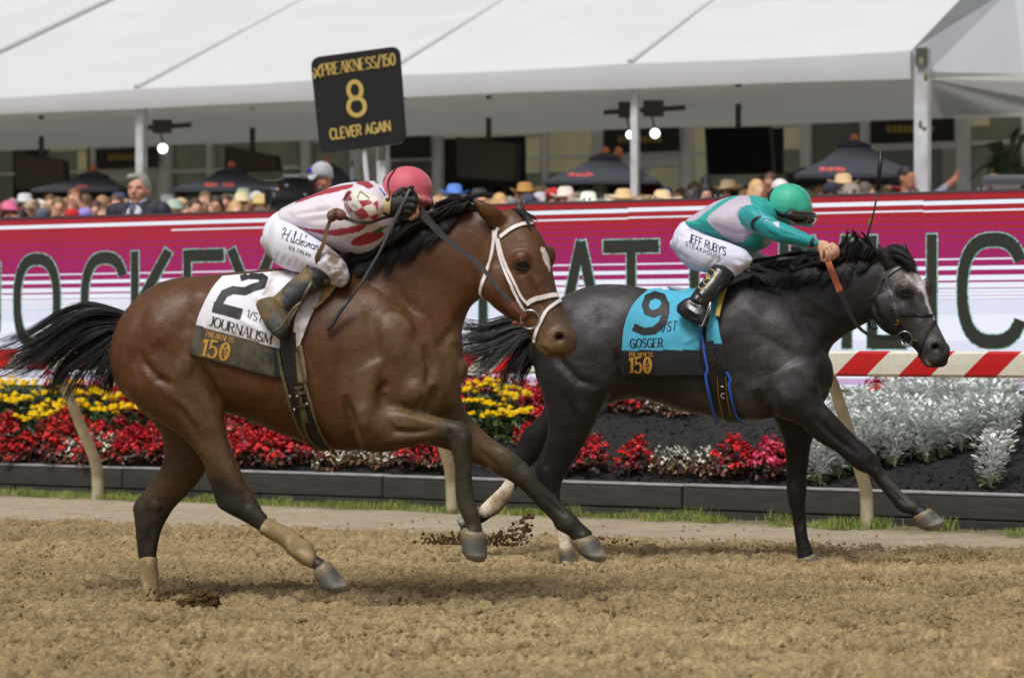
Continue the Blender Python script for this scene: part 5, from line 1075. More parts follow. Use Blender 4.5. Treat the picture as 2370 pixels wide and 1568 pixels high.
lettering('lettering', CB, 'PREAKNESS', zA(1022, 800), (280, 72), (.18, -1), 12, m_goldp, cloth1, width=65, th=.13, thin=.06, serif=True, gap=.12)
lettering('lettering', CB, '150', zA(965, 992), (310, 60), (.22, -1), 38, m_goldp, cloth1, width=66, th=.17, thin=.07, serif=True, gap=.16, sub=8)
em = [(Z(zA, [(1195, 905), (1205, 935), (1225, 900), (1240, 935)]), 2.2), (Z(zA, [(1190, 960), (1245, 965)]), 2.2), (Z(zA, [(1217, 930), (1212, 1010)]), 2.4), (Z(zA, [(1195, 985), (1212, 1012), (1235, 988)]), 2.4)]
lettering('emblem', CB, '', zA(0, 0), (1, 0), (0, -1), 1, m_goldp, cloth1, glyphs=glyph2(em, zA(0, 0)))
wc = lambda V, q: blend(np.tile(np.array(srgb(214, 212, 218)), (len(V), 1)), srgb(140, 112, 72), np.clip(.18+.9*vnoise(V, 25)*vnoise(V, 60, 3)+.3*np.exp(-(pdist(q, Z(zA, [(1950, 700), (1930, 900)]))/5)**2), 0, .8))
drape('cloth_flap', BB, Z(zA, [(2170, 320), (2000, 480), (1912, 650), (1905, 870), (1922, 965)]), Z(zA, [(2230, 330), (2150, 460), (2040, 690), (1965, 890), (1928, 972)]), m_cloth, cloth1, 14, 50, .020, wc, .002, None, FB)
oc = lambda V, q: blend(np.tile(np.array(srgb(178, 140, 78)), (len(V), 1)), srgb(110, 86, 48), np.clip(.2+vnoise(V, 30), 0, .7))
drape('pad', BB, Z(zA, [(2060, 335), (2200, 345), (2160, 460), (2105, 540)]), Z(zA, [(2390, 240), (2330, 330), (2240, 440), (2112, 545)]), m_cloth, cloth1, 20, 30, .030, oc, .003, None, FB, .012)
# saddle, girth and stirrup
m_lea = mat('black leather', srgb(24, 22, 22), .4, nscale=30, namt=.3, bscale=120, bump=.3); m_mud = mat('muddy leather', srgb(88, 76, 50), .65, nscale=18, namt=.6, bscale=90, bump=.6)
m_steel = mat('steel', srgb(170, 172, 176), .28, metal=1)
sad1 = thing('saddle', 'small racing saddle with mud covered girth on the bay horse', 'saddle')
m_seat = mat('grey saddle plastic', srgb(120, 126, 140), .35)
vs, fs = loft(FB, Z(zA, [(1690, 215)]) and [(636, 640, 640, 652, .05, -.03), (650, 640, 654, 656, .09, -.03), (672, 646, 676, 662, .10, -.03), (700, 652, 704, 668, .08, -.03), (760, 640, 766, 662, .06, -.03)], k=4, n=16); link('seat', mesh('seat', vs, fs, True), m_seat, sad1)
gl = Z(z1, [(1985, 640), (1990, 740), (2010, 870), (2045, 1000), (2095, 1170), (2160, 1320), (2250, 1432), (2300, 1480)])
ribbon(BB, gl, [40, 40, 40, 38, 36, 34, 30], 'girth', m_lea, sad1, .016, .006, fr=FB)
for dx in (-70, 62):
    ribbon(BB, [(x+dx*.33648*(1 if i < 4 else .85), y-(6 if dx < 0 and i > 4 else 0)+(0 if dx < 0 else -3)) for i, (x, y) in enumerate(gl[1:])], [7, 8, 8, 7, 6], 'girth_edge', m_mud, sad1, .022, .006, fr=FB)
for q in (Z(z1, [(2035, 1010), (2090, 1000)]), Z(z1, [(2045, 1050), (2105, 1035)]), Z(z1, [(2060, 1130), (2125, 1112)])): ribbon(BB, q, 5, 'buckle', m_mud, sad1, .028, .007, fr=FB)
ribbon(BB, Z(z1, [(2060, 1000), (2080, 1100), (2095, 1200), (2120, 1300), (2170, 1370), (2200, 1385)]), 9, 'strap', m_mud, sad1, .026, .005, fr=FB)
ribbon(BB, Z(z1, [(2090, 1120), (2110, 1180), (2125, 1230)]), 9, 'strap', m_mud, sad1, .026, .005, fr=FB)
drape('girth_cover', BB, Z(zA, [(1925, 970), (1935, 1100), (1950, 1265)]), Z(zA, [(1985, 880), (2015, 1080), (2038, 1260)]), m_cloth, sad1, 8, 20, .024, lambda V, q: blend(np.tile(np.array(srgb(128, 112, 76)), (len(V), 1)), srgb(84, 72, 46), np.clip(.3+vnoise(V, 40), 0, .8)), .002, None, FB)
for x, y in ((2055, 1060), (2010, 1058), (2120, 1110), (2040, 1140)):
    p, _ = hit(BB, *z1(x, y), .035)
    if p is not None: g = G(); g.ball(p, .007, 8); g.build('buckle_stud', m_steel, sad1, True)
# ---- number cloth of the grey
def colG(V, q):
    c = np.tile(np.array(srgb(74, 172, 204)), (len(V), 1))*(1+.05*vnoise(V, 10)[:, None]); c[q[:, 1] > 810.5-.01*(q[:, 0]-1440)] = srgb(18, 18, 22); return c
cloth2 = thing('number_cloth', 'turquoise number cloth with a black 9 on the grey horse', 'saddle cloth')
wr = [([(1560, 690), (1600, 740), (1615, 800)], 7, .010), ([(1545, 690), (1560, 730)], 6, -.006), ([(1590, 790), (1622, 770)], 6, .006)]
o_, CG = drape('cloth', GB, [(1500, 674), (1474, 696), (1456, 722), (1444, 759), (1440, 811), (1447, 868)], [(1610, 668), (1636, 700), (1626, 763), (1622, 809), (1632, 868)], m_cloth, cloth2, 80, 80, .014, colG, .004, wr, FG)
lettering('lettering', CG, 'GOSGER', (1459, 804), (78, -2), (0, -1), 20, m_ink, cloth2, width=76, th=.15, thin=.055, serif=True, gap=.12, sub=8)
lettering('lettering', CG, '1/ST', (1528, 767), (40, -2), (.05, -1), 22, m_ink, cloth2, width=37, th=.1, slant=.1, sub=8)
nine = [([(1540, 704), (1533, 687), (1516, 682), (1499, 689), (1493, 706), (1498, 721), (1513, 726), (1530, 719), (1540, 704)], 16), ([(1541, 698), (1541, 722), (1533, 748), (1514, 764), (1490, 767), (1466, 756)], 17)]
lettering('digit', CG, '', (0, 0), (1, 0), (0, -1), 1, m_ink, cloth2, glyphs=glyph2(nine, (0, 0)), sub=6)
lettering('lettering', CG, 'PREAKNESS', (1457, 825), (55, 0), (0, -1), 10, m_goldp, cloth2, width=54, th=.13, thin=.06, serif=True, gap=.12)
lettering('lettering', CG, '150', (1457, 862), (56, 0), (0, -1), 35, m_goldp, cloth2, width=52, th=.18, thin=.07, serif=True, gap=.16, sub=8)
em = [([(1494, 838), (1497, 846), (1501, 836), (1505, 845)], 2), ([(1492, 851), (1507, 851)], 2), ([(1500, 845), (1500, 860)], 2.2)]
lettering('emblem', CG, '', (0, 0), (1, 0), (0, -1), 1, m_goldp, cloth2, glyphs=glyph2(em, (0, 0)))
drape('cloth_flap', GB, [(1676, 639), (1648, 700), (1637, 750), (1635, 797)], [(1700, 640), (1670, 700), (1662, 740), (1671, 797)], m_cloth, cloth2, 14, 40, .020, lambda V, q: np.tile(np.array(srgb(78, 176, 206)), (len(V), 1)), .003, None, FG)
drape('cloth_flap', GB, [(1634, 799), (1637, 825), (1640, 856)], [(1673, 799), (1678, 825), (1685, 856)], m_cloth, cloth2, 10, 14, .020, lambda V, q: np.tile(np.array(srgb(16, 16, 20)), (len(V), 1)), .002, None, FG)
ribbon(GB, [(1701, 646), (1687, 665), (1671, 698), (1661, 737)], [10, 11, 12, 11], 'pad', mat('ochre pad', srgb(176, 150, 66), .7, nscale=40, namt=.15), cloth2, .028, .016, fr=FG)
sad2 = thing('saddle', 'racing saddle with black and blue girth on the grey horse', 'saddle')
vs, fs = loft(FG, [(1545, 661, 1548, 668, .04, -.03), (1565, 664, 1568, 676, .08, -.03), (1600, 668, 1602, 682, .09, -.03), (1640, 660, 1644, 680, .07, -.03), (1690, 645, 1696, 665, .06, -.03), (1730, 622, 1738, 650, .06, -.03)], k=4, n=16); link('seat', mesh('seat', vs, fs, True), mat('pale saddle plastic', srgb(150, 158, 176), .35), sad2)
ribbon(GB, [(1636, 790), (1640, 830), (1658, 862), (1670, 905), (1684, 945), (1702, 973), (1722, 985)], [34, 40, 44, 42, 38, 34], 'girth', m_lea, sad2, .016, .006, fr=FG)
m_blue = mat('blue webbing', srgb(36, 92, 190), .55)
ribbon(GB, [(1622, 765), (1630, 810), (1637, 850), (1634, 868), (1642, 905), (1653, 945), (1666, 970)], [6, 6, 7, 7, 7], 'girth_edge', m_blue, sad2, .024, .005, fr=FG)
ribbon(GB, [(1680, 858), (1687, 875), (1686, 890), (1694, 925), (1706, 955), (1728, 974)], [7, 7, 7, 6], 'girth_edge', m_blue, sad2, .024, .005, fr=FG)
for q in (Z(z3, [(1552, 355), (1560, 450), (1585, 560)]), Z(z3, [(1598, 355), (1604, 450), (1628, 560)])): ribbon(GB, q, 2, 'stitching', mat('brass', srgb(170, 140, 70), .35, metal=.8), sad2, .025, .002, fr=FG)
lettering('mark', GB, 'C', (1669, 914), (10, 2), (0, -1), 10, mat('white print', srgb(210, 210, 210), .6), sad2, width=8, th=.18, off=.028)
ribbon(GB, Z(z3, [(1572, 405), (1586, 408)]), 3, 'mark', mat('white print', srgb(210, 210, 210), .6), sad2, .028, .002, fr=FG)
# ---- bridles
m_wlea = mat('white bridle leather', srgb(222, 214, 214), .5, nscale=30, namt=.12); m_blk = mat('black bridle leather', srgb(24, 24, 30), .42)
br1 = thing('bridle', 'white bridle with dark reins on the bay horse', 'bridle')
for q, w_ in ((Z(z7, [(515, 385), (600, 320), (690, 280), (778, 268)]), 9.5), (Z(z7, [(498, 400), (540, 560), (610, 730), (670, 860), (728, 940)]), 6.5), (Z(z7, [(484, 400), (520, 580), (590, 760), (650, 900), (715, 1015)]), 6.5), (Z(z7, [(462, 320), (463, 420), (430, 600), (372, 750), (350, 850), (362, 900)]), 8.5),
              (Z(z7, [(735, 955), (800, 915), (900, 890), (1000, 880), (1050, 925), (1078, 962)]), 11.5), (Z(z7, [(1020, 920), (920, 1000), (850, 1120), (818, 1210), (808, 1280)]), 8.5), (Z(z7, [(495, 300), (480, 360), (480, 405)]), 8)):
    ribbon(BB, q, w_, 'strap', m_wlea, br1, .004, .005, fr=FB)
p, n2 = hit(BB, *z7(775, 1085), .014); ring(p, .040, .0045, 'bit_ring', m_steel, br1, n2+Vector((0, -1, 0)))
g = G(); 
for a in ((700, 1120), (640, 1115)): 
    q_ = FB.p(*z7(*a), -.16); g.ball(q_, (.016, .012, .010), 8)
g.build('lip_strap', mat('brown leather', srgb(110, 66, 50), .5), br1, True)
def airstrap(name, fr, pts, wpx, m, parent, th=.004, k=6):
    """strap hanging free: points (x, y, lat)"""
    c = cr(pts, k); V = []; m_ = len(c); P3 = [fr.p(*q) for q in c]
    for i in range(m_):
        t = (P3[min(i+1, m_-1)]-P3[max(i-1, 0)]).normalized(); n2 = Vector((0, -1, 0)); s = t.cross(n2).normalized(); n2 = s.cross(t)
        ww = (np.interp(i/(m_-1), np.linspace(0, 1, len(wpx)), wpx) if isinstance(wpx, (list, tuple)) else wpx)*P3[i].y/FPX/2
        V += [P3[i]-s*ww, P3[i]+s*ww, P3[i]+s*ww*.8-n2*th, P3[i]-s*ww*.8-n2*th]
    F = [(4*i+a, 4*i+(a+1) % 4, 4*i+4+(a+1) % 4, 4*i+4+a) for i in range(m_-1) for a in range(4)]+[(0, 3, 2, 1), (4*m_-4, 4*m_-3, 4*m_-2, 4*m_-1)]
    g = G(); g.add(V, F); bm_ = g.build(name, m, parent); return bm_
m_rein = mat('rubber rein', srgb(56, 56, 60), .6, nscale=60, namt=.25, bscale=300, bump=.4)
airstrap('rein', FB, [(958, 470, -.24), (985, 503, -.23), (1034, 554, -.21), (1105, 609, -.20), (1158, 671, -.20), (1190, 706, -.19), (1214, 730, -.17)], [17, 17, 12, 10, 10, 10], m_rein, br1, .006)
airstrap('rein', FB, [(1184, 700, -.195), (1200, 716, -.19), (1216, 733, -.18)], 13, mat('brown leather', srgb(110, 66, 50), .5), br1, .008)
m_brn = mat('muddy brown strap', srgb(92, 72, 44), .55, nscale=20, namt=.4)
airstrap('rein_loop', FB, [(768, 500, -.25), (757, 530, -.26), (748, 565, -.27), (735, 595, -.27), (738, 612, -.26), (746, 622, -.25)], [9, 9, 9, 13, 10, 7], m_brn, br1, .006)
airstrap('rein_loop', FB, [(790, 500, -.25), (820, 512, -.25), (850, 516, -.25), (885, 505, -.24), (915, 498, -.22), (960, 500, -.18)], [10, 8, 8, 9, 9], mat('dark strap', srgb(48, 40, 36), .5), br1, .006)
vs_, fs_ = ell(FB, 783, 496, -.26, 20, 14, .03, 20); g = G(); g.add(vs_, fs_); vs_, fs_ = ell(FB, 768, 500, -.265, 12, 14, .026, -10); g.add(vs_, fs_)
o = g.build('rein_knot', mat('knotted leather', srgb(112, 74, 62), .5, nscale=25, namt=.5, bscale=60, bump=.8), br1, True)
g = G(); g.tube([FB.p(776, 484, -.285), FB.p(773, 496, -.298), FB.p(777, 508, -.285)], .006, 6); g.build('rein_knot', m_brn, br1, True)
br2 = thing('bridle', 'black bridle with orange gripped reins on the grey horse', 'bridle')
for q, w_ in ((Z(z8, [(545, 510), (600, 462), (680, 420), (760, 404), (850, 428)]), 8), (Z(z8, [(525, 440), (540, 520), (570, 640), (605, 780), (630, 880), (655, 960), (690, 1045)]), 8.5), (Z(z8, [(520, 530), (490, 560), (470, 640)]), 5),
              (Z(z8, [(660, 878), (760, 884), (880, 892), (1000, 900), (1060, 945)]), 6), (Z(z8, [(1045, 905), (985, 985), (930, 1060), (890, 1150), (865, 1240), (862, 1300)]), 6), (Z(z8, [(1010, 890), (1050, 925), (1075, 960)]), 8)):
    ribbon(GB, q, w_, 'strap', m_blk, br2, .004, .005, fr=FG)
p, n2 = hit(GB, *z8(722, 1110), .014); ring(p, .038, .004, 'bit_ring', m_steel, br2, n2+Vector((0, -1, 0)))
p2, _ = hit(GB, *z8(745, 1155), .018); ring(p+Vector((.012, 0, -.018)), .030, .004, 'bit_ring', m_steel, br2, Vector((.3, -1, .9)))
ribbon(GB, Z(z8, [(790, 1125), (850, 1140)]), 4, 'bit', m_steel, br2, .008, .006, fr=FG)
ribbon(GB, Z(z8, [(640, 930), (655, 950), (650, 972), (625, 975)]), 3.5, 'buckle', mat('brass', srgb(170, 140, 70), .35, metal=.8), br2, .012, .004, fr=FG)
m_org = mat('orange rubber grip', srgb(178, 92, 58), .65, bscale=200, bump=.3)
airstrap('rein_grip', FG, [(1915, 588, -.16), (1918, 608, -.18), (1928, 634, -.2), (1944, 674, -.205)], [11, 14, 15, 15], m_org, br2, .007)
airstrap('rein', FG, [(1943, 671, -.205), (1966, 723, -.2), (1988, 757, -.19), (2014, 775, -.19), (2048, 782, -.19), (2082, 779, -.18)], [12, 11, 8, 8, 12, 13], m_blk, br2, .006)
airstrap('rein', FG, [(1692, 598, -.2), (1712, 598, -.2), (1735, 610, -.2), (1765, 622, -.19), (1800, 633, -.18), (1830, 634, -.17)], [10, 11, 9, 10, 10], m_blk, br2, .006)
airstrap('rein', FG, [(1692, 604, -.2), (1702, 616, -.2), (1725, 628, -.2), (1765, 636, -.19), (1805, 637, -.18), (1830, 632, -.17)], [9, 8, 9, 10, 10], m_blk, br2, .006)
airstrap('rein', FG, [(1826, 632, -.17), (1850, 618, -.15), (1880, 608, -.15), (1905, 600, -.15), (1920, 592, -.16)], [10, 8, 7, 7], m_blk, br2, .006)
vs_, fs_ = ell(FG, 1836, 622, -.18, 13, 8, .03, 20); g = G(); g.add(vs_, fs_); g.build('rein_knot', m_blk, br2, True)
airstrap('throat_strap', FG, [(2011, 742, .02), (2013, 756, .0), (2022, 762, -.02), (2032, 757, -.02)], 4, m_blk, br2, .004)
# leg wraps of the bay
m_wrap = mat('muddy leg wrap', vcol=True, rough=.8, bscale=120, bump=.4)
def wrap(name, fr, lat, secs, lab):
    vs, fs = loft(fr, [(s[0], s[1], s[2], s[3], s[4]) for s in secs], lat, k=5, n=20, caps=True); me = mesh(name, vs, fs, True); v = coords(me); q = px_of(v)
    c = blend(np.tile(np.array(srgb(138, 118, 82)), (len(v), 1)), srgb(196, 176, 138), np.clip(vnoise(v, 28)*1.6*np.exp(-(pdist(q, [(s[2]*.6+s[0]*.4, s[3]*.6+s[1]*.4) for s in secs])/11)**2), 0, .9)); set_col(me, c); n2 = normals(me); set_co(me, v+n2*.0015*vnoise(v, 40)[:, None])
    return tag(link(name, me, m_wrap), lab, 'leg wrap', 'leg wraps of the bay horse')
wrap('leg_wrap', FB, -.15, [(624, 1197, 603, 1234, .036), (652, 1212, 628, 1249, .036), (680, 1226, 652, 1263, .037), (700, 1241, 674, 1287, .042), (719, 1253, 697, 1304, .043), (730, 1277, 719, 1314, .038)], 'mud caked wrap on the raised near hind leg of the bay')
wrap('leg_wrap', FB, .13, [(363, 1289, 320, 1296, .038), (365, 1320, 323, 1325, .037), (368, 1350, 326, 1354, .038), (372, 1386, 329, 1392, .04)], 'mud caked wrap on the standing far hind leg of the bay')
# ------------------------------------------------------------------ the two jockeys
m_skin = mat('skin', vcol=True, rough=.5, spec=.4, bscale=250, bump=.1, bdist=.002)
m_silk = mat('racing silks', vcol=True, rough=.55, bscale=300, bump=.1, bdist=.002, sheen=.3)
m_brch = mat('racing breeches', vcol=True, rough=.7, bscale=300, bump=.1, bdist=.002)
m_boot = mat('riding boot', vcol=True, rough=.28, spec=.6, bscale=60, bump=.25, bdist=.004)
def garment(name, fr, parts, m, parent, voxel, colf, strokes=(), smooth=3, wrinkle=.0015, ws=14):
    me = fuse(name, parts, voxel, smooth)
    v = coords(me); n = normals(me); set_co(me, v+n*((vnoise(v, ws)+.5*vnoise(v, ws*2.3, 4))*wrinkle)[:, None])
    if strokes: sculpt(me, strokes, fr, None)
    v = coords(me); set_col(me, np.clip(colf(v, px_of(v)), 0, 1)); return link(name, me, m, parent), bvh(me), me
def fingers(fr, lines, r): return [loft3(fr, l, r) for l in lines]
def loft3(fr, pts, r):
    """round limb through (x, y, lat) with radii in metres"""
    c = cr(pts, 5); rr = np.interp(np.linspace(0, 1, len(c)), np.linspace(0, 1, len(r)), r) if isinstance(r, (list, tuple)) else [r]*len(c)
    g = G(); P3 = [fr.p(*q) for q in c]; g.tube(P3, list(rr), 10); g.ball(P3[0], rr[0], 10); g.ball(P3[-1], rr[-1]*.98, 10); return g.v, g.f
def flatc(rgb): return lambda v, q: np.tile(np.array(srgb(*rgb)), (len(v), 1))*(1+.06*vnoise(v, 12)[:, None])
skin_c = flatc((200, 156, 128))
# === jockey of the bay
j1 = thing('person', 'jockey in white and crimson silks with a pink helmet crouched on the bay', 'person')
def sk1(v, q): return skin_c(v, q)
garment('body', FB, [loft(FB, [(868, 430, 872, 500, .07), (900, 428, 905, 492, .06), (930, 430, 935, 500, .075), (965, 440, 965, 505, .07), (985, 455, 978, 500, .04)], 0), ell(FB, 978, 497, 0, 10, 8, .02)]
        +[loft3(FB, [(870, 482, -.24), (892, 476, -.24), (908, 472, -.235)], [.034, .03, .028])], m_skin, j1, .007, sk1)
def silk1(v, q):
    c = np.tile(np.array(srgb(218, 210, 220)), (len(v), 1)); cr_ = srgb(160, 42, 58)
    for l in (Z(z5, [(330, 372), (350, 330), (430, 290), (620, 240), (760, 212), (830, 205), (830, 225), (800, 242), (700, 266), (500, 312), (400, 350)]),
              Z(z5, [(330, 560), (450, 584), (640, 596), (800, 572), (940, 538), (950, 556), (880, 612), (700, 648), (560, 634), (430, 600)])): c[inpoly(q, l)] = cr_
    hx, hy = z5(950, 668); a = R(-18); dx, dy = q[:, 0]-hx, q[:, 1]-hy; ex = dx*math.cos(a)+dy*math.sin(a); ey = -dx*math.sin(a)+dy*math.cos(a); c[((ex/40)**2+(ey/13)**2) < 1] = cr_
    c[inpoly(q, Z(z5, [(870, 175), (960, 180), (1010, 225), (960, 250), (900, 215), (850, 200)]))] = srgb(150, 36, 54)
    c[inpoly(q, Z(z5, [(1010, 600), (1060, 570), (1130, 555), (1080, 600), (1020, 640)]))] = srgb(30, 110, 56); c[inpoly(q, Z(z5, [(1010, 172), (1060, 172), (1050, 205), (1015, 200)]))] = srgb(40, 150, 80)
    mud = np.clip(vnoise(v, 18)*.5+vnoise(v, 45, 2)*.5, 0, 1)*np.exp(-((q[:, 1]-585)/40)**2)*.5; return blend(c, srgb(150, 128, 96), mud)
tor = [(655, 482, 672, 535, .12), (690, 464, 712, 549, .15), (730, 448, 765, 573, .165), (785, 427, 820, 594, .175), (835, 419, 868, 590, .18), (872, 419, 905, 560, .15), (897, 432, 922, 525, .09)]
S1 = [(Z(z5, [(740, 400), (745, 350), (790, 300), (830, 280)]), 5, -12), (Z(z5, [(300, 470), (500, 440), (720, 420)]), 5, -6), (Z(z5, [(420, 520), (600, 500), (760, 480)]), 7, -6), (Z(z5, [(500, 400), (640, 360)]), 8, 4), (Z(z5, [(700, 700), (900, 690), (1050, 650)]), 8, -6), (Z(z5, [(260, 440), (330, 520)]), 6, -5)]
o_, SB1, _ = garment('silks', FB, [loft(FB, tor, n=28)], m_silk, j1, .0065, silk1, S1, 3, .003, 9)
def sleeve1(v, q):
    c = np.tile(np.array(srgb(222, 214, 210)), (len(v), 1)); a = R(28); x = (q[:, 0]-840); y = q[:, 1]-480; u = (x*math.cos(a)+y*math.sin(a))/33; w_ = (-x*math.sin(a)+y*math.cos(a))/26; u, w_ = u+w_*.6, w_-u*.6
    c[(np.floor(u)+np.floor(w_)) % 2 == 0] = srgb(158, 44, 60); p = Z(z5, [(800, 300), (840, 250), (1000, 245), (1045, 320), (1000, 335), (830, 345)]); c[inpoly(q, p)] = srgb(226, 222, 208); c[q[:, 0] > z5(1040, 0)[0]] = srgb(206, 190, 178); return c
o_, SL1, _ = garment('sleeve', FB, [loft(FB, [(806, 442, 800, 484, .055, -.14), (822, 436, 818, 500, .065, -.2), (848, 444, 846, 512, .064, -.24), (870, 452, 868, 510, .054, -.25), (888, 460, 882, 500, .042, -.25), (896, 463, 890, 495, .036, -.245)], k=4)], m_silk, j1, .0055, sleeve1, [(Z(z5, [(950, 330), (900, 420), (960, 500)]), 4, -5), (Z(z5, [(820, 380), (870, 450)]), 4, -4)], 2, .002, 14)
lettering('arm_number', SL1, 'N', z5(868, 322), (130, 5), (.4, -.9), 15, mat('grey print', srgb(120, 118, 110), .6), j1, width=26, th=.16, off=.004)
ribbon(SL1, Z(z5, [(800, 280), (750, 345), (738, 410), (760, 470)]), 3.5, 'arm_band', m_ink, j1, .003, .003, fr=FB)
def br_c1(v, q):
    c = np.tile(np.array(srgb(224, 224, 238)), (len(v), 1)); n_ = np.clip(.25+vnoise(v*[1, 1, 2], 26)*.8+vnoise(v, 60, 2)*.5, 0, 1); k = np.exp(-(pdist(q, Z(z5, [(690, 900), (720, 1000), (640, 780)]))/26)**2); c = blend(c, srgb(126, 98, 58), np.clip(k*n_*1.8, 0, .92)); return blend(c, srgb(90, 74, 56), .6*np.clip(k*vnoise(v*[1, 1, 3], 50, 7)*2, 0, 1))
W1 = [(Z(z5, [(150, 900), (200, 780)]), 4, -4), (Z(z5, [(210, 920), (260, 800)]), 4, -4), (Z(z5, [(270, 940), (310, 830)]), 4, -4), (Z(z5, [(330, 930), (360, 840)]), 4, -3), (Z(z5, [(600, 880), (700, 860), (790, 880)]), 4, -3), (Z(z5, [(620, 940), (720, 930), (790, 950)]), 4, -3), (Z(z5, [(250, 500), (330, 560), (440, 600)]), 5, -6), (Z(z5, [(600, 640), (680, 760)]), 7, 4)]
o_, BR1, _ = garment('breeches', FB, [loft(FB, [(613, 540, 613, 575, .06), (626, 507, 628, 598, .13), (652, 487, 660, 620, .15), (690, 500, 695, 628, .14), (730, 540, 725, 600, .1)], 0, n=24),
    loft(FB, [(642, 505, 640, 612, .07, -.12), (680, 520, 678, 628, .085, -.15), (720, 545, 712, 634, .088, -.17), (762, 572, 738, 644, .08, -.185), (796, 603, 762, 655, .068, -.19), (808, 632, 780, 664, .045, -.19)], n=24),
    loft(FB, [(712, 612, 768, 655, .055, -.19), (735, 605, 790, 650, .06, -.19), (745, 590, 805, 632, .05, -.19)]),
    loft(FB, [(660, 520, 660, 612, .07, .13), (740, 540, 730, 610, .08, .15), (820, 553, 810, 610, .07, .15), (888, 560, 872, 597, .05, .15)])], m_brch, j1, .007, br_c1, W1)
def script(s):
    """small running hand used for one sponsor's name"""
    L = {'H': (.8, [[(.0, .75), (.15, 1.0), (.3, .95), (.2, .6), (.0, .3), (.12, .0)], [(.75, 1.0), (.5, .3), (.42, .0), (.6, .05)], [(.1, .45), (.65, .55)]]), 'i': (.2, [[(.08, .42), (.02, .05), (.12, 0), (.2, .12)], [(.13, .6), (.14, .64)]]),
         'l': (.22, [[(.02, .2), (.2, .95), (.1, .95), (.04, .1), (.1, 0), (.22, .1)]]), 'd': (.4, [arc(.18, .2, .16, .2, 50, 350, 12), [(.46, 1.0), (.32, .1), (.42, .05)]]), 'e': (.3, [[(.04, .2), (.26, .3), (.2, .42), (.06, .3), (.06, .08), (.16, 0), (.3, .1)]]),
         'b': (.34, [[(.04, .3), (.2, .95), (.1, .9), (.03, .1)]+arc(.15, .2, .14, .2, 200, 440, 10)]), 'r': (.28, [[(0, .1), (.08, .42), (.06, .3), (.22, .38), (.16, .1), (.26, .06)]]), 'a': (.34, [arc(.16, .2, .14, .2, 40, 350, 12), [(.32, .4), (.28, .08), (.36, .06)]]), 'n': (.36, [[(.04, 0), (.1, .4)], [(.08, .25), (.2, .42), (.28, .34), (.25, .05), (.34, .06)]])}
    x = 0; res = []
    for ch in s:
        w_, st = L[ch]
        for p in st:
            c = cr([(x+a, b) for a, b in p], 3) if len(p) > 2 and len(p) < 10 else [(x+a, b) for a, b in p]; res.append((ch, *stroke_poly([(q[0]*26, q[1]*26) for q in c], 1.6)))
        x += w_+.02
    return res, x*26
m_navy = mat('navy print', srgb(26, 24, 56), .6)
lettering('sponsor_print', BR1, '', z5(222, 672), (340, 112), (.10, -1), 1, m_navy, j1, glyphs=script('Hildebran'), off=.003)
lettering('sponsor_print', BR1, 'ICE CREAM', z5(285, 757), (185, 70), (.1, -1), 7.5, m_navy, j1, width=52, th=.15, gap=.35, off=.003)
def boot_c(mud):
    def f(v, q):
        c = np.tile(np.array(srgb(26, 27, 31)), (len(v), 1))
        if mud: n_ = np.clip(.5+vnoise(v, 16)*.9+vnoise(v, 45, 3)*.5, 0, 1); c = blend(np.tile(np.array(srgb(58, 62, 66)), (len(v), 1)), srgb(116, 96, 52), n_*.9)
        return c
    return f
bp1 = [loft(FB, [(712, 612, 768, 654, .062, -.22), (692, 632, 746, 666, .057, -.245), (665, 655, 708, 690, .052, -.275), (640, 680, 682, 710, .047, -.30), (624, 694, 668, 722, .044, -.31)]),
       loft(FB, [(640, 688, 592, 704, .034, -.31), (660, 704, 594, 712, .042, -.315), (667, 726, 606, 738, .044, -.33), (668, 746, 620, 760, .042, -.345), (665, 768, 636, 777, .034, -.355), (656, 784, 648, 786, .015, -.36)])]
W_ = [(Z(z2, [(250, 900), (330, 990)]), 4, -5), (Z(z2, [(220, 940), (300, 1030)]), 4, 5), (Z(z2, [(190, 960), (250, 1040), (320, 1080)]), 4, -6), (Z(z2, [(330, 860), (420, 950)]), 5, -3)]
o_, BT1, _ = garment('boot', FB, bp1, mat('muddy boot', vcol=True, rough=.6, spec=.3, nscale=40, namt=.3, bscale=60, bump=.5, bdist=.004), j1, .006, boot_c(True), W_, 2, .002, 18)
o_2 = garment('boot', FB, [loft(FB, [(820, 600, 860, 612, .055, .18), (790, 640, 835, 652, .05, .19), (760, 680, 800, 692, .045, .2), (745, 705, 785, 718, .042, .2)]), loft(FB, [(745, 700, 785, 715, .04, .2), (760, 715, 775, 760, .04, .2), (800, 730, 800, 760, .03, .2)])], m_boot, j1, .009, boot_c(True))
ribbon(BT1, Z(z2, [(440, 745), (452, 770), (480, 830), (530, 880)]), 5, 'boot_band', m_lea, j1, .004, .003, fr=FB)
# boot cuff, darker
drape('boot_cuff', BT1, Z(z2, [(440, 735), (470, 800), (530, 880)]), Z(z2, [(500, 720), (560, 790), (608, 855)]), m_lea, j1, 10, 16, .004, None, .001, None, FB, .004)
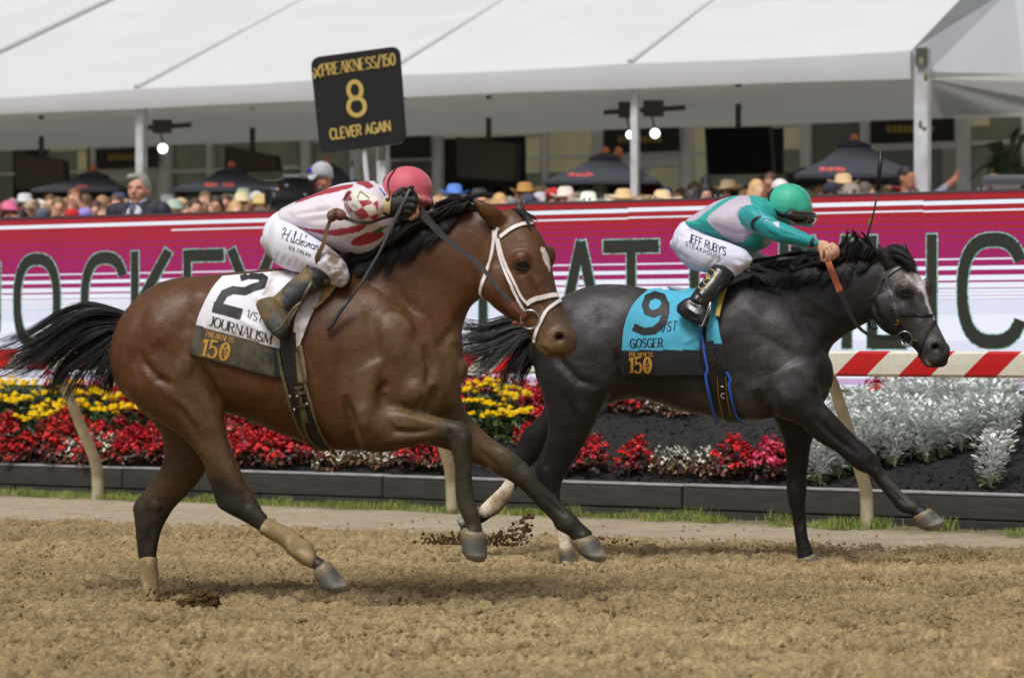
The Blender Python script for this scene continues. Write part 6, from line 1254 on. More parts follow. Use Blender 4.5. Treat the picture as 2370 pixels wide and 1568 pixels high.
# helmet
m_hel1 = mat('pink helmet cover', srgb(204, 92, 108), .6, nscale=5, namt=.08, bscale=400, bump=.15, bdist=.002, sheen=.3); m_hel2 = mat('teal helmet cover', srgb(58, 178, 150), .55, nscale=5, namt=.06, bscale=400, bump=.12, bdist=.002, sheen=.3)
hm, = [fuse('helmet', [ell(FB, 943, 438, 0, 60, 54, .112, 0), ell(FB, 950, 442, 0, 53, 46, .108, 20), ell(FB, 985, 462, -.0, 22, 12, .09, 40)], .007, 4)]
hb1 = bvh(hm); link('helmet', hm, m_hel1, j1)
for pts in (Z(z5, [(1115, 130), (1075, 200), (1068, 250), (1095, 290), (1115, 305)]), Z(z5, [(1190, 82), (1140, 160), (1128, 220), (1140, 285)])): ribbon(hb1, pts, 4, 'goggle_strap', m_lea, j1, .002, .003, fr=FB)
for pts in ([z5(1300, 52), z5(1350, 130), z5(1380, 230)],): ribbon(hb1, pts, 1.2, 'helmet_seam', mat('pink seam', srgb(180, 74, 90), .6), j1, .0005, .001, fr=FB)
ribbon(hb1, Z(z5, [(1135, 255), (1140, 290)]), 5, 'buckle', mat('brass', srgb(170, 140, 70), .35, metal=.8), j1, .006, .003, fr=FB)
g = G(); 
for i in range(3): g.tube([FB.p(*z5(1052+i*14, 240+i*20), -.08), FB.p(*z5(1075+i*12, 290+i*6), -.085)], .006, 6)
g.build('collar', mat('blue collar', srgb(60, 120, 200), .6), j1, True)
# gloved hand round the rein and the whip
m_glv = mat('black glove', srgb(20, 19, 21), .6, nscale=30, namt=.4, bscale=80, bump=.5)
gv = [loft(FB, [(890, 462, 888, 498, .03, -.245), (908, 452, 905, 500, .036, -.245), (928, 448, 926, 498, .040, -.24), (942, 450, 940, 494, .038, -.235)]),
      loft3(FB, [(938, 450, -.265), (955, 446, -.27), (962, 454, -.265)], [.014, .0125, .0115]), loft3(FB, [(940, 463, -.268), (958, 462, -.278), (964, 471, -.27)], [.0145, .013, .0115]),
      loft3(FB, [(940, 476, -.268), (956, 477, -.276), (960, 486, -.268)], [.0145, .0125, .011]), loft3(FB, [(936, 488, -.262), (948, 490, -.268), (952, 497, -.262)], [.0125, .011, .010]), loft3(FB, [(915, 452, -.26), (930, 440, -.25), (944, 440, -.23)], [.015, .013, .012])]
me = fuse('glove', gv, .004, 3); link('glove', me, m_glv, j1)
fg = [loft3(FB, [(958, 449, -.262), (968, 456, -.255), (980, 463, -.235)], [.0115, .011, .0095]), loft3(FB, [(963, 468, -.27), (965, 478, -.258), (957, 484, -.25)], [.0112, .0105, .009]), loft3(FB, [(960, 483, -.268), (966, 492, -.257), (962, 500, -.25)], [.011, .0105, .009]), loft3(FB, [(952, 494, -.262), (956, 502, -.255), (950, 506, -.248)], [.010, .0095, .008])]
for f in fg:
    me = fuse('finger', [f], .0035, 1); set_col(me, flatc((206, 150, 122))(coords(me), None)); link('finger', me, m_skin, j1)
me = fuse('far_hand', [loft3(FB, [(930, 500, -.06), (955, 503, -.07), (985, 500, -.07)], [.03, .032, .026])]+[loft3(FB, [(980, 492+7*i, -.09), (994, 494+7*i, -.095), (992, 503+6*i, -.08)], [.011, .011, .009]) for i in range(4)]+[loft3(FB, [(950, 495, -.1), (972, 489, -.1)], [.012, .01])], .0045, 2); me.name = 'hand'; link('hand', me, m_glv, j1)
garment('sleeve', FB, [loft(FB, [(868, 470, 870, 525, .05, .05), (900, 488, 900, 528, .045, 0), (930, 490, 930, 516, .036, -.04)])], m_silk, j1, .007, sleeve1)
drape('glove_cuff', bvh(bpy.data.objects['glove'].data), Z(z5, [(1085, 350), (1085, 440)]), Z(z5, [(1150, 300), (1140, 460)]), mat('tan glove cuff', srgb(176, 150, 104), .6), j1, 8, 12, .003, None, .001, None, FB, .003)
# stirrup
g = G(); g.tube([FB.p(*z2(*p), -.41) for p in ((215, 1175), (260, 1150), (310, 1080), (350, 1020), (400, 980))], .006, 8); g.tube([FB.p(*z2(*p), -.33) for p in ((225, 1190), (270, 1175), (330, 1090), (380, 1010), (400, 980))], .006, 8); g.tube([FB.p(*z2(*p), -.31) for p in ((400, 980), (440, 900), (470, 850))], .008, 8)
stp = g.build('stirrup', mat('muddy steel', srgb(110, 104, 88), .5, metal=.5), sad1, True)
wh1 = thing('racing_whip', 'dark racing whip hanging down across the shoulder of the bay', 'whip')
g = G(); g.tube([FB.p(x, y, -.28+.02*i/6) for i, (x, y) in enumerate(cr([(951, 436), (935, 468), (918, 501), (878, 585), (837, 655), (804, 700)], 1))], [.009, .009, .0085, .006, .006, .006], 10); child(g.build('shaft', mat('whip shaft', srgb(74, 76, 80), .5), smooth=True), wh1)
g = G(); g.tube([FB.p(x, y, -.262) for x, y in ((808, 693), (790, 716), (770, 747), (758, 766))], [.007, .0095, .010, .0085], 8); child(g.build('flap', mat('whip flap', srgb(58, 62, 66), .55), smooth=True), wh1)
g = G(); g.ball(FB.p(952, 434, -.28), (.013, .013, .010), 10); g.tube([FB.p(953, 437, -.28), FB.p(946, 450, -.275)], .0115, 10); child(g.build('handle', m_lea, smooth=True), wh1)
# === jockey of the grey
j2 = thing('person', 'jockey in teal and lilac silks with a teal helmet crouched on the grey', 'person')
def sk2(v, q):
    c = skin_c(v, q); return blend(c, srgb(60, 40, 34), .7*np.exp(-(pdist(q, [(1790, 500), (1806, 512)])/7)**2))
garment('body', FG, [ell(FG, 1818, 490, 0, 42, 27, .08, 15), ell(FG, 1842, 506, 0, 14, 12, .05, 0), loft(FG, [(1770, 470, 1780, 520, .07), (1800, 470, 1806, 520, .06), (1820, 480, 1822, 520, .06)], 0), loft3(FG, [(1868, 562, -.27), (1892, 566, -.275), (1906, 572, -.275)], [.03, .026, .026]), loft3(FG, [(1800, 500, -.03), (1745, 506, -.12), (1798, 536, -.22), (1868, 560, -.268)], [.04, .034, .03, .027]),
    loft(FG, [(1893, 556, 1890, 580, .022, -.275), (1908, 556, 1900, 590, .024, -.275), (1922, 563, 1910, 592, .024, -.275), (1930, 572, 1918, 596, .020, -.27)])]
    +[loft3(FG, l, [.0092, .0092, .0088, .008]) for l in ([(1926, 564, -.29), (1938, 574, -.295), (1939, 588, -.285), (1931, 596, -.27)], [(1922, 568, -.298), (1932, 580, -.305), (1932, 593, -.293), (1924, 600, -.278)], [(1915, 572, -.30), (1923, 585, -.308), (1922, 598, -.295), (1915, 603, -.28)], [(1908, 574, -.295), (1914, 588, -.302), (1912, 600, -.29), (1906, 604, -.28)], [(1898, 572, -.295), (1901, 588, -.30), (1902, 602, -.29)])], m_skin, j2, 0.0034, sk2, [([(1929, 566), (1924, 582)], 1.6, -4), ([(1920, 568), (1914, 584)], 1.6, -4), ([(1912, 572), (1907, 588)], 1.6, -4)], 1, .0006)
LIL, TEA, TEAD = srgb(186, 176, 192), srgb(28, 158, 150), srgb(18, 108, 108)
def silk2(v, q):
    c = np.tile(np.array(TEA), (len(v), 1)); q2 = q
    for l in (Z(z6, [(195, 440), (300, 360), (420, 285), (520, 235), (600, 222), (500, 275), (400, 350), (300, 430), (230, 450)]), Z(z6, [(385, 430), (440, 370), (500, 320), (580, 265), (660, 225), (720, 205), (770, 215), (800, 300), (700, 330), (680, 400), (690, 470), (820, 545), (720, 640), (640, 645), (520, 570), (440, 500)]), Z(z6, [(905, 610), (960, 600), (1010, 620), (940, 660), (905, 665)])): c[inpoly(q2, l)] = LIL
    return c*(1+.05*vnoise(v, 14))[:, None]
S2 = [(Z(z6, [(690, 470), (680, 400), (710, 330), (800, 290)]), 4, -12), (Z(z6, [(390, 440), (480, 500), (640, 560), (800, 560)]), 5, -6), (Z(z6, [(660, 250), (690, 270), (740, 290)]), 4, -8), (Z(z6, [(660, 230), (760, 260)]), 5, 6), (Z(z6, [(250, 430), (350, 470), (430, 560)]), 5, -5), (Z(z6, [(430, 320), (380, 420)]), 6, 4), (Z(z6, [(730, 640), (800, 570), (880, 590)]), 6, -8), (Z(z6, [(800, 230), (880, 290)]), 5, -5), (Z(z6, [(540, 400), (560, 520)]), 7, 4), (Z(z6, [(300, 540), (500, 590), (650, 650)]), 5, -5)]
garment('silks', FG, [loft(FG, [(1590, 507, 1598, 535, .10), (1621, 487, 1650, 551, .14), (1651, 469, 1700, 565, .165), (1689, 455, 1737, 583, .175), (1725, 451, 1768, 575, .18), (1757, 454, 1793, 553, .155), (1776, 460, 1803, 528, .10)], n=28)], m_silk, j2, .0065, silk2, S2, 3, .003, 9)
def slv2(v, q):
    c = np.tile(np.array(srgb(26, 152, 156)), (len(v), 1))
    for l in (Z(z6, [(900, 420), (945, 425), (935, 450)]), Z(z6, [(990, 455), (1050, 455), (1050, 515)])): c[inpoly(q, l)] = srgb(210, 205, 215)
    c[inpoly(q, Z(z6, [(1335, 600), (1375, 600), (1365, 700), (1325, 700)]))] = srgb(24, 40, 52); return c*(1+.06*vnoise(v, 14))[:, None]
o_, SL2, _ = garment('sleeve', FG, [loft(FG, [(1712, 484, 1712, 515, .05, -.13), (1738, 474, 1736, 533, .068, -.18), (1765, 490, 1762, 545, .066, -.21), (1803, 511, 1796, 560, .06, -.25), (1841, 527, 1836, 568, .054, -.265), (1874, 543, 1869, 574, .045, -.272), (1893, 553, 1888, 574, .036, -.275)], k=5)], m_silk, j2, .0055, slv2,
    [(Z(z6, [(880, 480), (960, 560), (1060, 600)]), 4, -4), (Z(z6, [(1000, 500), (1100, 560), (1250, 590)]), 4, -3), (Z(z6, [(940, 540), (1040, 620)]), 4, -5), (Z(z6, [(700, 330), (740, 420)]), 5, -3)], 2, .002, 14)
ribbon(SL2, Z(z6, [(880, 400), (830, 430), (803, 470), (812, 510), (840, 535)]), 6, 'arm_band', m_lea, j2, .003, .003, fr=FG)
drape('arm_number', SL2, Z(z6, [(845, 310), (870, 360), (905, 430)]), Z(z6, [(950, 345), (985, 390), (1010, 435)]), mat('pale blue patch', srgb(84, 178, 196), .6), j2, 10, 10, .004, None, .001, None, FG, .003)
lettering('arm_number', SL2, '9', z6(905, 345), (30, 60), (.9, -.45), 18, m_ink, j2, width=14, th=.16, off=.009)
garment('sleeve', FG, [loft(FG, [(1835, 568, 1840, 592, .045, .12), (1870, 572, 1870, 598, .045, .12), (1905, 580, 1905, 602, .035, .12)])], m_silk, j2, .007, lambda v, q: np.where((q[:, 0] > z6(1250, 0)[0])[:, None] & (q[:, 0] < z6(1305, 0)[0])[:, None], np.array(LIL), np.array(TEAD)))
br_c2 = lambda v, q: np.tile(np.array(srgb(216, 216, 236)), (len(v), 1))*(1+.02*vnoise(v, 20)[:, None])
W2 = [(Z(z6, [(90, 560), (200, 600), (260, 560)]), 5, -4), (Z(z6, [(240, 480), (280, 560)]), 5, -5), (Z(z6, [(120, 730), (250, 820)]), 6, -4), (Z(z6, [(480, 840), (540, 780)]), 4, -4), (Z(z6, [(400, 860), (480, 770)]), 4, -4), (Z(z6, [(650, 790), (740, 830)]), 4, -5), (Z(z6, [(630, 820), (700, 870)]), 4, 4), (Z(z6, [(150, 640), (130, 720)]), 5, 4), (Z(z6, [(550, 720), (700, 740)]), 5, -3)]
o_, BR2, _ = garment('breeches', FG, [loft(FG, [(1556, 552, 1557, 577, .06), (1567, 527, 1570, 597, .12), (1586, 511, 1600, 624, .15), (1620, 525, 1640, 630, .14), (1660, 545, 1670, 625, .1)], 0, n=24),
    loft(FG, [(1582, 530, 1580, 607, .07, -.12), (1620, 540, 1618, 628, .085, -.15), (1660, 552, 1650, 632, .088, -.17), (1700, 566, 1688, 636, .08, -.18), (1726, 579, 1710, 634, .066, -.185), (1739, 595, 1728, 618, .04, -.185)], n=24),
    loft(FG, [(1655, 615, 1700, 642, .055, -.19), (1675, 600, 1722, 626, .055, -.19), (1690, 590, 1735, 610, .045, -.19)]),
    loft(FG, [(1600, 540, 1600, 610, .07, .13), (1680, 560, 1680, 615, .08, .15), (1740, 576, 1735, 612, .07, .15), (1773, 590, 1766, 606, .035, .15)])], m_brch, j2, .007, br_c2, W2)
lettering('sponsor_print', BR2, "JEFF RUBY'S", z6(228, 632), (350, 135), (.12, -1), 17, m_navy, j2, width=90, th=.12, thin=.08, gap=.16, off=.004, sub=5)
lettering('sponsor_print', BR2, 'STEAKHOUSE', z6(198, 668), (330, 132), (.1, -1), 9, m_navy, j2, width=86, th=.12, gap=.5, off=.003)
bp2 = [loft(FG, [(1651, 612, 1700, 643, .06, -.22), (1629, 643, 1682, 666, .057, -.25), (1611, 667, 1660, 684, .05, -.28), (1596, 688, 1643, 708, .046, -.30)]),
       loft(FG, [(1600, 688, 1566, 712, .028, -.30), (1620, 697, 1567, 722, .038, -.31), (1637, 712, 1584, 738, .043, -.32), (1641, 728, 1602, 749, .041, -.33), (1640, 743, 1620, 757, .032, -.335), (1637, 752, 1630, 758, .012, -.34)])]
W_ = [(Z(z6, [(270, 1060), (330, 1140), (300, 1220)]), 4, -6), (Z(z6, [(300, 1080), (370, 1150)]), 4, 4), (Z(z6, [(230, 1170), (330, 1230)]), 4, -5), (Z(z6, [(180, 1220), (290, 1290), (360, 1300)]), 4, 4), (Z(z6, [(220, 1300), (330, 1350)]), 4, -4)]
o_, BT2, _ = garment('boot', FG, bp2, m_boot, j2, .006, boot_c(False), W_, 2, .0015, 18)
garment('boot', FG, [loft(FG, [(1740, 600, 1775, 612, .055, .18), (1715, 640, 1755, 652, .05, .19), (1690, 680, 1725, 692, .045, .2), (1675, 700, 1712, 716, .042, .2)]), loft(FG, [(1675, 695, 1712, 712, .04, .2), (1690, 712, 1705, 750, .04, .2), (1725, 725, 1725, 752, .03, .2)])], m_boot, j2, .009, boot_c(False))
m_yel = mat('yellow embroidery', srgb(206, 180, 90), .5)
for pts in (Z(z6, [(425, 885), (455, 900), (462, 950), (440, 1000), (400, 1030), (365, 1010), (370, 985), (400, 975), (420, 950), (400, 930)]), Z(z6, [(400, 930), (385, 960), (420, 975), (390, 945)]), Z(z6, [(415, 1030), (380, 1060), (335, 1062), (310, 1040)])): ribbon(BT2, pts, 1.8, 'embroidery', m_yel, j2, .001, .002, fr=FG)
hm = fuse('helmet', [ell(FG, 1826, 473, 0, 53, 49, .108, 10), ell(FG, 1838, 480, 0, 44, 38, .10, 20), ell(FG, 1850, 517, 0, 34, 6, .095, 10), loft(FG, [(1776, 470, 1785, 490, .06), (1800, 480, 1812, 502, .09), (1840, 492, 1850, 514, .09)], 0)], .006, 3)
hb2 = bvh(hm); link('helmet', hm, m_hel2, j2)
ribbon(hb2, Z(z6, [(1010, 140), (965, 210), (965, 280), (1010, 345), (1060, 385), (1110, 395), (1140, 395)]), [4, 5, 7, 10, 11, 9], 'goggle_strap', m_lea, j2, .003, .004, fr=FG)
ribbon(hb2, Z(z6, [(960, 200), (935, 250), (950, 300), (990, 360)]), 3, 'chin_strap', m_lea, j2, .003, .003, fr=FG)
for q in (Z(z6, [(1130, 110), (1210, 140), (1290, 220), (1330, 330)]),): ribbon(hb2, q, 1.1, 'helmet_seam', mat('teal seam', srgb(40, 140, 120), .6), j2, .0003, .0008, fr=FG)
gg = [loft(FG, [(1820, 490, 1817, 500, .02, -.1), (1830, 484, 1825, 511, .05, -.09), (1850, 486, 1843, 519, .075, -.055), (1870, 489, 1863, 522, .09, -.02), (1886, 492, 1881, 520, .065, .02), (1891, 499, 1888, 511, .03, .03)], k=5)]
me = fuse('goggles', gg, .0045, 2); link('goggles', me, mat('dark goggle lens', srgb(18, 15, 18), .12, spec=.8, coat=.6), j2)
gb_ = bvh(me)
ribbon(gb_, Z(z6, [(1135, 380), (1180, 362), (1260, 372), (1330, 372), (1375, 385)]), 2.2, 'goggle_frame', mat('bronze frame', srgb(120, 84, 58), .4), j2, .002, .003, fr=FG)
ribbon(gb_, Z(z6, [(1150, 430), (1220, 465), (1290, 462), (1310, 430), (1330, 460), (1370, 440)]), 2, 'goggle_frame', mat('bronze frame', srgb(120, 84, 58), .4), j2, .002, .003, fr=FG)
g = G(); g.tube([FG.p(*z6(*p), -.39) for p in ((320, 1400), (350, 1400), (395, 1290), (405, 1240), (430, 1180))], .006, 8); g.tube([FG.p(*z6(*p), -.31) for p in ((320, 1395), (370, 1380), (415, 1290), (430, 1180))], .006, 8)
g.build('stirrup', m_steel, sad2, True); g = G(); g.tube([FG.p(*z6(*p), -.3) for p in ((430, 1180), (470, 1110), (520, 1040))], .01, 6); g.build('stirrup_leather', m_lea, sad2)
g = G(); g.tube([FG.p(1888, 600, .02), FG.p(1905, 595, 0), FG.p(1925, 600, 0)], [.03, .032, .025], 10); o = g.build('hand', None, j2, True); set_col(o.data, flatc((196, 148, 118))(coords(o.data), None)); o.data.materials.append(m_skin)
wh2 = thing('racing_whip', 'black racing whip held upright above the head of the grey', 'whip')
g = G(); g.tube([FG.p(x, y, .16) for x, y in ((2032, 436), (2023, 489), (2012, 532), (2003, 562), (1995, 590))], [.0055, .005, .006, .0075, .0075], 8); child(g.build('shaft', m_lea, smooth=True), wh2)
g = G(); g.tube([FG.p(x, y, .16) for x, y in ((2039, 349), (2036, 390), (2032, 438))], [.012, .013, .011], 10); child(g.build('handle', m_lea, smooth=True), wh2)
g = G(); g.tube([FG.p(x, y, .16) for x, y in ((2015, 505), (2011, 520))], .007, 8); child(g.build('band', mat('brass', srgb(170, 140, 70), .35, metal=.8)), wh2)
# ------------------------------------------------------------------ bedding plants
m_petal = mat('petals', vcol=True, rough=.5); m_fol = mat('bedding leaves', vcol=True, rough=.45, spec=.5)
def rnd(a, b): return random.uniform(a, b)
def petal(g, p, n, r, c):
    n = n.normalized(); a = n.orthogonal().normalized(); b = n.cross(a); th = random.random()*6.28; u = a*math.cos(th)+b*math.sin(th); w_ = n.cross(u)
    g.add([p-u*r*.2, p+w_*r*.6+n*r*.25, p+u*r+n*r*.12, p-w_*r*.6+n*r*.25], [(0, 1, 2, 3)], 0, c)
def begonia(kind):
    fo = G(); fl = G(); H = .20; Rr = .125
    for i in range(120):
        a = rnd(0, 6.28); t = random.random()**.6; ph = rnd(0, 1.45); d = Vector((math.cos(a)*math.sin(ph), math.sin(a)*math.sin(ph), math.cos(ph))); p = Vector((d.x*Rr, d.y*Rr, .03+d.z*H*.72))*(.55+.42*t); c = random.choice([srgb(92, 34, 34), srgb(62, 30, 28), srgb(108, 60, 48), srgb(60, 66, 34)] if kind != 'white' else [srgb(104, 62, 44), srgb(120, 88, 60), srgb(92, 92, 46), srgb(70, 36, 30)])
        petal(fo, p, d+Vector((rnd(-.5, .5), rnd(-.5, .5), .4)), rnd(.022, .036), c)
    pal = {'red': [srgb(206, 20, 28), srgb(182, 14, 32), srgb(222, 40, 36), srgb(136, 10, 26)], 'white': [srgb(240, 236, 220), srgb(226, 220, 200), srgb(250, 248, 240)], 'pink': [srgb(206, 40, 84), srgb(184, 24, 60), srgb(222, 70, 116)]}[kind]
    for i in range(64 if kind != 'white' else 34):
        a = rnd(0, 6.28); ph = rnd(0, 1.25)**1.0; d = Vector((math.cos(a)*math.sin(ph), math.sin(a)*math.sin(ph), math.cos(ph))); p = Vector((d.x*Rr, d.y*Rr, .03+d.z*H))*rnd(.8, 1.12); c = random.choice(pal)
        for k in range(5 if kind != 'white' else 4): petal(fl, p+Vector((rnd(-1, 1), rnd(-1, 1), rnd(-1, 1)))*.011, d+Vector((rnd(-.7, .7), rnd(-.7, .7), rnd(-.2, .6))), rnd(.015, .024)*(1 if kind != 'white' else .7), c)
    for i in range(5):
        a = rnd(0, 6.28); fo.tube([(0, 0, 0), (math.cos(a)*.03, math.sin(a)*.03, .12)], .004, 4, c=srgb(90, 50, 40))
    return mesh('leaves', fo.v, fo.f, False, None, fo.c), mesh('flowers', fl.v, fl.f, False, None, fl.c)
def marigold():
    fo = G(); fl = G()
    for i in range(110):
        a = rnd(0, 6.28); r_ = .13*random.random()**.5; z = rnd(.02, .13); petal(fo, Vector((math.cos(a)*r_, math.sin(a)*r_, z)), Vector((rnd(-1, 1), rnd(-1, 1), .6)), rnd(.02, .035), random.choice([srgb(50, 74, 28), srgb(70, 96, 36), srgb(38, 54, 24)]))
    for i in range(10):
        a = i*2.4+rnd(-.3, .3); r_ = .02+.1*random.random()**.6 if i else 0; c0 = Vector((math.cos(a)*r_, math.sin(a)*r_, rnd(.17, .215)))
        for lay in range(3):
            for k in range(9-2*lay):
                b = 6.28*k/(9-2*lay)+lay*.3; d = Vector((math.cos(b), math.sin(b), .25+.55*lay)).normalized(); n = Vector((-d.x*.5, -d.y*.5, 1)); rr = .036*(1-.2*lay); s = n.cross(d).normalized()*.011
                c = random.choice([srgb(255, 236, 40), srgb(252, 222, 20), srgb(255, 242, 80)]); o = c0+Vector((0, 0, .006*lay))
                fl.add([o, o+d*rr*.7-s, o+d*rr+Vector((0, 0, -.004)), o+d*rr*.7+s], [(0, 1, 2, 3)], 0, c)
        fl.ball(c0+Vector((0, 0, .008)), (.018, .018, .014), 8, c=srgb(252, 220, 30))
    return mesh('leaves', fo.v, fo.f, False, None, fo.c), mesh('flowers', fl.v, fl.f, False, None, fl.c)
def dusty():
    fo = G(); H = .34
    for i in range(7):
        a = rnd(0, 6.28); r_ = rnd(.01, .05); fo.tube([(0, 0, 0), (math.cos(a)*r_, math.sin(a)*r_, H*.5), (math.cos(a)*r_*1.8, math.sin(a)*r_*1.8, H*.85)], [.003, .0025, .002], 4, c=srgb(176, 184, 172))
    for i in range(270):
        a = rnd(0, 6.28); t = random.random()**.75; z = .015+H*t*.88; r0 = (.03+.075*t**.8)*rnd(.2, 1.2); o = Vector((math.cos(a)*r0, math.sin(a)*r0, z)); up = rnd(-.35, 1.0)+t*.7; d = Vector((math.cos(a), math.sin(a), up)).normalized(); L_ = rnd(.03, .052); s = d.cross(Vector((rnd(-.3, .3), rnd(-.3, .3), 1))).normalized(); n = s.cross(d)
        if t < .2: c = random.choice([srgb(150, 166, 96), srgb(176, 178, 112), srgb(120, 140, 90)])
        else: c = random.choice([srgb(224, 228, 226), srgb(208, 215, 210), srgb(238, 240, 240), srgb(184, 194, 186)])
        mid = [o+d*L_*q+n*(-.018*q*q) for q in (0, .3, .6, 1.0)]; w_ = .0024
        fo.add([mid[0]-s*w_, mid[0]+s*w_, mid[1]+s*w_, mid[1]-s*w_, mid[2]+s*w_, mid[2]-s*w_, mid[3]], [(0, 1, 2, 3), (3, 2, 4, 5), (5, 4, 6)], 0, c)
        for q, ww in ((.3, .010), (.55, .013), (.8, .009)):
            b = o+d*L_*q+n*(-.018*q*q)
            for sg in (-1, 1): tip = b+s*sg*ww+d*L_*.24; fo.add([b-d*.004, b+s*sg*ww*.6+d*.002, tip, b+d*.012], [(0, 1, 2, 3)], 0, c)
    return (mesh('leaves', fo.v, fo.f, False, None, fo.c),)
KINDS = {'red': [begonia('red') for _ in range(5)], 'white': [begonia('white') for _ in range(3)], 'pink': [begonia('pink')], 'gold': [marigold() for _ in range(4)], 'silver': [dusty() for _ in range(5)]}
for k, vs_ in KINDS.items():
    for t_ in vs_:
        t_[0].materials.append(m_fol if k != 'silver' else mat('silver leaves', vcol=True, rough=.85, sheen=.4))
        if len(t_) > 1: t_[1].materials.append(m_petal)
NAMES = {'red': ('begonia', 'red begonia with bronze leaves massed in the bed below the screen', 'begonia', 'massed red begonias'), 'white': ('begonia', 'white begonia with bronze leaves in the flower bed', 'begonia', 'white begonias'), 'pink': ('begonia', 'pink begonia beside the far foreleg of the grey horse', 'begonia', None),
         'gold': ('marigold', 'yellow marigold plant among the red begonias', 'marigold', 'yellow marigolds'), 'silver': ('dusty_miller', 'silver leaved dusty miller in the mass under the head of the grey', 'plant', 'silver dusty miller plants')}
made = []
def plant(kind, x, y, sc=1.0, label=None, group=True):
    p, s, t = bedpt(x, y)
    if p is None: return
    nm, lb, ct, gr = NAMES[kind]; v = random.choice(KINDS[kind]); e = thing(nm, label or lb, ct, gr if group else None, loc=(p.x, p.y, p.z-.01)); e.rotation_euler = (rnd(-.08, .08), rnd(-.08, .08), rnd(0, 6.28)); k = sc*rnd(.88, 1.15); e.scale = (k, k, k*rnd(.9, 1.1))
    if not label and kind != 'pink': made.append((kind, x, y, e))
    for me in v: o = bpy.data.objects.new(me.name.split('.')[0], me); C.objects.link(o); o.parent = e; o['kind'] = 'stuff'
gold = [(-15, 945), (20, 945), (55, 940), (10, 985), (50, 982), (95, 1000), (140, 992), (60, 1025), (100, 1022), (110, 955), (150, 950), (190, 965), (230, 962), (255, 985), (200, 990), (240, 1012), (280, 1006), (320, 1008), (165, 1000), (1080, 955), (1125, 958), (1165, 962), (1100, 985), (1145, 990), (1190, 985), (1212, 1000), (1160, 1015), (1120, 1012), (1190, 1022), (592, 1010)]
placed = []
for x, y in gold: plant('gold', x, y, 1.05); placed.append((x, y))
white = [(150, 1060), (172, 1072), (215, 1055), (250, 1070), (530, 1040), (792, 1078), (822, 1082), (860, 1080), (890, 1084), (915, 1078), (760, 1092), (1110, 912), (1215, 915), (1245, 922), (1515, 956), (1545, 962), (1580, 966), (1535, 1098), (1570, 1105), (1615, 1104), (1645, 1108)]
for x, y in white: plant('white', x, y, .85); placed.append((x, y))
def far_enough(x, y, dx, dy): return all(((x-a)/dx)**2+((y-b)/dy)**2 > 1 for a, b in placed)
zones = [(-30, 500, 925, 1082), (495, 755, 985, 1086), (935, 1060, 1040, 1094), (1040, 1265, 915, 1045)]
for x0, x1, y0, y1 in zones:
    for i in range(900):
        x, y = rnd(x0, x1), rnd(y0, y1)
        if (1040 <= x0 and y > 1000+ (x-1040)*.25) or not far_enough(x, y, 31, 20) or any(((x-a)/44)**2+((y-b)/24)**2 < 1 for a, b in gold): continue
        plant('red', x, y); placed.append((x, y))
for x, y, lb in ((1405, 955, 'red begonia at the back of the bed just behind the belly of the grey'), (1440, 950, None), (1475, 958, None), (1325, 1098, 'single red begonia nearest the standing hind leg of the grey'), (1378, 1098, 'red begonia clump second from the hind legs of the grey'), (1455, 1102, 'rounded red begonia clump left of the white begonias under the belly of the grey'),
                 (1690, 1108, 'red begonia with tall top shoot right of the white begonias'), (1725, 1106, None), (1815, 1108, None), (1880, 1100, 'red begonia wedged between the grey foreleg and the silver plants'), (2040, 945, None), (2085, 950, None), (1480, 1096, None), (1350, 1086, None)):
    plant('red', x, y, 1.0, lb, lb is None)
plant('pink', 1780, 1112, 1.1, None)
poly = [(1885, 1118), (1975, 1100), (2130, 1074), (2240, 1047), (2350, 1010), (2352, 965), (2260, 945), (2170, 955), (1990, 990), (1905, 1030)]
sp = []
for i in range(3000):
    x, y = rnd(1880, 2355), rnd(940, 1120)
    if inpoly(np.array([[x, y]]), poly)[0] and all(((x-a)/28)**2+((y-b)/15)**2 > 1 for a, b in sp): sp.append((x, y))
for x, y in sp: plant('silver', x, y, .95)
for x, y, lb in ((2290, 1130, 'silver dusty miller standing alone at the front edge by the kerb'), (2305, 1085, None), (2325, 1050, None), (1898, 1122, 'silver dusty miller at the front left corner of its mass beside the rail post')): plant('silver', x, y, .95, lb, lb is None)

# say of each plant which one it is: its place in its row beside something that can be found
ORD = 'first second third fourth fifth sixth seventh eighth ninth tenth eleventh twelfth thirteenth fourteenth fifteenth sixteenth'.split()
SPOT = [(-999, 140, 'left of the left rail post'), (140, 330, 'just right of the left rail post'), (330, 560, 'behind the bay hind legs'), (560, 790, 'under the bay belly'), (790, 1060, 'under the bay chest'), (1060, 1290, 'below the bay head'),
        (1290, 1500, 'by the grey hind legs'), (1500, 1700, 'under the grey belly'), (1700, 1935, 'by the grey forelegs'), (1935, 2060, 'at the right rail post'), (2060, 2230, 'below the grey muzzle'), (2230, 9999, 'right of the grey muzzle')]
KN = {'red': 'red begonia', 'white': 'white begonia', 'gold': 'yellow marigold', 'silver': 'silver dusty miller'}
cell = {}
for k, x, y, e in made:
    r_ = int(max(0, (1073+.0316*x-y))//(20 if k != 'silver' else 22)); rn = ['front', 'second', 'third', 'fourth', 'fifth', 'sixth', 'seventh', 'eighth', 'ninth', 'tenth', 'eleventh', 'twelfth'][min(11, r_)]; sp_ = next(q[2] for q in SPOT if q[0] <= x < q[1]); cell.setdefault((k, rn, sp_), []).append((x, e))
for (k, rn, sp_), v in cell.items():
    v.sort(key=lambda q: q[0])
    for i, (x, e) in enumerate(v): e['label'] = f'{KN[k]} {sp_}, {rn} row, {ORD[i]} from left' if len(v) > 1 else f'{KN[k]} {sp_}, only one in its {rn} row'
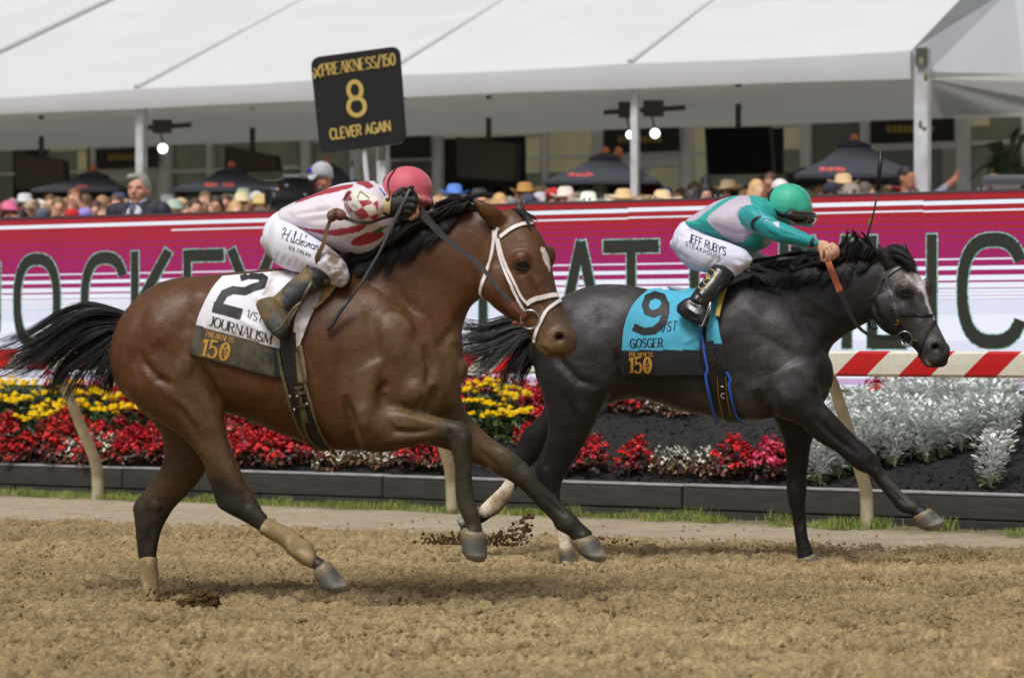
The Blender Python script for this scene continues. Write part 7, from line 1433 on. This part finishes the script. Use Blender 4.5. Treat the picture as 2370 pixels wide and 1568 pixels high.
# ------------------------------------------------------------------ spectators
def objcol(name, rough=.8, mul=1.0):
    if name in _m: return _m[name]
    m = bpy.data.materials.new(name); m.use_nodes = True; t = m.node_tree; b = t.nodes['Principled BSDF']; i = t.nodes.new('ShaderNodeObjectInfo'); n = t.nodes.new('ShaderNodeTexNoise'); n.inputs['Scale'].default_value = 14
    mr = t.nodes.new('ShaderNodeMapRange'); mr.inputs[3].default_value = .82; mr.inputs[4].default_value = 1.15; t.links.new(n.outputs['Fac'], mr.inputs[0]); vm = t.nodes.new('ShaderNodeVectorMath'); vm.operation = 'SCALE'
    t.links.new(i.outputs['Color'], vm.inputs[0]); t.links.new(mr.outputs[0], vm.inputs['Scale']); t.links.new(vm.outputs[0], b.inputs['Base Color']); b.inputs['Roughness'].default_value = rough; _m[name] = m; return m
mo_skin, mo_cloth, mo_hair, mo_hat = objcol('spectator skin', .6), objcol('spectator clothes'), objcol('spectator hair', .6), objcol('spectator hat')
class UF:      # plain metric frame: picture-free figures facing -Y, centred on the origin
    L = Vector((0, 1, 0))
    def p(s, x, y, lat=0): return Vector((x, lat, y))
U = UF()
def lm(pts, r, n=10):
    c = cr(pts, 4); rr = np.interp(np.linspace(0, 1, len(c)), np.linspace(0, 1, len(r)), r); g = G(); g.tube([Vector(q) for q in c], list(rr), n); g.ball(c[0], rr[0], n); g.ball(c[-1], rr[-1], n); return g.v, g.f
def bl(c, r, n=14): g = G(); g.ball(c, r, n); return g.v, g.f
def figure(arms):
    """bodies of one pose: skin, clothes, trousers; standing, 1.75 m"""
    head = [bl((0, 0, 1.635), (.076, .093, .118)), bl((0, -.03, 1.57), (.052, .06, .06)), lm([(0, .02, 1.40), (0, .012, 1.56)], [.055, .052]), bl((0, -.098, 1.625), (.014, .02, .024)), bl((.078, .005, 1.63), (.012, .02, .032)), bl((-.078, .005, 1.63), (.012, .02, .032)), bl((0, -.075, 1.655), (.05, .02, .015)), bl((0, -.078, 1.585), (.026, .014, .012))]
    clo = [lm([(0, 0, .95), (0, 0, 1.1), (0, .0, 1.28), (0, .0, 1.40)], [.145, .14, .165, .10], 16), lm([(-.17, 0, 1.40), (.17, 0, 1.40)], [.07, .07])]
    hands = []
    for sx, mode in ((-1, arms[0]), (1, arms[1])):
        sh = (.185*sx, 0, 1.39)
        if mode == 'down': el, ha = (.25*sx, .02, 1.12), (.24*sx, -.06, .88)
        elif mode == 'up': el, ha = (.27*sx, -.16, 1.34), (.12*sx, -.26, 1.62)
        elif mode == 'cam': el, ha = (.26*sx, -.12, 1.18), (.06*sx, -.20, 1.56)
        else: el, ha = (.42*sx, -.05, 1.47), (.68*sx, -.1, 1.66)
        m_ = [(el[i]*.55+ha[i]*.45) for i in range(3)]; clo.append(lm([sh, el, m_], [.062, .05, .042])); hands.append(lm([sh, el, m_], [.03, .028, .03])); hands.append(lm([m_, ha], [.036, .028])); hx = Vector(ha); hands.append(bl(ha, (.034, .026, .045), 10))
        for k in range(4): hands.append(lm([tuple(hx+Vector(((k-1.5)*.017, 0, .03))), tuple(hx+Vector(((k-1.5)*.02, -.02, .075)))], [.009, .008], 6))
    hands.append(lm([(0, .01, 1.55), (0, .01, 1.36)], [.045, .045])); [hands.append(lm([(0, .01, 1.38), (.185*q, 0, 1.385)], [.035, .035])) for q in (-1, 1)]
    leg = [lm([(sx*.09, 0, .95), (sx*.1, -.01, .5), (sx*.1, .01, .06)], [.10, .07, .05]) for sx in (-1, 1)]+[lm([(sx*.1, .03, .04), (sx*.1, -.14, .035)], [.045, .04]) for sx in (-1, 1)]
    sk = fuse('body', head+hands, .012, 1); cl = fuse('top', clo, .016, 2); tr = fuse('trousers', leg, .02, 2)
    sk.materials.append(mo_skin); cl.materials.append(mo_cloth); tr.materials.append(mo_cloth); return sk, cl, tr
POSE = {k: figure(v) for k, v in {'stand': ('down', 'down'), 'photo': ('cam', 'up'), 'right': ('down', 'up'), 'point': ('down', 'out')}.items()}
def hairmesh(kind):
    if kind == 'short': p = [bl((0, .014, 1.665), (.084, .098, .108)), bl((0, .05, 1.62), (.078, .06, .09))]
    elif kind == 'long': p = [bl((0, .014, 1.665), (.088, .1, .11)), lm([(0, .06, 1.62), (0, .07, 1.45), (0, .06, 1.34)], [.09, .09, .07]), lm([(.07, .01, 1.64), (.085, -.01, 1.48)], [.03, .035]), lm([(-.07, .01, 1.64), (-.085, -.01, 1.48)], [.03, .035])]
    else: p = [bl((0, .014, 1.665), (.095, .105, .12)), bl((0, .03, 1.79), (.06, .06, .06)), lm([(.08, .02, 1.66), (.12, .0, 1.48)], [.05, .07]), lm([(-.08, .02, 1.66), (-.12, .0, 1.48)], [.05, .07])]
    me = fuse('hair', p, .013, 1); me.materials.append(mo_hair); return me
def hatmesh(kind):
    g = G(); n = 18
    if kind == 'cap': g.tube([(0, .01, 1.68), (0, .01, 1.74), (0, .012, 1.775), (0, .012, 1.79)], [.094, .088, .05, .01], n); g.add([(-.06, -.06, 1.69), (.06, -.06, 1.69), (.055, -.17, 1.675), (-.055, -.17, 1.675), (-.06, -.06, 1.70), (.06, -.06, 1.70), (.055, -.17, 1.684), (-.055, -.17, 1.684)], [(0, 1, 2, 3), (7, 6, 5, 4), (3, 2, 6, 7), (0, 3, 7, 4), (1, 5, 6, 2)])
    else:
        br = .17 if kind == 'brim' else .21; N = 24; V = []
        for j, (r_, z) in enumerate(((.088, 1.70), (br*.7, 1.695), (br, 1.70), (br, 1.708), (br*.7, 1.705), (.09, 1.71), (.085, 1.79), (.06, 1.815), (.0, 1.80))):
            for i in range(N): a = 6.283*i/N; up = .045*abs(math.cos(a))**2 if r_ > .12 else 0; V.append((r_*math.cos(a), .01+r_*math.sin(a)*1.08, z+up*(r_/br)**2))
        g.add(V, [(j*N+i, j*N+(i+1) % N, (j+1)*N+(i+1) % N, (j+1)*N+i) for j in range(8) for i in range(N)])
    me = mesh('hat', g.v, g.f, True); me.materials.append(mo_hat); return me
HAIR = {k: hairmesh(k) for k in ('short', 'long', 'big')}; HAT = {k: hatmesh(k) for k in ('cap', 'brim', 'wide')}
def spectator(x, ytop, d, pose, hair_, hairc, hat_, hatc, topc, label, skin=(206, 160, 136), rot=0, group=None, legc=(60, 60, 70)):
    d = 30.0-4.4*x/2370+(d-25)*.8 if d > 24.5 else d; p = P(x, ytop-(14 if x < 1000 else 9), d); top = 1.80 if hat_ else 1.765; e = thing('person', label, 'person', group, loc=(p.x, p.y, p.z-top)); e.rotation_euler = (0, 0, R(rot))
    def add(me, c, nm): o = bpy.data.objects.new(nm, me); C.objects.link(o); o.parent = e; o.color = (*srgb(*c), 1)
    sk, cl, tr = POSE[pose]; add(sk, skin, 'body'); add(cl, topc, 'top'); add(tr, legc, 'trousers')
    if hair_: add(HAIR[hair_], hairc, 'hair')
    if hat_: add(HAT[hat_], hatc, 'hat')
    return e
W, Bk, St = (232, 232, 236), (26, 24, 26), (222, 190, 140)
CROWD = [
 (-8, 468, 25.5, 'stand', 'short', Bk, None, None, (190, 120, 110), 'spectator at the very left end of the crowd in a dusty pink top', (170, 120, 96), 30),
 (22, 482, 25.2, 'photo', 'long', (60, 40, 30), 'wide', (214, 110, 150), (200, 90, 60), 'spectator in a pink flowered hat at the left end of the screen', (160, 108, 84), 20),
 (48, 500, 24.8, 'right', 'short', Bk, None, None, W, 'spectator in white reaching forward next to the pink flowered hat', (190, 140, 112), -30),
 (98, 492, 25, 'stand', 'short', (120, 100, 80), 'cap', (90, 96, 116), (170, 176, 180), 'spectator in a slate cap and pale top left of the raised phones', (206, 160, 136), 0),
 (135, 470, 25.4, 'photo', 'short', (120, 90, 60), None, None, (198, 180, 140), 'spectator in a tan shirt raising a phone below the first parasol', (214, 160, 134), 15),
 (172, 450, 25.8, 'photo', 'long', (130, 84, 46), None, None, (236, 226, 190), 'brown haired spectator lifted above the others in a cream top', (214, 162, 140), -10),
 (166, 494, 24.6, 'stand', 'short', Bk, 'cap', (196, 28, 36), (196, 40, 46), 'spectator in a red cap and red shirt in front of the cream top', (206, 150, 124), 0),
 (196, 492, 25, 'stand', 'short', (60, 50, 40), 'cap', (150, 140, 214), (40, 40, 60), 'spectator in a lilac cap right of the red cap', (206, 160, 136), 10),
 (222, 478, 25.8, 'stand', 'long', (80, 50, 34), None, None, (200, 120, 130), 'long haired spectator in rose behind the lilac cap', (206, 160, 136), 0),
 (240, 488, 25, 'right', 'short', (90, 66, 44), None, None, (216, 222, 244), 'spectator in pale blue stretching an arm up left of the suited man', (206, 160, 136), -15),
 (268, 464, 25.4, 'photo', 'short', (90, 66, 44), None, None, (40, 42, 56), 'spectator in a dark jacket photographing left of the suited man', (214, 160, 130), 10),
 (292, 472, 26, 'stand', 'short', (60, 44, 34), None, None, (52, 48, 60), 'spectator partly hidden behind the suited man', (206, 130, 120), 0),
 (404, 478, 25.2, 'stand', 'short', (200, 200, 190), 'brim', (168, 186, 170), (196, 190, 224), 'spectator in a sage green hat right of the suited man', (206, 160, 136), 20),
 (432, 484, 25.8, 'stand', 'short', (80, 50, 34), None, None, (150, 130, 120), 'bare headed spectator behind the sage green hat', (206, 150, 126), 0),
 (452, 472, 25, 'photo', 'short', (70, 50, 34), None, None, (204, 168, 48), 'spectator in mustard yellow raising a phone', (206, 160, 136), 20),
 (474, 456, 25.8, 'photo', 'short', (110, 84, 60), None, None, (176, 184, 186), 'spectator in pale grey with both hands up under the coral prints', (206, 160, 136), -12),
 (500, 466, 25.4, 'stand', 'long', (60, 46, 36), None, None, (196, 200, 92), 'dark haired spectator in lime green under the second parasol', (196, 150, 126), 0),
 (522, 462, 26, 'stand', 'short', (84, 60, 44), None, None, (214, 196, 186), 'pink faced spectator in beige behind the lime green top', (206, 140, 130), 0),
 (545, 478, 25, 'stand', 'long', (196, 160, 110), None, None, (232, 200, 206), 'blond spectator in blush pink left of the straw hat', (220, 176, 150), 15),
 (574, 486, 25.4, 'stand', 'long', (120, 80, 50), None, None, (120, 96, 84), 'brown haired spectator in brown left of the straw hat', (206, 160, 136), -10),
 (603, 466, 25.2, 'stand', 'short', (90, 60, 40), 'brim', (206, 180, 120), (60, 50, 44), 'spectator in a straw hat and blue mirror glasses beside the camera crew', (206, 160, 136), 0),
 (1012, 462, 25.2, 'stand', 'short', (190, 150, 110), None, None, (220, 190, 176), 'fair spectator just right of the pink helmet', (222, 176, 154), 0),
 (1052, 438, 26.2, 'stand', None, Bk, 'brim', (94, 140, 218), (168, 196, 214), 'spectator in a bright blue hat above the mane of the bay', (90, 60, 50), 10),
 (1078, 464, 25.2, 'stand', 'short', (206, 170, 150), None, None, (214, 206, 206), 'pale bald spectator in front of the blue hat', (222, 180, 168), -10),
 (1116, 466, 25.6, 'stand', 'long', (200, 150, 120), None, None, (226, 190, 176), 'blond spectator in blush behind the ears of the bay', (222, 176, 154), 10),
 (1158, 456, 25.2, 'stand', 'long', (206, 164, 110), None, None, (226, 196, 180), 'golden haired spectator right of the ears of the bay', (222, 170, 146), 35),
 (1215, 434, 26, 'stand', 'short', (70, 50, 36), 'brim', (180, 134, 72), (96, 104, 160), 'spectator in a tan hat and blue shirt behind the navy cap', (206, 160, 136), 0),
 (1226, 454, 25.2, 'stand', 'short', (40, 36, 40), 'cap', (66, 70, 92), (104, 110, 170), 'spectator in a navy cap bending right below the tan hat', (206, 146, 120), 40),
 (1282, 440, 25.8, 'photo', 'long', (60, 40, 32), 'cap', (190, 34, 40), (214, 214, 208), 'spectator in a red cap with raised arms below the parasol print', (196, 144, 118), 20),
 (1308, 444, 25.4, 'photo', 'long', (70, 46, 34), 'brim', (232, 214, 206), (214, 220, 216), 'spectator in a cream hat beside the red cap', (206, 160, 136), -15),
 (1362, 456, 25, 'stand', None, Bk, 'wide', (234, 238, 224), (60, 60, 60), 'spectator in a wide white hat and sunglasses at the screen edge', (150, 104, 84), 10),
 (1443, 449, 25, 'stand', None, Bk, 'wide', St, (70, 60, 56), 'spectator in a straw cowboy hat below the middle tent pole', (206, 160, 136), 0),
 (1478, 462, 25.8, 'stand', 'short', (190, 150, 140), None, None, (210, 170, 170), 'grey pink haired spectator between the two straw cowboy hats', (222, 170, 160), 0),
 (1534, 452, 25, 'stand', None, Bk, 'wide', (226, 198, 150), (214, 190, 140), 'spectator in a straw cowboy hat tilted right of the tent pole', (206, 160, 136), 30),
 (1604, 446, 25.4, 'stand', 'short', (60, 56, 56), None, None, (214, 216, 220), 'balding spectator seen from the side before the cream window', (220, 166, 146), 60),
 (1634, 432, 25.2, 'stand', 'big', (20, 18, 20), None, None, (206, 196, 60), 'woman with a tall black hairdo and a yellow collar', (196, 150, 130), 0),
 (1664, 462, 25.6, 'stand', 'short', (80, 60, 50), None, None, (196, 150, 130), 'small spectator right of the tall black hairdo', (214, 160, 136), 0),
 (1752, 424, 25.4, 'stand', 'long', (206, 166, 116), None, None, (228, 222, 226), 'woman with long golden hair under the black television', (220, 176, 150), 20),
 (1782, 408, 26, 'stand', 'short', (84, 56, 44), None, None, (120, 84, 76), 'tall brown haired spectator behind the golden haired woman', (176, 120, 100), -20),
 (1806, 420, 25.4, 'stand', 'long', (190, 140, 96), 'cap', (230, 222, 224), (200, 160, 140), 'woman in a pale cap left of the teal helmet', (214, 160, 136), 10),
 (1925, 426, 25, 'right', 'short', Bk, 'cap', (46, 44, 66), (206, 206, 204), 'spectator in a dark patterned cap with one bare arm raised', (124, 80, 70), 20),
 (1952, 414, 25.8, 'stand', 'long', Bk, 'brim', (214, 180, 140), (50, 46, 52), 'spectator with black hair and a tan hat right of the dark cap', (206, 160, 136), 0),
 (1970, 438, 25, 'stand', 'short', Bk, 'brim', (150, 140, 132), (60, 56, 60), 'small spectator in a grey hat between dark cap and collared man', (196, 140, 120), 0),
 (2004, 430, 25.2, 'stand', 'short', (90, 76, 70), None, None, (226, 228, 236), 'man in a white collar facing right below the large parasol', (206, 150, 128), 70),
 (2098, 392, 26.2, 'point', 'short', (26, 24, 26), None, None, (140, 144, 168), 'dark haired man in a grey shirt pointing past the corner pole', (176, 116, 92), 40),
 (2300, 412, 25.6, 'stand', 'long', (150, 110, 80), None, None, (196, 176, 168), 'person seen through the golf cart left opening', (214, 160, 140), 0),
]
for r_ in CROWD:
    x, y, d, pose, h_, hc, ht, htc, tc_2, lb, sk_, ro = r_; spectator(x, y, d, pose, h_, hc, ht, htc, tc_2, lb, sk_, ro)
# the man in the suit, larger and closer
def face_parts(): return [bl((0, 0, 1.635), (.078, .096, .12), 22), bl((0, -.02, 1.60), (.066, .08, .085), 20), bl((0, -.045, 1.545), (.04, .045, .034)), lm([(0, .02, 1.40), (0, .012, 1.56)], [.062, .058], 16), lm([(0, -.09, 1.655), (0, -.113, 1.615)], [.010, .0155]), bl((.081, .012, 1.625), (.011, .022, .034)), bl((-.081, .012, 1.625), (.011, .022, .034)),
     lm([(-.05, -.074, 1.668), (-.018, -.089, 1.666)], [.010, .012]), lm([(.05, -.074, 1.668), (.018, -.089, 1.666)], [.010, .012]), lm([(-.024, -.088, 1.575), (0, -.096, 1.577), (.024, -.088, 1.575)], [.007, .009, .007]), bl((.045, -.062, 1.61), (.022, .024, .024)), bl((-.045, -.062, 1.61), (.022, .024, .024))]
def gent(x, ytop, d, lab, rot, skin, cat='person'):
    p = P(x, ytop, d); e = thing('person', lab, cat, loc=(p.x, p.y, p.z-1.765)); e.rotation_euler = (0, 0, R(rot)); me = fuse('body', face_parts(), .0065, 2)
    v = coords(me); c = np.tile(np.array(srgb(*skin)), (len(v), 1)); c = blend(c, srgb(70, 46, 40), .85*np.exp(-(((np.abs(v[:, 0])-.032)/.014)**2+((v[:, 2]-1.650)/.007)**2))*(v[:, 1] < -.05)); c = blend(c, srgb(150, 74, 70), .8*np.exp(-((v[:, 0]/.026)**2+((v[:, 2]-1.575)/.008)**2))*(v[:, 1] < -.06)); c = blend(c, srgb(196, 110, 92), .35*np.exp(-((np.abs(v[:, 0])-.05)**2+(v[:, 2]-1.61)**2)/.0008)); set_col(me, c)
    o = link('body', me, m_skin, e); return e
def part(nm, parts, vox, m, e, sm=2): me = fuse(nm, parts, vox, sm); return link(nm, me, m, e)
man = gent(321, 402, 23.6, 'grey haired man in a dark suit and tie looking out behind the screen', -14, (205, 150, 126)); man.scale = (1.17,)*3; man.location.z -= .30
m_suit = mat('navy suit', srgb(34, 36, 52), .7); m_shirt = mat('white shirt', srgb(226, 230, 244), .6); m_tie = mat('dark tie', srgb(40, 52, 84), .5); m_ghair = mat('grey hair', srgb(150, 144, 138), .6, nscale=60, namt=.3, bscale=90, bump=.8)
part('hair', [bl((0, .02, 1.672), (.088, .096, .108), 20), bl((0, .055, 1.635), (.086, .062, .09), 18), bl((-.03, -.05, 1.735), (.055, .04, .03)), bl((.078, .03, 1.655), (.016, .045, .05)), bl((-.078, .03, 1.655), (.016, .045, .05))], .008, m_ghair, man)
arm2 = [lm([(s*.2, 0, 1.38), (s*.27, .02, 1.1), (s*.25, -.06, .85)], [.075, .06, .05]) for s in (-1, 1)]
part('suit_jacket', [lm([(0, .02, .85), (0, .02, 1.1), (0, .02, 1.28), (0, .03, 1.37)], [.17, .165, .185, .13], 18), lm([(-.19, .02, 1.385), (.19, .02, 1.385)], [.075, .075])]+arm2, .014, m_suit, man)
part('shirt', [lm([(0, -.06, 1.2), (0, -.075, 1.36)], [.11, .07]), lm([(0, .01, 1.41), (0, .0, 1.455)], [.082, .075], 16)], .01, m_shirt, man)
g = G(); g.add([(-.035, -.118, 1.43), (.035, -.118, 1.43), (.02, -.145, 1.39), (.04, -.185, 1.2), (-.04, -.185, 1.2), (-.02, -.145, 1.39)], [(0, 5, 2, 1), (5, 4, 3, 2)]); g.build('tie', m_tie, man)
part('trousers', [lm([(s*.1, .02, .9), (s*.1, .02, .1)], [.11, .07]) for s in (-1, 1)], .02, m_suit, man)
for ch_ in man.children:
    if ch_.name.split('.')[0] in ('suit_jacket', 'shirt', 'tie'): ch_.location.z = .085
cmn = gent(742, 386, 23.4, 'cameraman in a grey cap with blue mirror glasses behind the crimson striped back', -72, (186, 128, 104)); cmn.scale = (1.05,)*3; cmn.location.z -= .09
part('beard', [bl((0, -.05, 1.55), (.05, .05, .035)), lm([(-.065, -.02, 1.58), (0, -.075, 1.545), (.065, -.02, 1.58)], [.02, .02, .02])], .008, mat('grey beard', srgb(140, 132, 126), .8), cmn)
m_cap2 = mat('light grey cap', srgb(176, 176, 184), .7, nscale=30, namt=.12); g = G(); g.tube([(0, .01, 1.67), (0, .01, 1.71), (0, .012, 1.765), (0, .012, 1.80), (0, .012, 1.815)], [.098, .102, .09, .055, .01], 22); c_ = g.build('cap', m_cap2, cmn, True)
g = G(); V = []
for j in range(5):
    for i in range(9): a = R(-60+15*i); r_ = .095+.024*j; V.append((r_*math.sin(a)*(1-.06*j), -r_*math.cos(a), 1.69-.004*j-.02*abs(math.sin(a))*j/2))
g.add(V, [(j*9+i, j*9+i+1, (j+1)*9+i+1, (j+1)*9+i) for j in range(4) for i in range(8)]); o = g.build('cap_peak', m_cap2, cmn, True); s_ = o.modifiers.new('s', 'SOLIDIFY'); s_.thickness = .005
m_mir = mat('blue mirror lens', srgb(40, 60, 220), .1, metal=.7); g = G()
for s in (-1, 1): g.ball((s*.035, -.102, 1.735), (.03, .012, .02), 12)
g.build('mirror_glasses', m_mir, cmn, True)
part('shirt', [lm([(0, .02, .9), (0, .02, 1.1), (0, .02, 1.28), (0, .03, 1.38)], [.17, .165, .18, .12], 18), lm([(-.18, .02, 1.38), (.18, .02, 1.38)], [.075, .075]), lm([(.2, 0, 1.36), (.26, -.16, 1.2), (.12, -.3, 1.35)], [.07, .055, .045]), lm([(-.2, 0, 1.36), (-.26, -.16, 1.2), (-.12, -.3, 1.35)], [.07, .055, .045])], .014, m_suit, cmn)
part('trousers', [lm([(s*.1, .02, .9), (s*.1, .02, .1)], [.11, .07]) for s in (-1, 1)], .02, m_suit, cmn)
vc = thing('video_camera', 'black broadcast video camera held up left of the man in a grey cap', 'camera', loc=P(680, 430, 23.2))
m_vc = mat('camera body', srgb(22, 22, 26), .45, nscale=12, namt=.4); m_vg = mat('camera grey metal', srgb(120, 124, 134), .4)
def vbox(nm, x0, y0, x1, y1, d, dep, m=m_vc, bev=.01): a, b = P(x0, y1, d), P(x1, y0, d); g = G(); g.box((a.x, a.y, a.z), (b.x, a.y+dep, b.z)); o = child(g.build(nm, m), vc); q = o.modifiers.new('b', 'BEVEL'); q.width = bev; q.segments = 2; return o
vbox('body', 645, 412, 716, 478, 23.2, .18); vbox('viewfinder', 610, 416, 648, 424, 23.1, .05); vbox('handle', 655, 404, 712, 411, 23.15, .05, m_vg, .004); vbox('microphone', 612, 434, 626, 472, 23.1, .06); vbox('battery', 704, 420, 722, 470, 23.22, .12)
g = G(); a = P(668, 464, 23.05); g.tube([a+Vector((.1, .1, 0)), a, a-Vector((.12, .02, 0)), a-Vector((.16, .03, 0))], [.08, .085, .095, .1], 18); child(g.build('lens', m_vc, smooth=True), vc)
for x, y in ((688, 408), (700, 405), (664, 430), (706, 452)): g = G(); g.ball(P(x, y, 23.12), .02, 8); child(g.build('fitting', m_vg), vc)
cm2 = spectator(674, 420, 23.7, 'photo', 'short', (90, 70, 56), None, None, (30, 30, 36), 'second cameraman whose face shows behind the video camera lens', (210, 150, 124), -10)
ant = thing('antenna_mast', 'thin dark antenna mast with pale clamps right of the man in a grey cap', 'antenna', loc=P(814, 470, 23.6)); g = G(); g.tube([P(815, 372, 23.6), P(813, 520, 23.6)], .008, 8); child(g.build('mast', m_vc), ant)
for y in (396, 412, 432): g = G(); g.tube([P(815, y-8, 23.6), P(815, y+6, 23.6)], .018, 8); child(g.build('clamp', m_vg), ant)
# further heads that fill the rows between those above
fill = [(70, 478, 27, 'cap', (190, 170, 150), (206, 196, 190)), (116, 470, 27.5, None, None, (150, 60, 60)), (152, 486, 26.5, 'brim', (226, 210, 170), (220, 220, 226)), (210, 496, 26.8, 'cap', (214, 214, 220), (90, 110, 160)), (254, 480, 27, None, None, (216, 120, 130)), (280, 490, 26.4, 'brim', (220, 190, 150), (230, 222, 214)),
        (365, 484, 26.5, None, None, (216, 206, 200)), (386, 490, 27, 'cap', (60, 64, 86), (206, 196, 186)), (418, 466, 27.5, None, None, (196, 150, 140)), (466, 484, 26.8, 'brim', (236, 200, 206), (236, 206, 210)), (488, 474, 27.4, None, None, (230, 226, 220)), (512, 484, 26.6, 'cap', (206, 196, 176), (90, 76, 66)), (534, 470, 27.6, None, None, (196, 206, 176)),
        (560, 468, 27.2, 'brim', (224, 206, 170), (216, 206, 196)), (588, 474, 27, None, None, (130, 110, 96)), (620, 480, 26.6, 'cap', (206, 190, 160), (60, 56, 60)), (1030, 470, 26.5, 'brim', (206, 176, 150), (226, 216, 210)), (1096, 456, 27.2, None, None, (206, 216, 230)), (1136, 472, 26.4, None, None, (236, 206, 190)), (1180, 462, 27, 'cap', (150, 150, 156), (120, 124, 134)),
        (1196, 446, 27.6, None, None, (150, 160, 206)), (1252, 458, 26.6, 'brim', (196, 196, 206), (206, 210, 214)), (1330, 460, 26.4, None, None, (210, 206, 196)), (1396, 458, 26.8, 'cap', (206, 206, 200), (206, 210, 206)), (1418, 464, 26.4, 'brim', (214, 206, 190), (216, 206, 196)), (1462, 454, 27.2, 'brim', (226, 216, 196), (206, 196, 190)), (1506, 460, 26.8, None, None, (60, 56, 60)),
        (1568, 458, 26.6, None, None, (196, 186, 176)), (1588, 464, 27, 'cap', (226, 226, 226), (216, 186, 176)), (1650, 452, 27.2, None, None, (214, 186, 176)), (1684, 456, 26.6, 'brim', (186, 160, 130), (120, 110, 100)), (1722, 448, 27, None, None, (206, 176, 160)), (1768, 440, 27.4, 'cap', (216, 206, 206), (226, 216, 220)), (1900, 436, 26.4, None, None, (196, 186, 180)),
        (1940, 440, 26.6, 'cap', (100, 96, 110), (120, 110, 110)), (1988, 444, 26.8, None, None, (196, 170, 160)), (2028, 446, 27, 'brim', (196, 180, 150), (180, 176, 180))]
ADJ = ['pale', 'sandy', 'rosy', 'tanned', 'dark haired', 'brown haired', 'fair haired', 'auburn haired']
CN = lambda c: 'white' if min(c) > 205 else ('dark' if max(c) < 110 else ('pink' if c[0]-c[1] > 28 and c[2] > 110 else ('blue' if c[2]-c[0] > 20 else ('tan' if c[0]-c[2] > 18 else 'grey'))))
prev = {}
xs_ = [20+i*36+random.uniform(-9, 9) for i in range(66)]
for xx in xs_:
    if 640 < xx < 1000 or 1775 < xx < 1885 or 295 < xx < 350 or xx > 2120: continue
    fill.append((xx, 505-.0274*xx-random.uniform(14, 34), random.uniform(26.2, 28.2), random.choice([None, None, 'cap', 'brim']), random.choice([(226, 200, 160), (206, 206, 210), (236, 230, 216), (90, 100, 140), (190, 60, 60), (150, 170, 150), (60, 60, 70)]), random.choice([(226, 220, 216), (200, 140, 130), (120, 130, 160), (206, 190, 150), (70, 66, 74), (180, 190, 196)])))
for x, y, d, ht, htc, tc_2 in fill:
    hc = random.choice([(60, 44, 34), (110, 80, 54), (170, 130, 90), (40, 34, 32)])
    near = min(CROWD, key=lambda q: abs(q[0]-x)); side = 'left' if x < near[0] else 'right'
    key_ = ' '.join(near[9].replace('spectator ', '').split()[:7]); hat_w = f'{CN(htc)} {"cap" if ht == "cap" else "sun hat"}' if ht else 'bare head'
    base_ = f'{hat_w} and {CN(tc_2)} top in rear row, {side} of one {key_}'
    for ex in ('', 'tall ', 'half hidden ', 'low ', 'distant ', 'turned away ', 'leaning ', 'small '):
        lb = ' '.join((ex+base_).split()[:15])
        if lb not in prev: break
    prev[lb] = 1
    if x > 1000 and random.random() < .3: continue
    spectator(x, y-6+(5 if x > 1000 else 0), d, random.choice(['stand', 'stand', 'photo', 'right']), random.choice(['short', 'long']), hc, ht, htc, tc_2, lb, random.choice([(214, 168, 142), (200, 150, 124), (226, 184, 160), (150, 106, 84)]), random.uniform(-40, 40))
